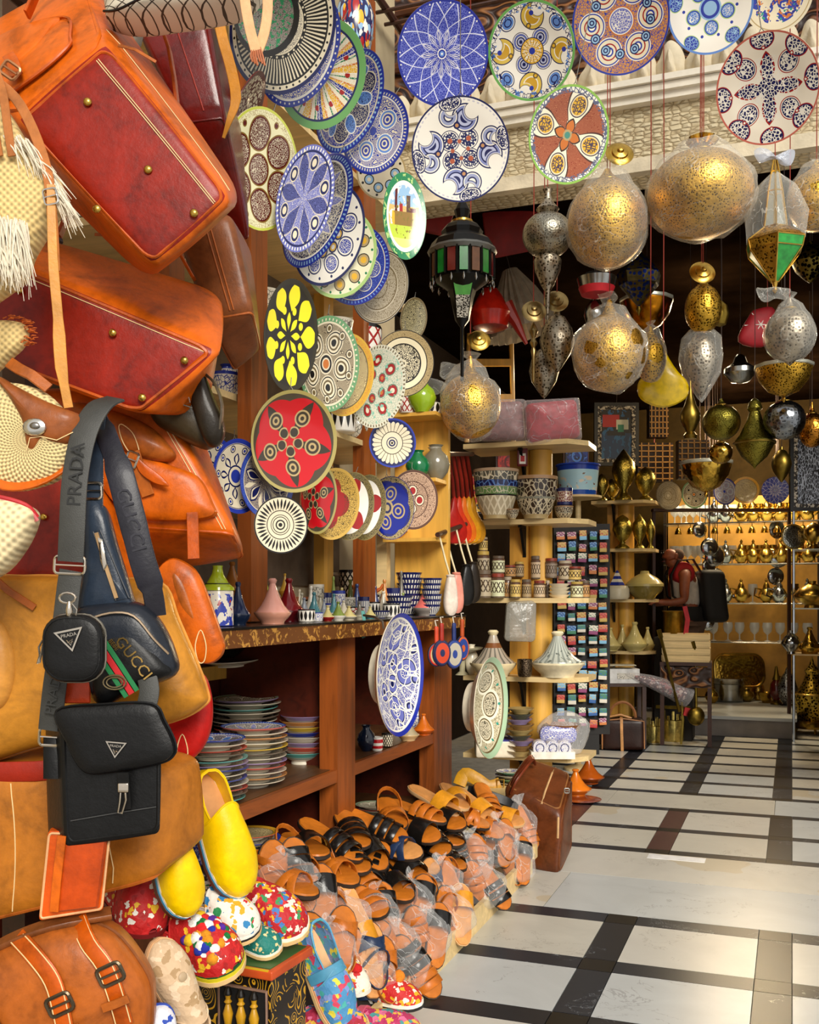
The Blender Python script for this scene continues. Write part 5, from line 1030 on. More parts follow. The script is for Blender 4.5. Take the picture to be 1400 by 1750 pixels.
# ------------------------------------------------------------ stacks of plates in the bays
def flat(label, px, X, z, R, mat, back, group, dep=.1, deep=0, name='plate', jx=0, tilt=0):
    d = dX(px, X); c = at(px+jx, HZ-(z-H)*FP/d, d)
    Mw = Matrix.Translation(c) @ Matrix.Rotation(rad(-90+tilt), 4, 'X') @ Matrix.Rotation(rad(rr.uniform(0, 360)), 4, 'Y') @ Matrix.Scale(R, 4)
    return inst(name, plate_mesh(dep, deep), [mat, back], Mw, label, 'bowl' if deep else 'plate', group)
RIM = [(c, w_) for c, w_ in (('#2c3c98', 'blue'), ('#d8cdb4', 'cream'), ('#c98a4a', 'amber'), ('#6a5a4a', 'brown'), ('#c8503c', 'coral'), ('#e0b83c', 'yellow'), ('#58a8a0', 'turquoise'), ('#9a86b0', 'lilac'))]
RMAT = {w_: ceramic('w', [('fil', 14, .08, 0, .8, 'm'), ('ring', .84, 1.01, c)]) for c, w_ in RIM}; BMAT = {w_: ceramic('#e0d8c4', [('ring', .8, 1.01, c), ('ring', .72, .76, c)]) for c, w_ in RIM}
def stack(px, X, z0, n_, R, step, seq, where, dep=.1, deep=0, name='plate', top=None):
    for i in range(n_):
        w_ = seq[i % len(seq)]; mt = RMAT[w_]
        if i == n_-1 and top: mt = pa[top]
        flat('%s rimmed %s in %s' % (w_, 'bowl' if deep else 'plate', where), px, X, z0+.07*R+i*step, R*rr.uniform(.95, 1.03), mt, BMAT[w_], where, dep, deep, name, rr.uniform(-2, 2), rr.uniform(-1.5, 1.5))
stack(420, -1.86, ZS, 15, .122, .0155, ['cream', 'brown', 'cream', 'turquoise', 'cream', 'lilac', 'cream', 'coral', 'brown'], 'the tallest plate stack at the back of the bay', top='greend')
stack(434, -1.63, ZS, 12, .108, .0155, ['cream', 'amber', 'cream', 'coral', 'lilac', 'cream', 'brown', 'yellow'], 'the plate stack beside the bowl stack', top='dish2')
stack(366, -1.6, ZS, 13, .098, .0145, ['turquoise', 'brown', 'coral', 'cream', 'blue', 'cream', 'blue', 'lilac'], 'the plate stack nearest the leather bags', top='med6')
stack(519, -1.68, ZS, 8, .088, .019, ['turquoise', 'coral', 'lilac', 'cream', 'blue', 'yellow', 'amber', 'lilac'], 'the footed bowl stack by the bay post', .1, .42, 'bowl', top='dish2')
stack(568, -1.75, ZS, 3, .07, .05, ['brown', 'coral', 'cream'], 'the deep bowl stack against the bay post', .1, .5, 'bowl')
stack(428, -1.58, ZL, 11, .09, .019, ['cream', 'turquoise', 'brown', 'blue', 'coral', 'amber'], 'the low stack behind the yellow slipper', top='yell2')
stack(637, -1.62, ZL, 6, .075, .014, ['coral', 'cream', 'turquoise', 'brown', 'coral', 'cream'], 'the low stack beside the tan sandals', top='greend')
d = dX(497, -1.84); t = thing('lidded_pot', 'black and white lidded pot on top of the plates', 'pot', 497, 1220, d); t.part('bowl', MB().lathe(bowlp(36, 22), 28), CREAM); l = t.part('lid', MB().lathe([(30, 20), (29, 28), (22, 42), (10, 50), (6, 52), (6, 56), (9, 60), (0, 61)], 28), KBW)
stack(500, -1.86, ZS, 9, .1, .0155, ['cream', 'blue', 'brown'], 'the half hidden stack under the lidded pot')
flat('broad yellow rimmed plate on the dark back rail', 392, -1.97, 1.05, .12, RMAT['yellow'], CREAM, None, tilt=4); lobj('dark_bowl', 'dark bowl resting on the broad yellow rimmed plate', 'bowl', 385, HZ-(1.075-H)*FP/dX(385, -1.97), dX(385, -1.97), bowlp(34, 16), CG('#14100c')); lobj('red_cup', 'small red cup on the dark back rail', 'cup', 447, HZ-(1.045-H)*FP/dX(447, -1.99), dX(447, -1.99), cupp(8, 22), CG('#7a1c0c'))
# shelf of the far bay
def bay(px, X): return HZ-(ZS-H)*FP/dX(px, X), dX(px, X)
y, d = bay(724, -1.53); tagine('orange tagine on the far bay shelf', 724, y, d, 40, 36, CG('#c85a14'), CG('#d06a1c'))
y, d = bay(698, -1.53); tagine('beige tagine with grey lid on the far bay shelf', 698, y, d, 38, 40, CG('#c8a878'), CG('#a89878'))
y, d = bay(713, -1.6); t = thing('lidded_pot', 'round black and white lidded pot on the far bay shelf', 'pot', 713, y, d); t.part('pot', MB().lathe([(12, 0), (17, 10), (18, 24), (16, 28), (0, 28)], 24), BLW); t.part('lid', MB().lathe([(17, 28), (15, 38), (8, 48), (3, 51), (5, 56), (0, 58)], 24), KBW)
y, d = bay(690, -1.68); lobj('sugar_pot', 'small lidded sugar pot behind the beige tagine', 'pot', 690, y, d, [(10, 0), (13, 20), (12, 40), (9, 50), (3, 54), (4, 59), (0, 61)], ST_K)
y, d = bay(662, -1.54); lobj('cup', 'black and white square patterned cup in the far bay', 'cup', 662, y, d, cupp(10, 24), ST_K); y, d = bay(645, -1.54); lobj('cup', 'red and white banded cup in the far bay', 'cup', 645, y, d, cupp(10, 24), ceramic('w', [('ring', .2, .4, 'R'), ('ring', .6, .85, 'R')], True)); y, d = bay(626, -1.58); lobj('dark_vase', 'dark blue round vase in the far bay', 'vase', 626, y, d, vasep(16, 44), CG('#101c30')); y, d = bay(676, -1.66); lobj('cup', 'plain cream cup in the far bay', 'cup', 676, y, d, cupp(11, 26), CREAM)
# round drums and paddles hung on the end post
for i, (px, py, c1, c2, r, lab) in enumerate(((746, 1119, '#c8a878', '#c8301c', 15, 'small tan hand drum with a red centre'), (755, 1116, '#c8401c', '#1c2450', 17, 'small hand drum with red and navy rings'), (776, 1118, '#b8b09c', '#28408a', 19, 'blue rimmed mesh hand drum'), (790, 1108, '#28408a', '#c85a28', 16, 'blue and orange hand drum on its side'))):
    d = dX(px, XF+.07+i*.02); t = thing('hand_drum', lab+' hanging on the cabinet end post', 'drum', px, py, d, 25+i*8)
    t.part('skin', MB().slab(ell(2*r, 2.5*r, 24), -3, 3, bev=.05), ceramic(c1, [('ring', 0, .3, c2), ('ring', .82, 1.01, c2)], rough=.5)); t.part('hoop', MB().tube([(r*cos(a), 0, 1.25*r*sin(a)) for a in [k*pi/10 for k in range(20)]], 2, 6, True), M('#1c2040', .4))
    t.part('handle', MB().soft((4, 3, 16), 3, M=Matrix.Translation((0, 0, r*1.25+14))), M(('#c8401c', '#a02818', '#20306a', '#b04818')[i], .5)); t.part('loop', MB().tube([(0, 0, r*1.25+28), (-3, 0, r*1.25+40), (3, 0, r*1.25+40)], 1, 5), M('#d8d0c0', .7))
mb = MB().strap([(0, 0, 0), (3, -2, -18), (-4, -2, -34), (2, 0, -46)], 6, 2); onep('ribbon', 'teal ribbon tied above the large blue dish', 'ribbon', mb, M('#4a9088', .6), 620, 1044, dX(620, XF+.03)); t = thing('hook', 'metal wall hook holding the large blue dish', 'hook', 640, 1062, 3.55); t.part('bar', MB().tube([(-20, 30, 10), (0, 0, 8), (14, -10, 0), (16, -12, -12)], 2, 6), HK)
# ------------------------------------------------------------ slippers
def embro(base, cols, sc=90, w=.35, name='embroidery'):
    n = NT(name); o = n.coord('Object'); nz = n.n('ShaderNodeTexNoise'); n.put(nz.inputs['Vector'], o); nz.inputs['Scale'].default_value = sc*.9; vm = n.n('ShaderNodeVectorMath', operation='MULTIPLY_ADD'); n.put(vm.inputs[0], E(n, nz.outputs[1])); vm.inputs[1].default_value = (1.6/sc,)*3; n.put(vm.inputs[2], o); o = E(n, vm.outputs[0]); v = n.vor(o, sc, 'F1', 0); c = n.sep(n.vor(o, sc, 'F1', 1))
    col = lin(base)
    k = len(cols)
    for i, q in enumerate(cols): col = n.mix(c[0].gt(i/k)*c[0].lt((i+.8)/k)*v.lt(w*1.75), col, lin(q))
    n.bump(v, .5, .004); return n.fin(col, .65)
SW = [(0, .25), (.03, .52), (.1, .74), (.22, .8), (.4, .8), (.58, .93), (.72, 1), (.84, .92), (.93, .7), (.98, .4), (1, .18)]
def interp(tab, t):
    for (a, b), (c, e) in zip(tab, tab[1:]):
        if t <= c: return b+(e-b)*(t-a)/(c-a)
    return tab[-1][1]
def sole_outline(L, Wd, n=16, f=1, pt=0):
    ts = [.5-.5*cos(pi*i/n) for i in range(n+1)]
    r = [((t-.5)*L*f, interp(SW, t)*Wd/2*f*(1-pt*max(0, t-.8)*3)) for t in ts]
    return r+[(x, -y) for x, y in reversed(r)]
def slipper(t, L, Wd, Ht, up, soles, insole, heel=.62, op=.42, pt=0, trim=None, back=True):
    z = 0
    for i, (m_, th) in enumerate(soles):
        o = sole_outline(L*(1.03-.01*i), Wd*(1.05-.02*i), 16, 1, pt)
        t.part('sole' if i == 0 else 'welt', MB().loft([[(x, y, z) for x, y in o], [(x, y, z+th) for x, y in o]]), m_); z += th
    t.part('insole', MB().loft([[(x*.96, y*.9, z-.5) for x, y in sole_outline(L, Wd, 16, 1, pt)], [(x*.95, y*.88, z+1) for x, y in sole_outline(L, Wd, 16, 1, pt)]]), insole)
    HT = [(op, 1.0), (op+.12, .97), (.75, .8), (.88, .55), (.96, .34), (1, .12)]
    rings = []
    for i in range(17):
        q = op+(1-op)*(1-(1-i/16)**1.6); w = interp(SW, q)*Wd/2*(1-pt*max(0, q-.8)*3); h = interp(HT, q)*Ht
        rings.append([((q-.5)*L-(.09*L*sin(pi*k/14)**2 if i == 0 else 0), w*cos(pi*k/14), z-1+h*max(0, sin(pi*k/14))**.75) for k in range(15)])
    v = MB().loft(rings, False, (False, False)); 
    inner = [[(x-1 if i else x-2, y*.94, z+(zz-z)*.93) for x, y, zz in r] for i, r in enumerate(rings)]
    v.loft([rings[0], inner[0]], False, (False, False)); v.loft(inner, False, (False, False))
    vm = t.part('vamp', v, up, sharp=60)
    t.part('topline', MB().tube(rings[0], 1.6, 6), trim or up, vm)
    if back:
        HB = [(0, heel), (.1, heel*.97), (.25, heel*.82), (op*.8, heel*.78), (op+.06, .6)]
        a = [op+.05-(op+.05)*sin(pi/2*i/12) for i in range(13)]; a = a+list(reversed(a[:-1])); N = len(a); lo = []; hi = []; hi2 = []; lo2 = []
        for i, q in enumerate(a):
            sg = 1 if i < N//2 else -1 if i > N//2 else 0
            w = interp(SW, q)*Wd/2; w = w if q > .005 else w*.3; h = interp(HB, q)*Ht
            lo.append(((q-.5)*L, sg*w, z-1)); kk = .86-.14*max(0, q-.25)/.2; hi.append(((q-.5)*L+.02*L, sg*w*kk, z+h)); hi2.append(((q-.5)*L+.035*L, sg*w*(kk-.08), z+h)); lo2.append(((q-.5)*L+.02*L, sg*w*.9, z-1))
        mid = [((l_[0]+h_[0])/2-.012*L, (l_[1]+h_[1])/2*1.04, (l_[2]+h_[2])/2) for l_, h_ in zip(lo, hi)]
        b = MB().loft([lo, mid, hi, hi2, lo2], False, (False, False)); hb = t.part('heel_counter', b, up, sharp=60); t.part('collar', MB().tube(hi, 1.5, 6), trim or up, hb)
    return vm, z
def place(name, label, px, py, d, toe, upv, group=None): return Th(name, label, 'slipper', frame_ax(px, py, d, toe, upv), d/FP, group)
YL = leather('#f0c400', .85, .38, .1, 'yellow_leather'); SKY = M('#3a90b8', .4); WHT = M('#e8e2d4', .5); SBR = M('#5a2a14', .5); CRS = M('#d8b47c', .6, name='crepe')
t = place('slipper', 'bright yellow leather slipper propped upright before the plate stacks', 368, 1428, 2.42, (80, -25, -190), (.72, -.72, .22)); slipper(t, 222, 84, 60, YL, [(SBR, 7), (SKY, 4), (WHT, 5)], M('#c8905a', .6), .6, .4)
t = place('slipper', 'bright yellow leather slipper tucked under the black messenger bag', 286, 1478, 2.22, (62, -20, -160), (.7, -.7, .2)); slipper(t, 186, 76, 52, YL, [(SBR, 9), (SKY, 5), (WHT, 5)], M('#c8905a', .6), .6, .4)
BLE = embro('#1c2c9a', ['#c8d0e8', '#8a98d0', '#e8e4d0'], 120, .28)
t = place('slipper', 'royal blue embroidered slipper between the two yellow ones', 312, 1470, 2.5, (40, 0, -120), (.75, -.6, .2)); slipper(t, 160, 64, 40, BLE, [(SBR, 6), (WHT, 4)], M('#a8906a', .6))
DBE = embro('#2a1a14', ['#d8c8b8', '#b8a898'], 90, .3)
t = place('slipper', 'dark brown slipper with silver embroidery behind yellow one', 322, 1432, 2.52, (60, 10, -100), (.6, -.7, .3)); slipper(t, 130, 60, 36, DBE, [(SBR, 6)], M('#a8906a', .6))
t = place('slipper', 'dark brown slipper with silver beads below the upright yellow slipper', 366, 1512, 2.5, (40, 10, -70), (-.6, -.7, .3)); slipper(t, 110, 56, 40, DBE, [(SBR, 6)], M('#c8a878', .6))
def poms(t, L, Wd, Ht, n, seed, parent, r=6, cols=('#c81c1c', '#4a1a8a', '#d88a14', '#0e6a30', '#e8e4dc', '#1c2c9a', '#e0b414')):
    q = random.Random(seed)
    for i in range(n):
        u = q.uniform(.5, .9); a = q.uniform(.25, .75)*pi; w = interp(SW, u)*Wd/2; h = Ht*interp([(.4, 1), (.75, .8), (.9, .5), (1, .1)], u)
        mb = MB().ball(((u-.5)*L, w*cos(a), 12+h*sin(a)**.75), r*q.uniform(.75, 1.25), 10).jig(.6, .9, i)
        t.part('pompom', mb, M(q.choice(cols), .95, 0, .25, 120, name='wool'), parent)
REDE = embro('#b81414', ['#e8e4d8', '#e0b020', '#c81c1c', '#b81414', '#a01010'], 70, .3)
t = place('slipper', 'red slipper covered in woollen pompoms on the painted stool', 342, 1638, 2.3, (.86, -.5, -.16), (-.12, -.35, .93)); v, z = slipper(t, 168, 96, 74, REDE, [(CRS, 9), (M('#c8b81c', .5), 7), (M('#1c4a24', .5), 3)], M('#a02020', .7), .8, .36); poms(t, 168, 96, 74, 44, 4, v, 9.5)
mb = MB()
for s_ in (-1, 1):
    for k in range(16): mb.tube([(-74+k*4.4, s_*(36-k*.2)-2, 20+k*2.4), (-71+k*4.4, s_*(36-k*.2)+2, 27+k*2.4)], 1.3, 4); mb.tube([(-71+k*4.4, s_*(36-k*.2)-2, 20+k*2.4), (-74+k*4.4, s_*(36-k*.2)+2, 27+k*2.4)], 1.3, 4)
t.part('cross_stitching', mb, M('#e8e0d0', .8), v)
t = place('slipper', 'white slipper embroidered with coloured houses', 382, 1580, 2.42, (.9, -.42, -.2), (-.05, -.35, .93)); v, z = slipper(t, 136, 78, 54, embro('#e6e0d4', ['#c82020', '#e0a020', '#2a7ab0', '#2a8a50', '#e6e0d4', '#e6e0d4', '#e6e0d4'], 55, .33), [(CRS, 7), (M('#1a1a1a', .5), 4), (WHT, 5)], M('#c8c0b0', .6), .7)
t = place('slipper', 'red slipper with colourful embroidered swirl behind the white one', 455, 1572, 2.55, (.88, -.45, -.22), (-.05, -.4, .92)); v, z = slipper(t, 158, 84, 62, embro('#b0141c', ['#e0a81c', '#b0141c', '#3a70b0', '#e8d8c8', '#c82828', '#3a8a50'], 80, .34), [(CRS, 8), (WHT, 6)], M('#8a2020', .6), .7)
t = place('slipper', 'teal slipper with beaded edge under the white one', 438, 1618, 2.46, (.92, -.35, -.1), (0, -.35, .94)); slipper(t, 92, 56, 34, embro('#14746a', ['#14746a', '#d8c890', '#14746a'], 110, .3), [(CRS, 6), (WHT, 4)], M('#6a9088', .6))
t = place('slipper', 'red boot with white lace embroidery beside the ochre duffel', 228, 1560, 2.3, (.6, -.7, -.3), (.2, -.3, .9)); slipper(t, 150, 86, 84, REDE, [(M('#6a1414', .5), 7)], M('#8a2020', .6), 1.2, .5)
BEI = embro('#c9ab88', ['#c9ab88', '#d8c0a0', '#c9ab88', '#a88860'], 60, .4)
t = place('slipper', 'pale beige tooled leather slipper standing on its heel', 298, 1692, 2.06, (-46, -20, 130), (.72, -.68, .15)); v, z = slipper(t, 190, 74, 44, BEI, [(M('#b8906a', .5), 6), (PALE, 3)], M('#b89a78', .6), .5, .3); t.part('rosette', MB().ball((30, 0, 44), 9, 14, 0, (1, 1, .4)), M('#b09878', .5), v)
t = place('slipper', 'white and blue patterned shoe peeping below the beige slipper', 270, 1764, 2.0, (-10, -20, 60), (.4, -.8, .1)); slipper(t, 110, 66, 44, embro('#dcdce4', ['#2848a8', '#dcdce4', '#dcdce4'], 80, .35), [(M('#2848a8', .5), 6)], M('#c8c0b0', .6))
STR = embro('#4a8ab8', ['#d8c83c', '#c8405a', '#4a8ab8', '#4aa8a0', '#7a90c8', '#4a8ab8'], 60, .45)
t = place('slipper', 'sky blue embroidered strap shoe leaning on the painted stool', 548, 1672, 2.75, (76, -34, -150), (.75, -.62, .3)); v, z = slipper(t, 190, 70, 44, STR, [(CRS, 7), (M('#d8a070', .6), 4)], M('#e0b080', .6), .9, .55, trim=M('#5aa0c0', .5))
t.part('ankle_strap', MB().strap([(-6, 34*cos(a)*.95, 10+44*sin(a)) for a in [i*pi/10 for i in range(11)]], 18, 4, (1, 0, 0)), M('#4a90b0', .6), v)
t = place('slipper', 'red slipper with orange pompom lying on the floor', 660, 1712, 3.1, (.95, -.28, -.02), (0, -.1, 1)); v, z = slipper(t, 128, 56, 36, embro('#c01c1c', ['#e8e0d0', '#e0a81c', '#c01c1c', '#c01c1c'], 70, .35), [(M('#1a1a1a', .5), 5), (WHT, 6)], M('#a04040', .6), .6); t.part('pompom', MB().ball((22, 4, 46), 11, 12).jig(1.2, .6), M('#e0801c', .95, 0, .2, 120), v); t.part('pompom', MB().ball((-14, 6, 48), 7, 12).jig(1, .6), M('#1c30a8', .95, 0, .2, 120), v)
t = place('slipper', 'small white slipper with a red pompom beside the blue strap shoe', 605, 1682, 3.0, (.3, -.9, -.1), (0, -.3, 1)); v, z = slipper(t, 90, 46, 34, embro('#e6dcc8', ['#e0a81c', '#e6dcc8', '#c02c2c', '#e6dcc8'], 60, .3), [(WHT, 7)], WHT, .7); t.part('pompom', MB().ball((16, 2, 34), 10, 12).jig(1, .6), M('#c01818', .95, 0, .2, 120), v)
t = place('slipper', 'pink and red embroidered shoe at the foot of the stool', 560, 1762, 2.75, (.9, -.3, .2), (-.1, -.4, .9)); slipper(t, 150, 70, 44, embro('#a82848', ['#e0b040', '#d86a90', '#a82848', '#3a70a0', '#a01c2c'], 70, .4), [(CRS, 6)], M('#c86a6a', .6))
t = place('slipper', 'magenta strap shoe at the edge of the floor', 650, 1768, 2.85, (.9, -.3, .1), (-.1, -.4, .9)); v, z = slipper(t, 150, 70, 44, embro('#b02a5a', ['#e0b040', '#d86a90', '#b02a5a', '#4a9090'], 70, .4), [(CRS, 6)], M('#c86a6a', .6)); t.part('ankle_strap', MB().strap([(-24, 32*cos(a), 12+40*sin(a)) for a in [i*pi/10 for i in range(11)]], 14, 4, (1, 0, 0)), M('#c8506a', .6), v)
# slope of boxes that carries the slippers
bx = Th('slipper_stand', 'dark stepped stand under the slippers and low bags', 'stand', WM((0, 0, 0)), 1)
for x0, x1, y0, y1, z in ((-1.45, -.98, 1.3, 1.9, .36),): bx.part('block', MB().box(((x0+x1)/2, (y0+y1)/2, z/2), (x1-x0, y1-y0, z)), W_DARK)
# painted stool with balusters
def scroll():
    n = NT('painted_scrolls'); o = n.coord('Object'); v = n.vor(o, 22, 'SMOOTH_F1'); w = ((v*60).sin()).gt(.72)*n.noise(o, 14).gt(.45)
    return n.fin(n.mix(w, lin('#16100a'), lin('#c8941c')), .35, 0, 1, .4)
SCR = scroll(); px, py, d = 392, 1652, 2.42; t = thing('painted_stool', 'small black stool painted with yellow scrolls and a baluster window', 'stool', px, py, d, -24)
t.part('carcass', MB().box((0, 62, -105), (160, 118, 190)), SCR); tp = t.part('top', MB().soft((92, 70, 8), 3, M=Matrix.Translation((0, 58, 0))), M('#b8481c', .4)); t.part('top_panel', MB().box((0, 58, 8.6), (166, 122, 2)), M('#2a5a2c', .4), tp); t.part('top_border', MB().box((0, -10, 8), (168, 3, 3)), M('#c8a01c', .4), tp)
fx, fz = 26, -70; w_ = t.part('window_frame', MB().tube([(fx+a, 1, fz+b) for a, b in ((-48, 38), (48, 38), (48, -38), (-48, -38))], 3.4, 4, True), M('#8a6a58', .5)); t.part('window_recess', MB().box((fx, 6, fz), (94, 8, 74)), M('#050404', .8), w_)
for k in (-26, 0, 26):
    b = t.part('baluster', MB().lathe([(4, -30), (6, -28), (7, -20), (9, -8), (6, 2), (4, 8), (7, 12), (4, 16), (5, 22), (6, 24)], 14, M=Matrix.Translation((fx+k, -4, fz))), M('#c8941c', .35, coat=.4)); t.part('baluster_cap', MB().lathe([(7, 24), (7, 28), (4, 34), (4, 37)], 12, M=Matrix.Translation((fx+k, -4, fz))), M('#120d08', .4), b); t.part('baluster_foot', MB().lathe([(5, -37), (7, -33), (7, -29)], 12, M=Matrix.Translation((fx+k, -4, fz))), M('#120d08', .4), b)
for x, y in ((-76, 6), (76, 6), (-76, 118), (76, 118)): t.part('leg', MB().box((x, y, -268), (10, 10, 136)), SCR)
# ------------------------------------------------------------ sandals heaped before the cabinet
P0 = Vector((-1.17, 0, .12)); SL = Vector((-.30, 0, .43)).normalized(); NM = Vector((.43, 0, .30)).normalized()
def heap(px, py):
    r = CR*((px-CX)/FP)+CF+CU*((HZ-py)/FP); return NM.dot(P0-C0)/NM.dot(r)
def make_sandal(label, foot, out, strap, kind):
    """0.26 m sandal along +x, origin at sole centre"""
    t = Th('sandal', label, 'sandal', Matrix.Identity(4), .26/100)
    o = sole_outline(100, 40, 12); t.part('outsole', MB().loft([[(x*.98, y*.96, 0) for x, y in o], [(x*1.02, y*1.04, 2) for x, y in o], [(x*1.02, y*1.04, 6) for x, y in o]]), out); t.part('footbed', MB().loft([[(x, y, 5.5) for x, y in o], [(x*.98, y*.96, 8) for x, y in o], [(x*.9, y*.85, 8.4) for x, y in o]]), foot)
    def arch(x0, x1, h, w): return MB().strap([(x0+(x1-x0)*i/10, 20*cos(pi*i/10), 4+h*sin(pi*i/10)) for i in range(11)], w, 1.6, (1, 0, 0))
    if kind == 0:
        for a, b in ((10, 28), (28, 10)): t.part('strap', arch(a, b, 20, 10), strap)
        t.part('heel_strap', MB().strap([(-8-34*sin(pi*i/10), 18*cos(pi*i/10), 6+20*sin(pi*i/10)**.5) for i in range(11)], 6, 1.6, (0, 0, 1)), strap)
    elif kind == 1:
        for a in (4, 18, 31): t.part('strap', arch(a, a-3, 19-abs(a-10)*.2, 11), strap)
    else:
        t.part('strap', arch(22, 18, 22, 26), strap); t.part('buckle', MB().tube([(12, 18, 10), (24, 18, 10), (24, 15, 18), (12, 15, 18)], 1, 5, True), BRASSY)
    return t.o
FT = leather('#b9681c', .7); FT2 = leather('#c98a4c', .75); OS = M('#2a1c12', .6); OS2 = M('#c8a070', .6); SB = leather('#14110f', .6, .22, .5); ST = leather('#b8641a', .6); SY = leather('#d08a1c', .7); SN = leather('#1c2c4a', .7)
PR = [make_sandal('tan leather crossed strap sandal in the sandal heap', FT, OS, ST, 0), make_sandal('black strapped sandal in the sandal heap', FT, OS, SB, 1), make_sandal('mustard wide band slide sandal in the sandal heap', FT2, OS2, SY, 2), make_sandal('black wide band sandal with tan footbed in the sandal heap', FT, OS, SB, 2), make_sandal('navy crossed strap sandal in the sandal heap', FT2, OS, SN, 0), make_sandal('tan three band sandal in the sandal heap', FT, OS, ST, 1)]
GN = ['tan crossed strap sandals in the heap', 'black strapped sandals in the heap', 'mustard slides in the heap', 'black band sandals in the heap', 'navy sandals in the heap', 'tan three band sandals in the heap']
SLIST = [(742, 1368, 2, 20), (775, 1362, 2, -30), (712, 1388, 5, 40), (808, 1376, 2, 10), (668, 1392, 0, -20), (752, 1398, 3, 15), (788, 1396, 0, 60), (832, 1370, 5, -10), (702, 1418, 3, 25), (735, 1432, 1, -15), (640, 1412, 1, 30), (600, 1418, 1, -25), (565, 1436, 1, 35), (622, 1446, 3, -10), (665, 1448, 4, 40), (590, 1462, 1, 10), (640, 1478, 1, -30), (685, 1476, 3, 15), (560, 1482, 0, 20), (545, 1506, 5, -15), (610, 1502, 5, 5), (665, 1508, 3, -8), (705, 1502, 0, 12), (770, 1426, 1, -40), (815, 1408, 0, 25), (750, 1462, 1, 20), (500, 1470, 0, 10), (520, 1446, 3, -12), (560, 1530, 0, -14), (478, 1508, 0, 20), (850, 1396, 2, 35), (618, 1532, 5, 10)]
used = set(); q = random.Random(5)
UPB = Vector((.25, -.1, .96)).normalized()
for i, (px, py, k, an) in enumerate(SLIST):
    P = at(px, py, heap(px, py)); toe = Vector((.75, -.55, -.25)); toe = (Matrix.Rotation(rad(an+q.uniform(-12, 12)), 3, 'Z') @ toe); up = (UPB+Vector((q.uniform(-.2, .2), q.uniform(-.35, .1), 0))).normalized()
    x = (toe-up*toe.dot(up)).normalized(); Mw = Matrix.Translation(P-up*.01) @ Matrix((x, up.cross(x), up)).transposed().to_4x4()
    if k in used: copytree(PR[k], Mw, None, GN[k])
    else: used.add(k); PR[k].matrix_world = Mw; PR[k]['group'] = GN[k]
FILM = film('#f2f2f0', .07, .1)
BAGS = [(486, 1494, 110, 70), (530, 1540, 96, 74), (585, 1572, 100, 84), (640, 1566, 84, 90), (700, 1548, 86, 96), (752, 1512, 80, 84), (800, 1470, 80, 84), (846, 1440, 76, 78), (884, 1414, 66, 84), (560, 1614, 96, 74), (614, 1640, 86, 74), (676, 1620, 84, 84), (728, 1598, 84, 86), (772, 1562, 76, 78), (826, 1512, 72, 70), (880, 1470, 60, 64), (640, 1664, 60, 50), (700, 1652, 60, 60)]
def copies(P, x, up, k):
    Mw = Matrix.Translation(P) @ Matrix((x, up.cross(x), up)).transposed().to_4x4(); o = copytree(PR[k], Mw, {0: 'tan sandal sealed in a clear plastic bag', 1: 'black sandal sealed in a clear plastic bag', 2: 'mustard sandal sealed in a clear plastic bag', 3: 'black band sandal sealed in a clear plastic bag', 5: 'tan banded sandal sealed in a clear plastic bag', 4: 'navy sandal sealed in a clear plastic bag'}[k], 'sandals packed in plastic bags'); o.scale = (.86,)*3
for i, (px, py, w, h) in enumerate(BAGS):
    d = heap(px, py)-.02; P = at(px, py, d); Mw = frame(px, py, d, 30, 0, 0)
    mb = MB(); mb.pillow(smooth([(-w*.5, -h*.3), (-w*.42, -h*.5), (w*.3, -h*.52), (w*.52, -h*.25), (w*.48, h*.2), (w*.22, h*.42), (0, h*.5), (-w*.25, h*.4), (-w*.5, h*.15)], 3), 66, 6, 2.6)
    mb.pillow(smooth([(-4, h*.44), (4, h*.44), (16, h*.66), (4, h*.6), (-4, h*.7), (-14, h*.62)], 3), 12, 3, 2)
    mb.jig(4.5, .16, i); one('plastic_bag', 'clear plastic bag of sandals along the front of the heap', 'bag', mb, FILM, Mw, d/FP, 'plastic bags of sandals')
    for s_ in (-1, 1):
        up = Vector((.7, -.62, .3+.2*s_)).normalized(); x = Vector((q.uniform(-.2, .2), .25*s_+q.uniform(-.2, .2), .9*(1 if (i+s_) % 3 else -1))); x = (x-up*x.dot(up)).normalized()
        copies(P+CR*(s_*w*.2*d/FP)+CF*.012*(1+s_)+Vector((0, 0, -.01)), x, up, (0, 1, 5, 3, 0, 2, 5, 1, 0, 3, 4)[(i*2+(s_ > 0)) % 11])
tr = Th('sandal_tray', 'pale wooden tray board along the front of the sandal heap', 'tray', WM((0, 0, 0)), 1); ya, yb = 2.55, yX(905, -1.16)
tr.part('front_board', MB().box((-1.155, (ya+yb)/2, .045), (.02, yb-ya, .09)), W_PALE); tr.part('base_board', MB().box((-1.32, (ya+yb)/2, .05), (.31, yb-ya, .02)), W_PALE)
MBD = MB(); r8 = [[(-1.17, y, .06), (-1.2, y, .1), (-1.45, y, .38), (-1.46, y, .06)] for y in (ya, yb-.45)]; tr.part('packing', MBD.loft(r8), M('#2a2018', .9), label='dark cardboard packing under the sandals')
tr.part('end_block', MB().box((-1.15, yb-.03, .11), (.06, .05, .06)), W_PALE)
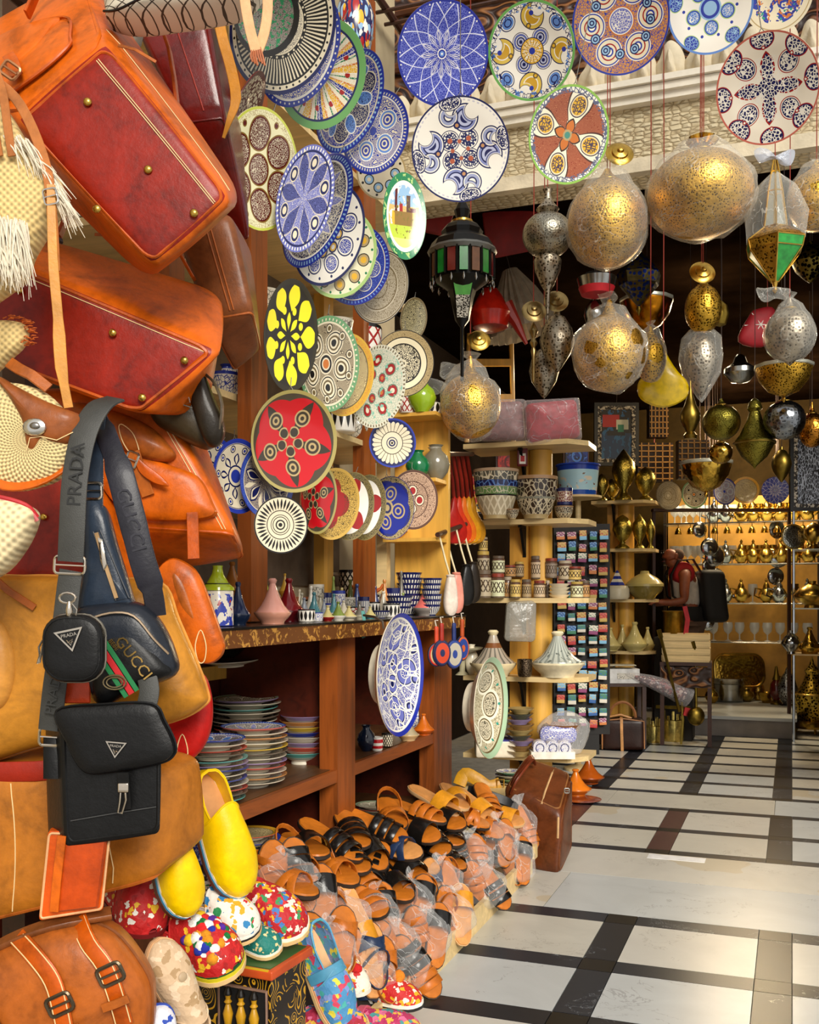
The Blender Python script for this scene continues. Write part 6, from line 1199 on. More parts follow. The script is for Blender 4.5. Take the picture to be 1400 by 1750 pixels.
# ------------------------------------------------------------ brown duffel on the floor
d = 4.85; cx, cy = 925, 1400; t = thing('duffel_bag', 'dark brown leather holdall standing on the marble floor', 'bag', cx, cy, d)
def c3(x, y, e): return Vector((x-cx, e, cy-y))
f = [c3(866, 1352, 40), c3(958, 1388, -10), c3(952, 1496, -10), c3(880, 1482, 40)]; b = [c3(912, 1312, 130), c3(990, 1334, 80), c3(986, 1466, 60), c3(915, 1440, 130)]
mb = MB(); mb.hexa([f[3], f[0], b[3], b[0], f[2], f[1], b[2], b[1]], .22, 7, 4, .06); mb.jig(2.2, .07, 3); DBR = leather('#5e2f14', .5, .36); bd = t.part('body', mb, DBR)
piping(t, mb, (2, 1), leather('#8a5a30', .7), 1.6, .9, .2, bd, 'zip'); t.part('piping', MB().tube([tuple(mb.sp(1, v_, w_)) for v_, w_ in rrect(1.86, 1.86, .4, 5)], 2, 6, True), leather('#6a3818', .6), bd)
t.part('zip_tape', MB().tube([tuple(mb.sp(.3, v_, 1, .02)) for v_ in (-1, -.5, 0, .5, 1)]+[tuple(mb.sp(.9, -1, .8-.3*k, .02)) for k in range(3)], 2, 5), M('#c09868', .5), bd)
for s_ in (0, 22): t.part('handle', MB().strap(px3(cx, cy, smooth([(876, 1360, 30+s_), (884, 1338, 20+s_), (904, 1316, 40+s_), (918, 1306, 60+s_), (924, 1318, 80+s_)], 4, False)), 8, 4, (0, 1, .3)), leather('#6a2c14', .6))
t.part('shoulder_strap', MB().strap(px3(cx, cy, smooth([(800, 1352, 10), (838, 1360, 0), (870, 1372, 0), (884, 1384, 10)], 4, False)), 16, 6, (0, .4, 1)), BLK)
buckle(t, 908-cx, cy-1412, 8, 6, 0, 0, STEEL, bd, 1.2); buckle(t, 968-cx, cy-1350, 8, 8, -6, 0, STEEL, bd, 1.2)
# ------------------------------------------------------------ round wooden columns with shelves
IRON = M('#14120f', .5, .6)
def column_unit(label, px, d, r_px, ztop, shelves, w0, w1, dep, plank):
    s_ = d/FP; C = at(px, HZ, d); t = Th('pine_shelf_stand', label, 'shelf', Matrix.Translation((C.x, C.y, 0)) , 1)
    t.part('column', MB().lathe([(r_px*s_, 0), (r_px*s_, ztop)], 28), W_YEL)
    t.part('plank', MB().box((-(r_px+plank*.5-2)*s_, -.01, ztop/2), (plank*s_, .09, ztop)), wood('#c08a34', .7, 2, 3))
    for z in shelves:
        x0, x1 = w0*s_, w1*s_; y0, y1 = -dep*.62, dep*.38; c = .12
        o = [(x0, y0), (x1-c*.8, y0), (x1, y0+c), (x1, y1), (x0, y1)]
        sh = t.part('shelf', MB().loft([[(x, y, z-.028) for x, y in o], [(x, y, z) for x, y in o]]), W_PALE)
        br = MB().box((-(r_px+4)*s_, -r_px*s_-.03, z-.035), (.02, .14, .014)); br.box((-(r_px+4)*s_, -r_px*s_+.02, z-.12), (.02, .02, .18)); br.add([(-(r_px+4)*s_-.008, -r_px*s_-.08, z-.045), (-(r_px+4)*s_+.008, -r_px*s_-.08, z-.045), (-(r_px+4)*s_+.008, -r_px*s_+.01, z-.2), (-(r_px+4)*s_-.008, -r_px*s_+.01, z-.2), (-(r_px+4)*s_-.008, -r_px*s_+.01, z-.045), (-(r_px+4)*s_+.008, -r_px*s_+.01, z-.045)], [(0, 1, 2, 3), (0, 3, 4), (1, 5, 2)])
        t.part('bracket', br, IRON, sh)
    return t
D1 = 6.0; SY = [755, 888, 1022, 1156, 1290]
def zy(py, d): return H+(HZ-py)*d/FP
D1f = D1-.16
Z1 = [zy(y, D1f) for y in SY]
column_unit('round pine column with five pale shelves of pottery', 924, D1, 20, Z1[0]-.03, Z1, -118, 88, .36, 32)
def on1(k, dy=0): return HZ-(Z1[k]-H)*FP/(D1f+dy), D1f+dy
POTA = ceramic('#b9a98a', [('net', 16, 3.2, .13, .08, .46, 'c'), ('ring', 0, .07, 'q'), ('ring', .45, .48, 'k'), ('ring', .48, .63, '#6a8a50'), ('fil', 6, .08, .5, .62, 'c'), ('ring', .64, .76, 'n'), ('fil', 5, .12, .64, .76, 's'), ('ring', .76, .94, '#5a564a'), ('fil', 5, .12, .77, .93, 'c'), ('ring', .94, 1.01, '#c0a080')], True)
POTB = ceramic('#3a2c22', [('fil', 5, .11, .1, .9, '#cfc0a0'), ('net', 12, 3, .09, .1, .45, '#cfc0a0'), ('ring', 0, .1, 'q'), ('ring', .46, .5, '#8a8a78'), ('ring', .92, 1.01, '#b08a64')], True)
def potp(r, h): return [(r*.55, 0), (r*.58, h*.08), (r*.72, h*.18), (r*.92, h*.5), (r, h*.92), (r*1.0, h), (r*.93, h), (r*.86, h*.5), (0, h*.3)]
y, d = on1(1, -.03); lobj('flower_pot', 'large banded pot with a green stripe on the pine shelf', 'pot', 848, y, d, potp(39, 84), POTA, 32)
lobj('flower_pot', 'large brown lattice pot beside the green striped one', 'pot', 916, y, d, potp(37, 72), POTB, 32); lobj('small_bowl', 'small brown bowl between the two large pots', 'bowl', 876, y, d-.06, bowlp(12, 17), POTB)
lobj('ceramic_jar', 'small brown lattice jar right beside the large lattice pot', 'jar', 964, y, d, potp(16, 22), POTB); lobj('ceramic_jar', 'red and navy banded jar standing on the small lattice jar', 'jar', 965, y-23, d, jarp(14, 30), ceramic('n', [('ring', .2, .8, '#7a2c2c'), ('fil', 4, .12, .2, .8, 'c')], True))
d = 7.7; t = thing('tin_bucket', 'pale blue tin bucket with camel print behind the lattice pot', 'bucket', 988, 848, d); t.part('body', MB().lathe([(31, 0), (36, 52), (37, 52), (34, 50), (0, 48)], 32), ceramic('#a8cfe0', [('ring', 0, .16, '#1c4aa8'), ('ring', .82, 1.01, '#1c3aa0'), ('blob', 2, .6, .15, .6, '#d8d0c0'), ('blob', 3, .66, .2, .7, '#7a5a40'), ('blob', 2.4, .64, .1, .4, '#b02828')], True)); t.part('rim', MB().tube([(37*cos(a), 37*sin(a), 52) for a in [k*pi/12 for k in range(24)]], 1.6, 6, True), M('#1c3aa0', .3)); 
lobj('bucket_stand', 'slim round stand carrying the tin bucket', 'stand', 988, 848, d, [(24, -(zy(848, d))*FP/d), (24, -(zy(848, d))*FP/d+4), (5, -(zy(848, d))*FP/d+10), (5, -8), (40, -4), (40, -.4), (0, -.4)], W_PALE)
# jars
JR = ['#b8a88c', '#d8d8b0', '#c09058', '#d8b86a', '#a8906a', '#c8b090', '#8a7a6a']
JP = [ceramic(c, [('net', 9+i, 2.5, .14, .25, .75, '#4a3a2a'), ('ring', .84, 1.01, '#5a4030'), ('ring', 0, .08, '#6a5a48')], True) for i, c in enumerate(JR)]
LIDM = [M(c, .3) for c in ('#6a5a4a', '#8a3a2c', '#b0a088', '#c0a050')]
def jar(label, px, k, dy, w, h, i, up=0):
    y, d = on1(k, dy); t = thing('spice_jar', label, 'jar', px, y-up, d, group='jars on the middle pine shelf'); t.part('body', MB().lathe([(w*.46, 0), (w*.5, 2), (w*.5, h*.8), (w*.4, h*.86), (0, h*.86)], 20), JP[i % 7]); t.part('lid', MB().lathe([(w*.46, h*.85), (w*.46, h*.98), (w*.4, h), (0, h)], 20), LIDM[i % 4])
JW = ['tan', 'pale green', 'copper', 'amber', 'brown', 'beige', 'grey brown']
for i, (px, dy, w, h, up) in enumerate(((827, 0, 26, 48, 0), (851, 0, 24, 42, 0), (868, .03, 14, 36, 0), (881, -.03, 18, 32, 0), (900, 0, 17, 32, 0), (922, -.02, 20, 30, 0), (936, .02, 8, 30, 0), (826, .1, 22, 44, 36), (852, .1, 22, 30, 42), (872, .1, 20, 20, 36), (826, .1, 16, 24, 80), (888, .12, 16, 26, 36), (917, .12, 20, 40, 32), (942, .1, 22, 34, 34), (966, .08, 24, 34, 30), (986, 0, 22, 28, 0), (1000, .02, 16, 30, 0), (982, .06, 24, 24, 30))):
    jar('%s patterned spice jar%s on the middle pine shelf' % (JW[i % 7], ' stacked in the upper row' if up else ' in the front row'), px, 2, dy, w, h, i, up)
for j in range(4): y, d = on1(2, -.03); lobj('saucer', 'cream saucer piled among the spice jars', 'saucer', 956, y-j*6.2, d, [(12, 0), (18, 5), (19, 6), (10, 2), (0, 2)], CREAM, group='saucers among the spice jars')
# tagines on the fourth shelf
TG = ceramic('#b8bcb0', [('spokes', 22, .4, 0, 1.01, '#8a9088'), ('blob', 3, .6, 0, .6, '#6a7068')], True); TR = ceramic('#a89a88', [('spokes', 16, .35, 0, .7, '#6a6458'), ('ring', .55, .72, '#7a4a28')], True)
y, d = on1(3, -.02); tagine('large pale green fluted tagine on the pine shelf', 953, y, d, 92, 78, M('#e0d2ae', .3), TG, M('#e0d2ae', .3), sq=.3); tagine('large grey tagine with rust band on the pine shelf', 843, y, d, 80, 80, M('#dcc89c', .3), TR, M('#d8c8a0', .3), sq=.28); lobj('metal_cup', 'brown pewter cup between the large tagines', 'cup', 897, y, d-.08, cupp(13, 30), brass('#6a5a48', .4, 90, '#2a2018'))
y, d = on1(3, .12); lobj('goblet', 'cream goblet dish behind the grey tagine', 'goblet', 790, y, d, [(12, 0), (5, 6), (5, 30), (8, 36), (34, 44), (36, 47), (0, 44)], M('#b0a888', .4)); lobj('candle_holder', 'tan pottery jar behind the grey tagine', 'jar', 806, y, d+.02, vasep(12, 52), CREAM)
# bottom shelf
y, d = on1(4, -.05)
for j in range(9): lobj('small_dish', 'small %s dish stacked on the lowest pine shelf' % ('ochre', 'amber', 'lilac')[j % 3], 'dish', 889+(j % 3-1)*1.5, y-j*9-1, d, [(13, 0), (14, 2), (22, 8), (23, 9.5), (20, 9), (10, 3.5), (0, 3.5)], CG(('#a8905c', '#8a6a40', '#8a7aa0', '#4a4a34')[j % 4]), group='stacked small dishes on the lowest shelf')
t = thing('gift_box', 'white open box of purple patterned pottery on the lowest shelf', 'box', 943, y+2, d-.06); t.part('tray', MB().box((0, 0, 6), (74, 40, 12)), M('#e8e0d0', .6))
for j, (x_, c_) in enumerate(((-22, 'p'), (0, 'b'), (20, 'p'))): t.part('dish', MB().slab(rrect(24, 26, 10, 4, x_, 18), -16, 8, bev=.08), ceramic('w', [('fil', 9, .12, 0, 1.2, c_), ('ring', .5, .62, 'n')]))
t.part('lid', MB().pillow(rrect(66, 30, 12, 4, 6, 36), 20, 4, 3, M=Matrix.Translation((8, 22, 0))), ceramic('p', [('fil', 8, .1, 0, 1.2, 'w')]))
y2, d2 = on1(4, .02); mb = MB().ball((0, 0, 38), 44, 18, 0, (1, .6, .85)).jig(5, .12, 3); onep('plastic_bag', 'clear plastic bag over an amber dish on the lowest pine shelf', 'bag', mb, film('#f0f0ee', .14), 966, y2, d2+.02); lobj('dish', 'amber brown dish inside the clear bag on the lowest pine shelf', 'dish', 962, y2-26, d2+.02, bowlp(32, 26), CG('#7a4a1c'))
t = thing('storage_box', 'cream enamel box with a blue line on the lowest shelf', 'box', 846, y, d+.05); t.part('tub', MB().soft((34, 22, 15), 4, M=Matrix.Translation((0, 0, 15))), M('#dcd0b8', .4)); t.part('rim_line', MB().box((0, 0, 29), (66, 43, 3)), M('#3a3a8a', .4)); lobj('white_pot', 'plain cream pot behind the enamel box', 'pot', 836, y-31, d+.05, cupp(20, 30), CREAM)
# packages on the top shelf
y, d = on1(0, -.05)
def pack(label, px, w, h, c, roll, dd, film_=True):
    t = thing('package', label, 'package', px, y-h/2, d+dd, 0, 0, roll); b = t.part('contents', MB().pillow(rrect(w, h, 8, 3), 34, 5, 2.8).jig(2, .1, int(px)), M(c, .5, 0, .3, 30)); t.part('wrapper', MB().pillow(rrect(w*1.08, h*1.1, 6, 3), 42, 5, 2.6).jig(3, .1, int(px)+1), film('#f0e8ea', .12))
pack('crimson cloth package in clear wrapper on the top pine shelf', 944, 88, 66, '#a8182c', -4, 0); pack('pale rose package in clear wrapper on the top pine shelf', 858, 74, 66, '#8a5a58', 0, .05)
onep('price_tag', 'dark red bottle shaped tag pinned to the pine column', 'tag', MB().pillow([(-9, -22), (9, -22), (9, 8), (3, 18), (-3, 18), (-9, 8)], 4, 3, 4), ceramic('#6a1414', [('rect', -.6, .6, -.8, .1, 'w'), ('rect', -.4, .4, -.6, -.1, 'R')], rough=.5), 893, 775, D1-.09); mb = MB().pillow(rrect(54, 70, 8, 3), 30, 4, 3).jig(2, .1, 2); onep('plastic_pouch', 'grey translucent pouch hanging from the shelf bracket', 'pouch', mb, film('#a8a498', .45), 889, 1062, D1-.2)
# picture postcards, bottles behind the shelves
for i, (px, py, w, h, c, lab) in enumerate(((838, 845, 66, 60, ('#e0b030', '#c01c1c', '#1a1410'), 'yellow and red painted tin sign behind the pots'), (985, 780, 40, 44, ('#0e2a7a', '#10183a', '#3a6ac0'), 'deep blue mandala tile behind the column'), (870, 790, 40, 50, ('#8a1c14', '#c03020', '#5a1010'), 'red poster behind the pine column'))):
    t = thing('wall_picture', lab, 'picture', px, py, 8.2 if px > 950 else 7.2, 10); t.part('board', MB().box((0, 2, 0), (w+6, 4, h+6)), W_DARK); t.part('print', MB().box((0, -1, 0), (w, 3, h)), ceramic(c[0], [('blob', 2.5, .5, 0, 1.6, c[1]), ('ring', .3, .45, c[2]), ('blob', 4, .6, 0, 1.6, c[2]), ('ring', .62, .7, c[0])], rough=.5))
# leather bellows / paddles hanging beside the pine panel
for i, (px, c, lab) in enumerate(((776, '#a01c14', 'deep red'), (784, '#c8381c', 'scarlet'), (792, '#d86a1c', 'orange'), (800, '#d8941c', 'amber'), (808, '#c88a24', 'mustard'))):
    d = dX(px, -1.62)+.1*i-.1; t = thing('leather_bellows', '%s leather paddle pouch hanging by the pine panel' % lab, 'pouch', px, 890, d, 40)
    b = t.part('body', MB().pillow(smooth([(-3, 40), (3, 40), (9, 16), (28, -10), (26, -32), (4, -40), (-20, -34), (-24, -8), (-9, 16)], 4), 10, 4, 3.5), leather(c, .75)); t.part('handle', MB().strap([(0, 0, 36), (-4, 0, 70), (-10, 4, 110)], 6, 4), leather('#7a1c10', .7)); t.part('piping', MB().tube([(28, 0, -10), (26, 0, -32), (4, 0, -40), (-20, 0, -34), (-24, 0, -8)], 1.2, 5), THREAD, b)
for i, (px, py, c, lab, w) in enumerate(((770, 1018, '#d8c8b8', 'cream soft leather slipper pouch', 26), (780, 1014, '#d88a78', 'pale pink soft leather slipper pouch', 26), (797, 1000, '#141210', 'black leather pouch', 30), (808, 996, '#241c14', 'dark brown leather pouch', 30))):
    d = dX(px, -1.5)-.12+.06*i; t = thing('hanging_pouch', lab+' hanging from a thin strap by the end panel', 'pouch', px, py, d, 30)
    b = t.part('body', MB().pillow(smooth([(-5, 34), (6, 34), (w*.45, 10), (w*.5, -20), (w*.2, -34), (-w*.3, -32), (-w*.5, -14), (-w*.4, 12)], 4), 16, 5, 3), leather(c, .8)); t.part('strap', MB().strap([(0, 0, 32), (-8, 3, 60), (-18, 6, 100)], 3, 2), M('#d8c8a0', .6)); t.part('collar', MB().tube([(6*cos(a), 6*sin(a), 34) for a in [k*pi/6 for k in range(12)]], 2, 5, True), leather(c, .9), b)
for nm, lab, a, b in (('peg_rail', 'thin peg rail carrying the leather paddle pouches', (766, 776, 4.95), (808, 776, 6.0)), ('peg_rail', 'thin peg rail carrying the small hanging pouches', (748, 914, 4.6), (796, 896, 5.3))):
    one(nm, lab, 'rail', MB().tube([tuple(at(*a)), tuple(at(*b))], .012, 8), W_DARK, Matrix.Identity(4))
# clutter on the floor behind the sandals
q8 = random.Random(9)
def zf(px, py, z): return (px, py, dZ(py, z))
C = at(846, 1335, 5.7); t = Th('wooden_crate', 'low slatted crate behind the sandals carrying a belt and plates', 'crate', WM((C.x, C.y, 0)), 1)
for x in (-.2, .2):
    for y_ in (-.13, .13): t.part('corner_post', MB().box((x, y_, .115), (.03, .03, .225)), W_PALE)
for k in range(3):
    for y_ in (-.15, .15): t.part('slat', MB().box((0, y_, .04+k*.075), (.44, .01, .055)), W_PALE)
    for x in (-.221, .221): t.part('slat', MB().box((x, 0, .04+k*.075), (.01, .29, .055)), W_PALE)
t.part('lid_board', MB().box((0, 0, .233), (.45, .31, .012)), W_PALE)
d = 5.7; t = thing('leather_belt', 'mustard leather belt roll behind the sandals', 'belt', 815, HZ+(H-.272)*FP/5.7, d); t.part('band', MB().strap(smooth([(-30, 0, -6), (-20, 4, 12), (0, 0, 4), (20, -4, -8), (40, 0, -4)], 4, False), 22, 4, (0, .3, 1)), leather('#b8841c', .7)); t.part('buckle', MB().tube([(34, -4, 4), (46, -4, 4), (46, -4, -12), (34, -4, -12)], 1.5, 5, True), BRASSY)
for j in range(4): flat('small painted plate in the short stack behind brown holdall', 872, -1.5, .24+j*.02, .085, pa[('panel', 'redflo', 'med6', 'birds')[j]], BKG if j % 2 else BK, 'short stack behind the holdall')
for lab, px, py, c1, c2, r in (('orange clay tagine with half dome lid on the floor', 984, 1352, '#c86a1c', '#d8741c', 27), ('glossy amber tagine on the floor behind the orange one', 1006, 1332, '#8a3c10', '#a04a10', 27)):
    d = dZ(py+6, .01); tagine(lab, px, py+6, d, r*2, 44, CG(c1), CG(c2))
lobj('clay_plate', 'round terracotta plate under the tagines on the floor', 'plate', 992, 1368, dZ(1368, 0), [(30, 0), (36, 3), (30, 4), (0, 3)], CG('#8a3a1c'))
# magnets and key rings on a rack behind the shelves
t = thing('magnet_rack', 'black display rack for souvenir magnets', 'rack', 995, 1075, 7.4); t.part('panel', MB().box((0, 6, 0), (96, 8, 360)), M('#14110f', .7)); t.part('stand', MB().box((0, 10, -185), (60, 14, 60)), M('#14110f', .7))
MC = ['#2a5a9a', '#b02828', '#d8d0c0', '#7ab0d0', '#c8783c', '#3a7a5a', '#c0a050', '#8a3a6a']
MN = ['blue', 'red', 'white', 'sky blue', 'copper', 'green', 'gold', 'purple']
for r in range(17):
    for c in range(5):
        i = q8.randrange(8); w, h = q8.uniform(12, 16), q8.uniform(12, 17)
        mt = ceramic(MC[i], [('blob', 2.5, .55, 0, 1.6, MC[(i+3) % 8]), ('half', -.2, 0, 1.6, MC[(i+5) % 8])], rough=.4)
        onep('fridge_magnet', '%s picture magnet on the souvenir rack' % MN[i], 'magnet', MB().soft((w/2, 1.5, h/2), 1), mt, 959+c*18+q8.uniform(-1.5, 1.5), 915+r*20+q8.uniform(-2, 2), 7.37, 0, 0, q8.uniform(-4, 4), 'souvenir magnets')
# second column
D2 = 9.45; SY2 = [856, 938, 1024, 1112]; D2f = D2-.14; Z2 = [zy(y, D2f) for y in SY2]
column_unit('slimmer pine column with shelves of gold vases and tagines', 1070, D2, 14, Z2[0]-.03, Z2, -52, 52, .36, 18)
def on2(k, dy=0): return HZ-(Z2[k]-H)*FP/(D2f+dy), D2f+dy
GB = brass('#b5a04a', .28, 0, ham=110, name='hammered_brass')
def eggv(w, h, tip=0): 
    r = w/2; return [(r*.75, 0), (r*.7, h*.04), (r*.3, h*.14), (r*.3, h*.2), (r*.7, h*.34), (r, h*.55), (r*.92, h*.72), (r*.55, h*(.9 if not tip else .84)), (r*.15, h*(.98 if not tip else .96)), (0, h)]
for lab, px, k, dy, w, h, tp in (('small hammered gold vase', 1029, 0, -.04, 24, 46, 0), ('tall pointed hammered gold vase', 1066, 0, -.06, 40, 88, 1), ('broad hammered gold vase in film', 1103, 0, -.03, 36, 58, 0), ('hammered gold vase in the back row', 1046, 0, .1, 26, 40, 0), ('small hammered gold vase of the lower row', 1031, 1, -.04, 25, 44, 0), ('round hammered gold vase of the lower row', 1064, 1, -.05, 34, 58, 0), ('patterned hammered gold vase of the lower row', 1093, 1, -.03, 25, 60, 1), ('slim gold flame vase of the lower row', 1112, 1, 0, 16, 52, 1)):
    y, d = on2(k, dy); lobj('gold_vase', lab+' on the slim column', 'vase', px, y, d, eggv(w, h, tp), GB, 24)
y, d = on2(2, -.04); t = thing('tureen', 'large olive tureen with domed cream lid on slim column', 'tureen', 1102, y, d); t.part('bowl', MB().lathe([(16, 0), (18, 3), (29, 14), (31, 22), (0, 22)], 28), CG('#7a6a2c')); t.part('lid', MB().lathe([(32, 22), (32, 26), (22, 36), (8, 44), (7, 48), (0, 49)], 28), CG('#b8a868'))
t = thing('casserole', 'cream casserole with a blue striped lid ornament', 'pot', 1055, y, d); t.part('pot', MB().lathe([(18, 0), (21, 4), (21, 18), (0, 18)], 24), CG('#d0c8b0')); t.part('lid', MB().lathe([(21, 18), (18, 23), (0, 24)], 24), CG('#c8c0a8')); t.part('ornament', MB().lathe([(13, 24), (8, 34), (2, 48), (0, 50)], 4), ceramic('b', [('ring', .2, .4, 'w'), ('ring', .6, .8, 'w')], True))
for lab, px, w, h, dy, k in (('small ivory tagine at the column shelf end', 1043, 40, 40, -.05, 3), ('taller ivory tagine in the middle of the column shelf', 1085, 46, 50, -.06, 3), ('little ivory tagine in the back of the column shelf', 1064, 28, 44, .08, 3), ('white bell shaped tagine with red mark on the column shelf', 1107, 28, 40, .06, 3)):
    y, d = on2(k, dy); tagine(lab, px, y, d, w, h, CG('#b8a86a'), CG('#c8b878'))
d = 9.1; t = thing('carton', 'white printed carton under the slim column', 'box', 1058, 1166, d); t.part('box', MB().box((0, 0, 12), (62, 40, 24)), M('#d8d8d8', .6)); t.part('flap', MB().box((0, -6, 30), (50, 30, 2)), M('#b0a890', .6)); t.part('print', MB().box((8, -20.5, 12), (30, 1, 10)), ceramic('w', [('fil', 6, .1, 0, 1.5, 'k')]))
t = Th('low_bench', 'dark low bench carrying the carton and suitcase clutter', 'bench', WM((at(1058, HZ, 9.13).x, at(1058, HZ, 9.13).y, 0), 20.5), 1); t.part('top', MB().box((0, 0, zy(1166, 9.1)-.016), (.44, .26, .03)), W_DARK)
for x in (-.2, .2):
    for y_ in (-.1, .1): t.part('leg', MB().box((x, y_, zy(1166, 9.1)/2-.016), (.035, .035, zy(1166, 9.1)-.032)), W_DARK)
# suitcase with tan straps
d = 8.76; t = thing('travel_case', 'dark brown travel case with tan strap and arched handle', 'bag', 1064, HZ+H*FP/d, d, -8); b = t.part('body', MB().soft((36, 24, 27), 8, M=Matrix.Translation((0, 0, 27))), leather('#2a1610', .6)); t.part('strap', MB().strap([(-2, -25, 0), (-3, -26, 30), (-3, -22, 54), (-3, 0, 57)], 5, 2), leather('#c08a54', .8), b); t.part('edge_trim', MB().tube([(-35+.0*k, -22, z) for k, z in enumerate((2, 30, 50))]+[(0, -22, 54), (34, -22, 50), (35, -22, 4)], 1.2, 5), leather('#a8744a', .8), b); t.part('handle', MB().tube([(-22+22*(1-cos(a)), 0, 54+26*sin(a)) for a in [k*pi/10 for k in range(11)]], 2.6, 6), leather('#8a5a38', .8)); t.part('handle_flap', MB().strap([(-22, -10, 56), (-4, -12, 60), (14, -10, 54)], 8, 3, (0, 1, 0)), leather('#c08a54', .8))
GF = M('#cdb86a', .25, .9, .3, 30, bump=.6, bscale=40, name='gold_foil')
for lab, px, py, w, h in (('gold foil pot with ragged top', 1116, 1268, 32, 40), ('larger gold foil pot with ragged top', 1150, 1266, 40, 52)):
    d = dZ(py, 0); r = random.Random(px); t = thing('foil_pot', lab, 'pot', px, py, d); t.part('pot', MB().lathe([(w*.42, 0), (w*.46, h*.1), (w*.5, h*.7), (w*.46, h*.72), (0, h*.6)], 24).jig(.8, .4, px), GF)
    mb = MB()
    for k in range(14): a = k*2*pi/14; mb.strap([(w*.42*cos(a), w*.42*sin(a), h*.6), (w*.46*cos(a), w*.46*sin(a), h*r.uniform(.85, 1.1))], 5, .8, (-sin(a), cos(a), 0))
    t.part('foil_frill', mb, GF)
d = 9.0; t = thing('parasol', 'rolled parasol wrapped in clear film with dark red print', 'parasol', 1128, 1172, d, 0, 0, 12); t.part('roll', MB().tube([(-46, 0, 6), (-20, 0, 4), (10, 0, 0), (44, 0, -6)], [3, 8, 11, 14], 10), embro('#4a2028', ['#8a3a3a', '#c8b0a8', '#4a2028'], 50, .4)); t.part('film', MB().tube([(-60, 0, 8), (-20, 0, 4), (10, 0, 0), (52, 0, -8)], [4, 11, 14, 20], 10).jig(1.5, .2), film('#e8e4e8', .2)); t.part('shaft', MB().tube([(40, 4, -6), (52, 4, -50), (58, 6, -92)], 2, 6), M('#a08a3c', .3, .6)); t.part('tassel', MB().box((54, 0, -34), (10, 6, 14)), M('#b02020', .7))
# slatted crate stack on its table
d = 9.1; C = at(1173, HZ, d); zt = zy(1130, d)
t = Th('crate_table', 'dark table with carved front under the pale wooden trays', 'table', WM((C.x, C.y, 0), 4), 1); t.part('top', MB().box((0, 0, zt-.015), (.44, .36, .03)), W_DARK); t.part('carved_front', MB().box((0, -.17, zt-.13), (.42, .02, .18)), CARV)
for x in (-.2, .2):
    for y_ in (-.16, .16): t.part('leg', MB().box((x, y_, zt/2-.015), (.035, .035, zt-.03)), W_DARK)
for j in range(4): 
    t = Th('wooden_tray', 'pale wooden tray in the stack on the dark table', 'tray', WM((C.x+q8.uniform(-.006, .006), C.y, zt+j*.062), 4+q8.uniform(-2, 2)), 1, 'pale tray stack')
    t.part('base', MB().box((0, 0, .008), (.40, .3, .014)), W_PALE)
    for y_ in (-.145, .145): t.part('long_side', MB().box((0, y_, .036), (.41, .012, .048)), W_PALE)
    for x in (-.2, .2): t.part('short_side', MB().box((x, 0, .036), (.012, .28, .048)), W_PALE)
for lab, px, p0, p1 in (('long brass sword stick against the trays', 1130, (0, 0, 80), (30, -6, -46)), ('brass lute hanging before the dark table', 1188, (0, 0, 60), (2, 0, -40))):
    t = thing('brass_stick', lab, 'ornament', px, 1170, 8.95); t.part('shaft', MB().tube([p0, p1], 2.6, 8), OLDBR); t.part('grip', MB().tube([p0, (p0[0]-4, 0, p0[2]+14)], 4, 8), OLDBR)
    if px == 1188: t.part('bowl', MB().ball((2, 0, -54), 15, 14, 0, (1, .6, 1.1)), OLDBR)
# ------------------------------------------------------------ hanging lanterns
GD = brass('#d9ab48', .4, 100, '#5a4010', .33, sq=1); GD2 = brass('#c89c38', .38, 90, '#46330a', .36); SV = brass('#aaa494', .36, 100, '#4a443a', .3, sq=1, name='silvered_brass'); SV2 = brass('#b0a490', .38, 70, '#4a4032', .34, name='silvered_brass'); GO = brass('#8a8034', .32, 120, '#3a3410', .28); GP = brass('#c8a040', .2, 0, ham=40); PLAINS = M('#a8a8a4', .22, 1, .15)
FL2 = film('#f6f4ea', .05, .08)
DCORD = M('#2a1a14', .8, name='cord')
def hang(t, z0, z1, x=0):
    L = t.o.matrix_world.translation; z1 = ((4.365 if L.y < 5.16 else 3.51)-L.z)/t.s
    t.part('cord', MB().tube([(x, 0, z0), (x+1, 0, (z0+z1)/2), (x, 0, z1)], .9 if L.y < 5.16 else .6, 5), CORD if L.y < 5.16 else DCORD)
def dome(t, x, z, r, y=-4, mat=None, tilt=0):
    m_ = mat or BRASSY; Mx = Matrix.Translation((x, y, z)) @ Matrix.Rotation(rad(70), 4, 'X') @ Matrix.Rotation(rad(tilt), 4, 'Y')
    t.part('ceiling_cap', MB().lathe([(0, -2), (r*.6, -1), (r*.95, 0), (r, r*.08), (r*.85, r*.16), (r*.6, r*.2), (r*.55, r*.34), (r*.25, r*.42), (r*.18, r*.6), (0, r*.64)], 28, M=Mx), m_)
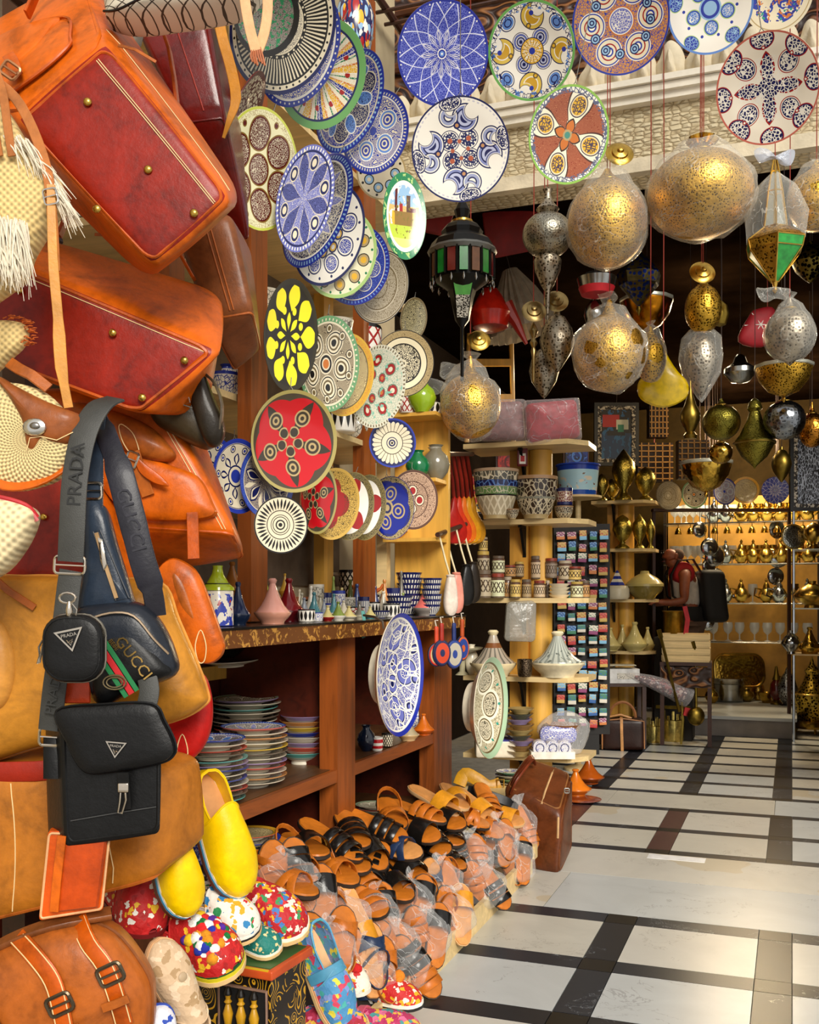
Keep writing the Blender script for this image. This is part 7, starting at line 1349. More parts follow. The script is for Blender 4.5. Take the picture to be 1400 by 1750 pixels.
def globe(label, px, py, w, h, d, mat, filmy=0, tip=16, cord=None, cap=None, name='hanging_lantern', seed=0, flat=.96, bot=0):
    t = thing(name, label, 'lantern', px, py, d); r = w/2; H2 = h/2
    pf = [(0, -H2-bot), (r*.25, -H2*flat)] + [(r*sin(pi*k/14), -H2*cos(pi*k/14)) for k in range(2, 12)] + [(r*.32, H2*.95), (r*.2, H2*1.05), (r*.12, H2*1.05+tip*.5), (r*.06, H2*1.05+tip), (0, H2*1.05+tip)]
    b = t.part('body', MB().lathe(pf, 36), mat); t.part('collar', MB().tube([(r*.3*cos(a), r*.3*sin(a), H2*.95) for a in [k*pi/10 for k in range(20)]], 1.6, 6, True), BRASSY, b)
    if filmy:
        f = MB().lathe([(0, -H2*1.04)]+[(r*1.05*sin(pi*k/14), -H2*1.05*cos(pi*k/14)) for k in range(2, 12)]+[(r*.5, H2*1.1), (r*.14, H2*1.15+tip*.6), (r*.3, H2*1.2+tip), (0, H2*1.2+tip)], 28).jig(filmy, .11, seed); t.part('plastic_wrap', f, FL2)
    if cord: hang(t, H2+tip, cord)
    if cap: dome(t, *cap)
    return t
globe('large round gold lantern wrapped in film with a tilted brass cap', 1038, 382, 134, 150, 4.3, GD, 3, 14, 330, (20, 116, 24), seed=1)
t = globe('widest gold lantern in film under a small brass crown', 1197, 332, 178, 146, 4.25, GD, 4, 12, 330, None, seed=2)
for a in (0, 72, 144, 216, 288): t.part('crown_cup', MB().lathe([(3, 0), (9, 6), (11, 14), (8, 14), (0, 8)], 14, M=Matrix.Translation((3+13*cos(rad(a)), 13*sin(rad(a)), 84)) @ Matrix.Rotation(rad(22), 4, Vector((-sin(rad(a)), cos(rad(a)), 0)))), BRASSY)
globe('gold film wrapped lantern beside the hexagonal glass lantern', 1396, 342, 96, 104, 4.3, GD, 3, 14, 330, seed=3)
t = globe('silvered globe lantern with long tapering tail', 936, 402, 86, 78, 4.7, SV, 0, 40, 330); t.part('tail', MB().lathe([(18, -34), (24, -44), (22, -60), (12, -84), (5, -96), (3, -130), (0, -150)], 24), SV2); t.part('neck', MB().lathe([(14, 36), (20, 44), (10, 56), (6, 70), (9, 78), (0, 84)], 20), SV2)
globe('gold lantern bundled in loose film with embossed circle', 1042, 604, 122, 132, 4.6, GD, 6, 22, 330, seed=5); globe('smaller gold lantern bundled behind the loose film one', 1112, 612, 52, 84, 4.85, GD2, 4, 12, 330, seed=6)
t = globe('gold lantern in crumpled film in front of the pine shelf', 804, 694, 104, 112, 4.7, GD, 7, 26, 150, (14, 110, 20), seed=7); t.part('film_knot', MB().pillow(smooth([(-6, 60), (-40, 78), (-52, 64), (-46, 40), (-30, 52)], 4), 18, 4, 2).jig(4, .2, 3), FL2); t.part('film_tail', MB().pillow(smooth([(-40, 40), (-74, 48), (-66, 28), (-50, 22)], 4), 10, 3, 2).jig(3, .2, 4), FL2)
t = globe('small gold egg lantern under a round brass ring cap', 1202, 528, 62, 84, 4.5, GD2, 0, 8, 330, (-3, 60, 22)); t.part('side_bell', MB().lathe([(4, 26), (12, 18), (15, 2), (10, -14), (0, -18)], 18, M=Matrix.Translation((32, 10, -10))), OLDBR)
t = thing('hanging_lantern', 'spindle shaped silvered lantern sealed in film under gold egg', 'lantern', 1199, 622, 4.55); t.part('body', MB().lathe([(0, -58), (8, -46), (24, -16), (29, 8), (24, 34), (10, 54), (0, 58)], 28), SV2); t.part('plastic_wrap', MB().lathe([(0, -66), (8, -58), (32, -18), (37, 10), (33, 44), (20, 58), (0, 60)], 20).jig(1.6, .15), FL2); hang(t, 58, 60)
globe('silvered brown globe lantern under the hexagonal glass lantern', 1350, 572, 82, 92, 4.5, SV2, 2, 14, 100, seed=9, bot=8)
# hexagonal glass lantern
t = thing('hanging_lantern', 'hexagonal brass lantern with clear upper panes and green lower panes', 'lantern', 1325, 380, 4.2)
def hexr(r, z): return [(r*cos(pi/3*k+.26), r*sin(pi/3*k+.26), z) for k in range(6)]
rg = [hexr(3, 106), hexr(7, 86), hexr(13, 52), hexr(21, -10), hexr(52, -34), hexr(48, -50), hexr(6, -102)]
fr = MB()
for k in range(6): fr.tube([r_[k] for r_ in rg], 1.5, 5)
for r_ in rg[1:]: fr.tube(r_, 1.3, 5, True)
t.part('frame', fr, BRASSY)
for i in range(1, 6):
    for k in range(6):
        a, b, c, e = rg[i][k], rg[i][(k+1) % 6], rg[i+1][(k+1) % 6], rg[i+1][k]; mt = glass('#d8dcd0', .25) if i < 3 else GD2 if (k % 2 or i == 3) else M('#1f8a34', .3, 0, .3, 40, coat=.3)
        t.part('pane', MB().add([a, b, c, e], [(0, 1, 2, 3)]), mt)
t.part('finial', MB().lathe([(6, -100), (3, -112), (5, -116), (0, -122)], 12), BRASSY); hang(t, 106, 330); t.part('film_bow', MB().pillow(smooth([(-6, 118), (-32, 126), (-28, 104), (-8, 110), (8, 104), (34, 124), (26, 96), (4, 106)], 4), 14, 4, 2).jig(3, .2, 2), film('#c8d0e0', .35))
t.part('film_bow_low', MB().pillow(smooth([(-10, -112), (-34, -112), (-26, -130), (-4, -134), (20, -130), (24, -114)], 4), 14, 4, 2).jig(3, .2, 5), FL2); t.part('outer_film', MB().lathe([(6, 90), (40, 50), (52, 10), (50, -30), (0, -30)], 12).jig(4, .1, 6), FL2)
# slim silvered hangers near the column
def spind(label, px, py, w, h, d, mat, cap=None, cord=200):
    t = thing('hanging_lantern', label, 'lantern', px, py, d); r = w/2; t.part('body', MB().lathe([(0, -h/2), (r*.25, -h*.42), (r*.8, -h*.18), (r, .02*h), (r*.85, h*.22), (r*.45, h*.4), (r*.2, h*.44), (r*.16, h*.52), (0, h*.53)], 28), mat)
    if cap: dome(t, *cap)
    hang(t, h*.5, cord); return t
spind('silvered spindle lantern with a bronze disc above', 952, 585, 60, 106, 4.8, SV2, (-2, 68, 21, -4, brass('#a08858', .3))); spind('lower silvered spindle lantern behind the bronze disc one', 930, 636, 52, 92, 4.95, SV2)
t = thing('hanging_lantern', 'thin turned bronze rod lantern with a disc cap', 'lantern', 912, 600, 4.75); BRZ = brass('#a08858', .3); t.part('rod', MB().lathe([(0, -56), (2.5, -50), (3, -10), (5, 0), (3, 6), (7, 14), (3, 22), (8, 34), (4, 44), (0, 50)], 16), BRZ); dome(t, 0, 66, 21, -4, BRZ); hang(t, 70, 200)
t = thing('yellow_shade', 'translucent yellow plastic lampshade disc hanging by its tip', 'lampshade', 1134, 655, 5.0); t.part('shade', MB().pillow(smooth([(-44, -2), (-38, -28), (0, -42), (38, -26), (42, 0), (24, 20), (6, 48), (-4, 76), (-16, 74), (-14, 40), (-30, 18)], 4), 26, 5, 2.6), M('#d8b400', .25, 0, .25, 30, coat=.3)); hang(t, 70, 250)
# lower right group
def bowl_l(label, px, py, w, h, d, mat, cord=200):
    t = thing('hanging_lantern', label, 'lantern', px, py, d); r = w/2; t.part('bowl', MB().lathe([(0, -h/2), (r*.1, -h*.48), (r*.55, -h*.3), (r*.88, .05*h), (r*1.02, h*.42), (r, h*.5), (r*.9, h*.44), (0, -h*.3)], 12), mat); t.part('rim', MB().lathe([(r*1.0, h*.4), (r*1.05, h*.44), (r*1.05, h*.52), (r*.98, h*.54)], 12), M('#b8b8a8', .35, .7)); t.part('finial', MB().lathe([(3, -h*.5), (4, -h*.56), (1, -h*.66)], 10), BRASSY); hang(t, h*.5, cord); return t
bowl_l('faceted gold bowl lantern above the silver ball', 1340, 652, 94, 54, 4.9, GD2); bowl_l('pointed gold cone bowl lantern above the blue plates', 1207, 816, 86, 52, 6.2, GP, 160)
globe('polished silver ball lantern with engraved lower half', 1341, 718, 70, 68, 5.2, brass('#8f9296', .2, 60, '#4a4c50', .3), 0, 8, 120); globe('olive gold ball lantern beside the bell lantern', 1233, 722, 64, 62, 5.4, GO, 0, 8, 200); globe('small plain brass ball lantern under the olive gold one', 1232, 774, 40, 38, 5.8, GP, 0, 6, 26)
t = thing('hanging_lantern', 'bell shaped olive brass lantern with long neck', 'lantern', 1290, 748, 5.3); t.part('body', MB().lathe([(0, -54), (4, -48), (22, -32), (33, -12), (34, -6), (26, 4), (14, 28), (9, 44), (13, 50), (10, 60), (4, 66), (0, 68)], 12), GO); t.part('band', MB().tube([(34*cos(a), 34*sin(a), -9) for a in [k*pi/12 for k in range(24)]], 2, 6, True), OLDBR); hang(t, 66, 200)
t = thing('hanging_lantern', 'slender bottle shaped brass lantern with needle neck', 'lantern', 1180, 712, 6.0); t.part('body', MB().lathe([(10, -38), (12, -32), (7, -26), (16, -8), (17, 4), (10, 20), (4, 40), (1.5, 66), (0, 76)], 20), OLDBR); hang(t, 72, 200)
t = thing('hanging_lantern', 'squat pewter lantern before the dark shelf', 'lantern', 1265, 634, 6.0); t.part('body', MB().lathe([(0, -22), (16, -18), (27, -4), (26, 4), (12, 14), (9, 24), (4, 28), (0, 30)], 24), PLAINS); hang(t, 28, 200)
globe('copper gold lantern at the edge beside the carved frame', 1388, 735, 44, 60, 5.6, brass('#b87a2c', .25, 80, '#4a2c0c', .3), 0, 16, 160); spind('small tarnished brass drop lantern above the flower plate', 1336, 795, 34, 60, 6.4, OLDBR, None, 160)
spind('filigree star drop lantern behind the hexagonal one', 1385, 450, 60, 70, 5.6, brass('#7a6a30', .4, 50, '#0e0a04', .5), None, 200)
t = thing('hanging_lantern', 'dark star lantern with blue and clear glass behind gold globes', 'lantern', 1092, 480, 5.6); mb = MB().lathe([(0, -46), (34, -8), (38, 10), (20, 34), (0, 52)], 8); t.part('body', mb, brass('#5a5030', .35, 40, '#1a2a6a', .45), sharp=10); hang(t, 50, 200); t.part('finial', MB().lathe([(3, -44), (5, -50), (0, -60)], 10), OLDBR)
t = bowl_l('amber copper bowl lantern behind the loose film lantern', 1105, 540, 88, 56, 5.8, brass('#a86a14', .22)); t = thing('hanging_lantern', 'silver lantern with red cloth lining beside the bundled ones', 'lantern', 1020, 480, 5.4); t.part('body', MB().lathe([(0, -20), (30, -12), (34, 4), (16, 14), (0, 18)], 20), PLAINS); t.part('lining', MB().lathe([(31, -12), (26, -24), (0, -30)], 20), M('#b01420', .6)); hang(t, 16, 200); spind('pewter teardrop lantern beside the red lined one', 1016, 540, 36, 60, 5.5, PLAINS)
# black lantern with green glass
t = thing('hanging_lantern', 'large black iron lantern with green and amber glass strips', 'lantern', 790, 440, 4.6)
BI = M('#0d0c0b', .35, .5); t.part('crown', MB().lathe([(8, 92), (14, 80), (10, 64), (30, 52), (36, 44), (34, 36), (52, 24), (58, 10), (0, 10)], 10), BI, sharp=15); t.part('crown_band', MB().lathe([(16, 62), (19, 62), (20, 54), (18, 54)], 10), BRASSY)
for k in range(16):
    a = 2*pi*k/16; c, s_ = cos(a), sin(a); mt = (M('#0f6a24', .15, 0, .2, 30, coat=.5), M('#5a3414', .2, 0, .2, 30, coat=.4), M('#0f6a24', .15, 0, .2, 30, coat=.5), M('#5a1010', .15, coat=.5))[k % 4]
    t.part('glass_strip', MB().box((0, 0, 0), (14, 3, 46), 0, Matrix.Translation((52*c, 52*s_, -14)) @ Matrix.Rotation(a+pi/2, 4, 'Z')), mt); t.part('rib', MB().tube([(55*cos(a+.19), 55*sin(a+.19), 12), (55*cos(a+.19), 55*sin(a+.19), -40)], 2, 5), BI); t.part('drop', MB().lathe([(0, -8), (2.5, -3), (1, 4), (0, 6)], 8, M=Matrix.Translation((54*c, 54*s_, -46))), PLAINS)
t.part('core', MB().lathe([(48, 12), (46, -40), (20, -60), (0, -60)], 16), BI); t.part('skirt', MB().lathe([(58, 12), (60, 8), (56, 2), (50, 4)], 16), M('#6a6a66', .4, .6))
g_ = t.part('lower_panel', MB().add([(-18, -30, -40), (18, -30, -40), (12, -22, -70), (-12, -22, -70)], [(0, 1, 2, 3)]), M('#3a8a1c', .25, coat=.4)); t.part('filigree_panel', MB().add([(-12, -22, -70), (12, -22, -70), (9, -14, -106), (-9, -14, -106)], [(0, 1, 2, 3)]), brass('#b8b0a0', .35, 120, '#1a1814', .42)); t.part('lower_body', MB().lathe([(30, -40), (20, -70), (12, -108), (3, -120), (3, -210), (0, -212)], 8), BI); t.part('chain', MB().tube([(0, 0, 90), (0, 0, 330)], 2.4, 6), BI)
# lampshades, cloth and chairs in the dark interior
t = thing('red_lampshade', 'translucent red leather lampshade hanging in the dark interior', 'lampshade', 838, 532, 6.2); t.part('shade', MB().lathe([(12, 38), (22, 24), (36, -4), (30, -28), (10, -36), (0, -34)], 14), M('#a01808', .3, 0, .3, 20, coat=.3)); t.part('cone', MB().tube([(24, 0, 10), (44, 0, -20), (62, 0, -56)], [16, 9, 3], 8), M('#8a1408', .4)); hang(t, 38, 250)
mb = MB(); rings = []
for z, r in ((60, 12), (20, 34), (-50, 62)): rings.append([(r*(1+.09*(k % 2))*cos(2*pi*k/48), r*(1+.09*(k % 2))*sin(2*pi*k/48), z) for k in range(48)])
mb.loft(rings, True, (False, False)); t = thing('pleated_shade', 'off white pleated fabric lampshade behind the silvered lanterns', 'lampshade', 886, 520, 6.6, 0, 0, -14); t.part('shade', mb, M('#b8aa90', .7), sharp=10); hang(t, 60, 260)
for lab, px, py, w, h, d, c, roll in (('dark red leather drape pinned under the beam', 872, 372, 96, 130, 5.9, '#7a0c0c', -8), ('brown leather drape pinned under the beam', 1240, 272, 110, 60, 5.9, '#7a3a14', 4), ('red felt hat shape hung under the beam', 742, 370, 60, 60, 5.9, '#8a1414', 10), ('white cloth hung under the beam', 1010, 330, 90, 60, 6.1, '#c8c0b8', 0), ('white cloth hung beside red drape', 800, 340, 60, 60, 6.2, '#b8b0a8', 0), ('red leather drape beside the white cloth', 940, 345, 70, 60, 6.0, '#8a1c10', 0), ('cream cloth hung beside brown drape', 1370, 300, 90, 110, 6.0, '#c8b8a8', 0)):
    t = thing('hanging_cloth', lab, 'cloth', px, py, d, 0, 0, roll); t.part('cloth', MB().pillow(rrect(w, h, 14, 4), 16, 5, 3).jig(5, .07, int(px)), M(c, .6, 0, .25, 12)); t.part('tie', MB().tube([(0, 0, h/2-4), (0, 0, h/2+240)], 1, 5), M('#2a2018', .8))
t = thing('star_pouch', 'red pouch with white stitched web pattern beside the silvered globe', 'pouch', 1292, 560, 5.8); b = t.part('body', MB().pillow(smooth([(-30, -24), (20, -30), (32, 30), (2, 32), (-12, 20)], 4), 26, 5, 2.6), M('#a01420', .6)); mb = MB()
for a in range(6): mb.tube([(4, -14, 2), (4+26*cos(a*1.05), -8, 2+24*sin(a*1.05))], 1, 4)
t.part('stitching', mb, M('#e0d8d0', .7), b); t.part('loop', MB().tube([(20, 0, 30), (20, 0, 160)], .9, 5), CORD)
t = thing('wooden_chair', 'folding wooden chair stored on the top pine shelf', 'chair', 838, 700, 6.9); 
for x in (-40, 40): t.part('leg', MB().tube([(x, 0, -56), (x*.9, 0, 130)], 4, 6), W_YEL)
for z in (120, 80, 20): t.part('rail', MB().box((0, 0, z), (76, 6, 12)), W_YEL)
t.part('seat', MB().box((0, -10, -10), (84, 50, 6)), W_RED); 
# pictures
def pic(label, px, py, w, h, d, layers, base, yaw=0):
    t = thing('picture_frame', label, 'picture', px, py, d, yaw); t.part('frame', MB().box((0, 3, h/2-3), (w, 8, 6)).box((0, 3, -h/2+3), (w, 8, 6)).box((-w/2+3, 3, 0), (6, 8, h-12)).box((w/2-3, 3, 0), (6, 8, h-12)), M('#14100c', .4)); t.part('inlay', MB().box((0, 2, h/2-9), (w-12, 6, 6)).box((0, 2, -h/2+9), (w-12, 6, 6)).box((-w/2+9, 2, 0), (6, 6, h-24)).box((w/2-9, 2, 0), (6, 6, h-24)), embro('#2a2420', ['#c8c0b0', '#2a2420', '#a89a84'], 70, .45)); t.part('painting', MB().box((0, 4, 0), (w-24, 3, h-24)), ceramic(base, layers, rough=.4)); hang(t, h/2, 0); return t
pic('inlaid frame with a painting of red headdress and blue robe', 1054, 742, 76, 108, 10.0, [('half', .05, 0, 2, '#12325a'), ('blob', 3, .55, 0, 2, '#1c5a8a'), ('rect', -.9, .2, .3, .8, '#b02018'), ('rect', 0, .8, .2, .6, '#c8c8b0'), ('rect', -.6, .6, -.05, .15, '#1a1412'), ('rect', .1, .5, .1, .4, '#2a7a5a')], '#1a1008')
pic('dark inlaid frame with white calligraphy figures', 1384, 806, 66, 134, 7.4, [('fil', 7, .14, 0, 2, '#b8c0d0'), ('spokes', 3, .05, 0, 2, '#14121a')], '#1c1a24')
for lab, px, py, w, h, d in (('carved wooden lattice box lantern with arch', 1126, 712, 32, 70, 10.0), ('larger carved wooden lattice box lantern', 1186, 785, 52, 66, 9.5), ('dark carved chest front with panels', 1120, 790, 60, 66, 10.1)):
    t = thing('lattice_box', lab, 'box', px, py, d); t.part('case', MB().box((0, 10, 0), (w, 20, h)), M('#2a140a', .5)); mb = MB()
    for k in range(5): mb.box((-w/2+w*(k+.5)/5, -2, 0), (2, 3, h))
    for k in range(7): mb.box((0, -2, -h/2+h*(k+.5)/7), (w, 3, 2))
    t.part('lattice', mb, M('#a87a3c', .5)); t.part('cord', MB().tube([(0, 8, h/2), (0, 8, h/2+200)], .9, 5), CORD)
# wooden fretted valance inside, with white pegs
t = Th('valance_shelf', 'dark shelf with a row of pale pegs high in the interior', 'shelf', frame(1160, 480, 7.4, 0, 0, -14), 7.4/FP); t.part('board', MB().box((0, 10, 0), (170, 20, 6)), W_DARK)
for k in range(9): t.part('peg', MB().lathe([(5, 3), (4, 8), (1, 14), (0, 16)], 8, M=Matrix.Translation((-76+k*19, 4, 0))), M('#b8a888', .6))
# ------------------------------------------------------------ back shop
for lab, px, py, w, h, pt in (('grey blue plate on the back plate rail', 1142, 847, 44, 50, 'speck'), ('pale grey plate on the back plate rail', 1186, 845, 44, 48, 'arab'), ('cobalt plate half hidden by the cone lantern', 1238, 840, 40, 46, 'swirl'), ('olive flower plate on the back plate rail', 1274, 838, 50, 46, 'yell2'), ('cobalt star plate on the back plate rail', 1325, 838, 48, 46, 'lotus')):
    plate(lab, px, py, w, h, 9.6, pa[pt], 1, 0, .06, 0, 0, BK)
pr = Th('plate_rail', 'narrow dark shelf carrying the row of back shop plates', 'shelf', frame(1235, 872, 9.72), 9.72/FP); pr.part('board', MB().box((0, 0, 0), (240, 18, 5)), W_DARK)
for x in (-116, 116): pr.part('leg', MB().box((x, 6, (-zy(872, 9.72))*FP/9.72/2), (5, 5, zy(872, 9.72)*FP/9.72)), W_DARK)
YS = 10.9
bk = Th('back_shelving', 'back shop glass shelving on steel rails full of teapots', 'shelf', WM((0, 0, 0)), 1); BZ = [at(0, y, dY(1260, YS)).z for y in (892, 963, 1030, 1096)]
bk.part('back_board', MB().box((-.45, 11.75, 1.3), (1.7, .03, 2.2)), M('#a87e34', .5, .2, .4, 3))
for z in BZ: sh = bk.part('shelf', MB().box((-.5, YS+.1, z-.008), (1.5, .3, .012)), glass('#c8d8d8', .5)); bk.part('rail', MB().tube([(-1.25, YS-.05, z-.008), (.25, YS-.05, z-.008)], .009, 6), PLAINS, sh)
for x in (-1.25, .25): bk.part('post', MB().box((x, YS+.1, 1.2), (.03, .03, 2.4)), M('#3a3026', .4, .5))
SILV = M('#b8bcc0', .15, 1, .1); 
def teapot_proto(mat):
    t = Th('teapot', 'teapot', 'teapot', Matrix.Identity(4), .0052); t.part('body', MB().lathe([(9, 0), (7, 2), (12, 8), (15, 16), (12, 24), (6, 30), (0, 30)], 18), mat); t.part('lid', MB().lathe([(7, 30), (5, 36), (2, 40), (3, 44), (0, 48)], 14), mat); t.part('spout', MB().tube([(13, 0, 12), (22, 0, 18), (26, 0, 30)], [4, 2.6, 1.6], 8), mat); t.part('handle', MB().tube([(-10, 0, 26), (-22, 0, 28), (-24, 0, 14), (-14, 0, 9)], 1.7, 6), mat); return t.o
def glass_proto(mat):
    t = Th('stem_glass', 'glass', 'glass', Matrix.Identity(4), .005); t.part('bowl', MB().lathe([(2, 14), (8, 20), (10, 30), (9, 38), (8, 38), (0, 16)], 16), mat); t.part('stem', MB().lathe([(7, 0), (6, 1), (1.4, 3), (1.4, 14), (0, 15)], 12), mat); return t.o
TP = [teapot_proto(BRASSY), teapot_proto(SILV)]; GLS = [glass_proto(M('#dfe4e8', .05, 0, .03, alpha=.55, spec=1)), glass_proto(GP)]
first = set()
def putp(o, key, Mw, label, group):
    if key in first: return copytree(o, Mw, label, group)
    first.add(key); o.matrix_world = Mw; o['label'] = label; o['group'] = group; return o
q9 = random.Random(12)
RN = ['top', 'second', 'third', 'lowest']
for r, z in enumerate(BZ):
    for k in range(11):
        x = -1.15+k*.13+q9.uniform(-.012, .012); gold = (r in (0, 1) and k > 4) or (r == 2 and k % 2)
        kind = 'g' if (r == 3 or (r == 2 and k % 3 == 0) or (r < 2 and k < 3)) else 't'
        Mw = WM((x, YS+.06+q9.uniform(-.03, .05), z), q9.uniform(-30, 30))
        if kind == 't': putp(TP[0 if gold else 1], 't%d' % gold, Mw, '%s teapot on the %s glass shelf of the back shop' % ('brass' if gold else 'silver', RN[r]), 'teapots of the back shop')
        else: putp(GLS[1 if (r == 2 and gold) else 0], 'g%d' % (r == 2 and gold), Mw, '%s goblet on the %s glass shelf of the back shop' % ('brass' if (r == 2 and gold) else 'clear glass', RN[r]), 'goblets of the back shop')
        if r in (0, 1): putp(GLS[gold], 'g%d' % gold, WM((x+.06, YS+.16, z), 0), '%s goblet behind the teapots on the %s glass shelf' % ('brass' if gold else 'clear glass', RN[r]), 'goblets behind teapots')
# hanging strings of brass cups under the rails
for k in range(12):
    t = Th('brass_bell', 'small brass bell hanging under the top glass shelf', 'bell', WM((-1.1+k*.12, YS-.05, BZ[0]-.06)), .0042, 'bells under the top glass shelf'); t.part('cup', MB().lathe([(9, -14), (8, -8), (5, 0), (2, 3), (0, 4)], 14), GP); t.part('ring', MB().tube([(0, 0, 3), (0, 0, 12)], 1, 5), OLDBR)
# big brass trays and pots on the step
zt = .188
t = thing('brass_tray', 'large oblong brass tray leaning against the back wall', 'tray', 1263, 1146, 10.98, 0, -10); t.part('plate', MB().pillow(rrect(86, 58, 20, 6), 8, 4, 4), GP); t.part('rim', MB().tube([(x, -3, z) for x, z in rrect(84, 56, 19, 6)], 2.4, 6, True), BRASSY)
def stp_y(z, d): return HZ-(z-H)*FP/d
for j in range(3): d = 10.9; lobj('steel_pan', 'steel pan nested in the stack on the step', 'pan', 1246, stp_y(zt, d)-j*10, d, [(22, 0), (25, 3), (26+j, 20), (24+j, 20), (0, 6)], PLAINS, group='steel pans')
for i, (px, w, h) in enumerate(((1217, 24, 26), (1276, 26, 22), (1296, 22, 36), (1310, 30, 18), (1330, 18, 44), (1232, 18, 20))): d = 10.75+.12*(i % 3); lobj('brass_pot', ('squat brass pot', 'round brass pot', 'tall brass ewer', 'wide brass basin', 'slender brass vase', 'little brass pot')[i]+' standing on the step', 'pot', px, stp_y(zt, d), d, vasep(w/2, h) if i != 3 else bowlp(w/2, h), (GP, OLDBR, BRASSY)[i % 3])
t = thing('red_lantern', 'dark red glass lantern with brass cap on the step', 'lantern', 1327, stp_y(zt, 10.6), 10.6); t.part('glass', MB().lathe([(6, 8), (12, 18), (10, 34), (5, 42), (0, 42)], 16), M('#5a1008', .15, coat=.6)); t.part('cap', MB().lathe([(7, 42), (4, 52), (2, 64), (0, 66)], 14), OLDBR); t.part('foot', MB().lathe([(10, 0), (10, 3), (5, 8), (0, 8)], 14), OLDBR)
t = thing('filigree_lantern', 'silver filigree egg lantern standing on the step', 'lantern', 1346, stp_y(zt, 10.5), 10.5); t.part('body', MB().lathe([(6, 2), (14, 14), (17, 30), (12, 46), (5, 56), (2, 64), (0, 66)], 20), brass('#b0b4bc', .3, 60, '#2a1a20', .4)); t.part('foot', MB().lathe([(12, 0), (8, 2), (5, 4), (0, 4)], 14), SILV)
# glass shelf tower at the right with silver and brass
t = Th('glass_tower', 'narrow glass shelf tower with brass and silver ware', 'shelf', WM((at(1392, HZ, 9.0).x+.02, at(1392, HZ, 9.0).y, 0)), 1); TZ = [zy(y, 9.0) for y in (940, 1040, 1118)]
for z in TZ: t.part('shelf', MB().box((0, 0, z), (.4, .3, .012)), glass('#c8d8d8', .5) if z != TZ[2] else W_PALE)
for x in (-.19, .19): t.part('post', MB().tube([(x, .14, 0), (x, .14, 2.3)], .012, 6), SILV)
for lab, px, k, w, h, kd, mt in (('engraved silver tray standing on the tower', 1356, 0, 40, 42, 'd', SILV), ('brass lobed urn on the tower', 1390, 0, 34, 46, 'v', BRASSY), ('brass soup tureen on the tower', 1388, 1, 60, 46, 't', BRASSY), ('silver domed dish on the tower', 1352, 2, 32, 40, 't', SILV), ('olive brass tagine on the tower', 1384, 2, 42, 46, 'g', GP)):
    d = 8.95; y = HZ-(TZ[k]+.006-H)*FP/d
    if kd == 'g': tagine(lab, px, y, d, w, h, mt, mt)
    elif kd == 'v': lobj('brass_urn', lab, 'urn', px, y, d, eggv(w, h), mt)
    elif kd == 't': lobj('domed_dish', lab, 'dish', px, y, d, [(w*.22, 0), (w*.2, h*.1), (w*.46, h*.36), (w*.5, h*.44), (w*.5, h*.48), (w*.36, h*.72), (w*.1, h*.9), (w*.12, h), (0, h)], mt)
    else: tt = thing('silver_tray', lab, 'tray', px, y-h/2, d+.05, 0, -8); tt.part('plate', MB().pillow(ell(w, h, 24), 4, 3, 3), brass('#c0c0b4', .25, 70, '#6a6a60', .3)); tt.part('rim', MB().tube([(x, -1, z) for x, z in ell(w, h, 24)], 1.4, 6, True), BRASSY)
d = dZ(1252, 0); t = thing('brass_brazier', 'pierced brass brazier lantern on three feet beside the step', 'lantern', 1388, 1252, d); PB = brass('#c0a040', .3, 42, '#2a1c06', .42)
t.part('bowl', MB().lathe([(20, 22), (26, 30), (30, 50), (31, 66), (28, 66), (0, 40)], 24), PB); t.part('rim', MB().tube([(31*cos(a), 31*sin(a), 66) for a in [k*pi/12 for k in range(24)]], 2, 6, True), BRASSY); t.part('base_ring', MB().lathe([(28, 8), (29, 12), (24, 20), (18, 24), (0, 24)], 24), BRASSY); t.part('dome', MB().lathe([(26, 66), (16, 84), (10, 100), (12, 106), (4, 118), (0, 132)], 20), PB)
for a in (20, 140, 260): t.part('foot', MB().tube([(24*cos(rad(a)), 24*sin(rad(a)), 10), (28*cos(rad(a)), 28*sin(rad(a)), 0)], 2.4, 6), BRASSY)
# hanging silver pans along the middle of the back shop
for i, (px, py, r) in enumerate(((1213, 935, 16), (1222, 950, 18), (1212, 968, 15), (1226, 985, 14), (1196, 905, 14), (1330, 955, 16), (1326, 985, 15), (1328, 1015, 14), (1328, 905, 16), (1205, 1005, 14), (1218, 1040, 14), (1210, 1065, 13))):
    t = thing('silver_bowl', 'bright silver bowl hanging in a string in the back shop', 'bowl', px, py, 10.2+.03*i, q9.uniform(-30, 30), 0, 0, 'silver bowl strings'); t.part('bowl', MB().pillow(ell(2*r, 2*r, 20), r*.7, 5, 2), SILV); hang(t, r, 0)
# drum stool under the man's hands
C = at(1152, HZ, 9.35); t = Th('brass_drum', 'brass drum pot with a red cord beside the man', 'drum', frame(1152, 1088, 9.35), 9.35/FP); t.part('body', MB().lathe([(14, 0), (18, 6), (18, 40), (20, 44), (16, 44), (0, 40)], 24), OLDBR); t.part('sash', MB().strap([(14, -16, 52), (18, -20, 30), (14, -20, 0)], 8, 2), M('#b01c2c', .6))
t = Th('display_block', 'dark covered block under the brass drum pot', 'block', WM((C.x, C.y+.05, 0)), 1); t.part('box', MB().soft((.17, .14, zy(1088, 9.35)/2-.002), .01, M=Matrix.Translation((0, 0, zy(1088, 9.35)/2))), M('#1a140e', .7)); t.part('trim', MB().box((0, -.14, .3), (.3, .01, .03)), OLDBR)
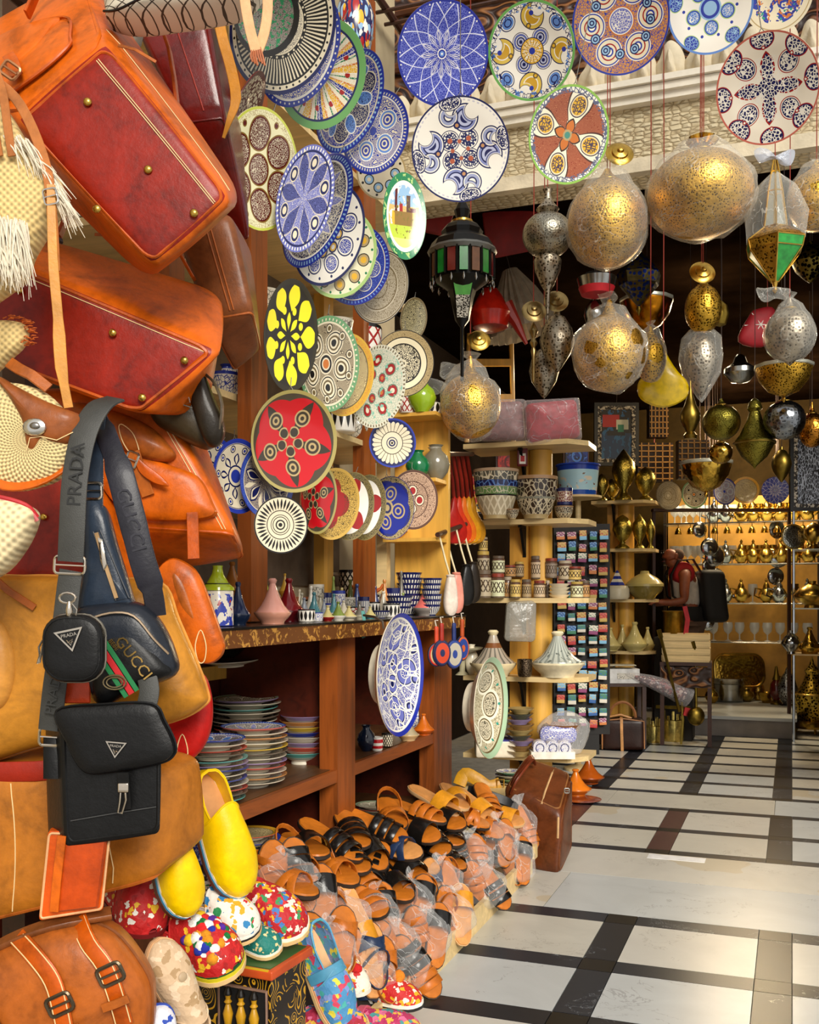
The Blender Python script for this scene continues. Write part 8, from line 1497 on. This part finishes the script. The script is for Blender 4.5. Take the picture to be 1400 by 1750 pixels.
# ------------------------------------------------------------ the man
SK = M('#8a4a30', .5, 0, .15, 20, name='skin'); d = 9.85; u = d/FP
Fm = Matrix.Translation(at(1172, HZ, d)) @ BAS.to_4x4(); Fm.translation.z = .187
man = Th('person', 'bald man in a red and white sleeveless top with a black backpack', 'person', Fm, 1)
def skin(name, verts, edges, mat, parent, sub=2):
    me = bpy.data.meshes.new(name); me.from_pydata([v[:3] for v in verts], edges, []); me.materials.append(mat)
    o = link(name, me, parent); m1 = o.modifiers.new('skin', 'SKIN'); m1.use_smooth_shade = True; m2 = o.modifiers.new('sub', 'SUBSURF'); m2.levels = m2.render_levels = sub
    for i, v in enumerate(verts):
        sv = me.skin_vertices[0].data[i]; sv.radius = (v[3], v[4] if len(v) > 4 else v[3]); sv.use_root = (i == 0)
    return o
# faces left: -x is forward, head bent over the counter
V = [(0, 0, .90, .14, .12), (.0, 0, 1.05, .13, .11), (-.01, 0, 1.22, .14, .12), (-.03, 0, 1.34, .11, .10), (-.075, 0, 1.405, .062, .062), (-.115, 0, 1.455, .088, .075), (-.135, 0, 1.525, .102, .082), (-.115, 0, 1.585, .075, .065),
     (-.05, -.17, 1.33, .06), (-.07, -.21, 1.18, .05), (-.07, -.22, 1.08, .044), (-.18, -.2, 1.055, .038), (-.27, -.18, 1.06, .03), (-.30, -.175, 1.06, .027),
     (-.05, .17, 1.33, .06), (-.08, .21, 1.18, .05), (-.08, .21, 1.08, .044), (-.2, .18, 1.05, .036), (-.31, .12, 1.05, .028),
     (.0, -.09, .80, .09), (-.02, -.1, .46, .062), (.03, -.1, .08, .045), (-.14, -.11, .035, .04, .035), (.0, .09, .80, .09), (-.06, .1, .46, .062), (-.03, .1, .08, .045), (-.2, .11, .035, .04, .035), (-.225, 0, 1.50, .022, .018), (-.19, 0, 1.43, .035, .03)]
Ed = [(0, 1), (1, 2), (2, 3), (3, 4), (4, 5), (5, 6), (6, 7), (3, 8), (8, 9), (9, 10), (10, 11), (11, 12), (12, 13), (3, 14), (14, 15), (15, 16), (16, 17), (17, 18), (0, 19), (19, 20), (20, 21), (21, 22), (0, 23), (23, 24), (24, 25), (25, 26), (6, 27), (5, 28)]
for hx, hy, hz in ((-.30, -.175, 1.06),):
    for k, (dy, ln) in enumerate(((-.03, .06), (-.01, .07), (.01, .065), (.028, .05))):
        n0 = len(V); V += [(hx-.03, hy+dy, hz+.004, .0095), (hx-.03-ln*.5, hy+dy*1.1, hz-.004, .0085), (hx-.03-ln, hy+dy*1.1, hz-.022, .007)]; Ed += [(13, n0), (n0, n0+1), (n0+1, n0+2)]
    n0 = len(V); V += [(hx+.0, hy+.03, hz+.02, .01), (hx-.035, hy+.045, hz+.03, .008)]; Ed += [(13, n0), (n0, n0+1)]
bd = skin('body', V, Ed, SK, man.o)
skin('top', [(0, 0, .97, .15, .13), (0, 0, 1.1, .142, .125), (-.015, 0, 1.25, .15, .135), (-.035, 0, 1.35, .11, .11)], [(0, 1), (1, 2), (2, 3)], M('#c8c0b8', .8, name='white_cloth'), man.o)
skin('red_yoke', [(-.03, 0, 1.33, .125, .125), (-.045, -.15, 1.34, .073), (-.045, .15, 1.34, .073)], [(0, 1), (0, 2)], M('#a8141c', .8, name='red_cloth'), man.o)
skin('trousers', [(0, 0, .9, .155, .13), (0, -.09, .8, .1), (-.02, -.1, .46, .075), (.03, -.1, .14, .065), (0, .09, .8, .1), (-.06, .1, .46, .075), (-.03, .1, .14, .065)], [(0, 1), (1, 2), (2, 3), (0, 4), (4, 5), (5, 6)], M('#5a4438', .8), man.o)
man.part('waist_band', MB().lathe([(.16, .86), (.17, .9), (.165, 1.0), (.15, 1.02)], 20, sy=.9), M('#0e0e10', .8))
bp = man.part('backpack', MB().soft((.12, .17, .28), .07, lambda x, y, z: (x+.24+.05*(z < 0)*abs(z)-.06*z, y, z*.9+1.12), 5, 3), M('#0a0a0c', .7))
for y in (-.11, .11): man.part('shoulder_strap', MB().strap([(.12, y, 1.34), (.04, y, 1.47), (-.1, y, 1.46), (-.17, y, 1.32), (-.15, y, 1.12), (.0, y, 1.0)], .055, .012, (0, 1, 0)), M('#0a0a0c', .7), bp)
for y in (-.088, .088): man.part('ear', MB().ball((-.11, y, 1.50), .03, 10, 0, (.6, .35, 1)), SK)
for y in (-.04, .04): man.part('eye', MB().ball((-.226, y, 1.535), .011, 8), M('#1a120e', .3)); man.part('brow', MB().box((-.228, y, 1.556), (.01, .04, .008)), M('#3a2c24', .8))
man.part('mouth', MB().box((-.212, 0, 1.455), (.02, .045, .008)), M('#6a2a22', .5)); man.part('cropped_hair', MB().ball((-.078, 0, 1.515), .085, 14, 0, (.72, .98, .75)), M('#5a4438', .9))
for y in (-.1, .11): man.part('shoe', MB().soft((.13, .05, .04), .035, M=Matrix.Translation((-.06 if y < 0 else -.12, y, .04))), M('#141210', .6))
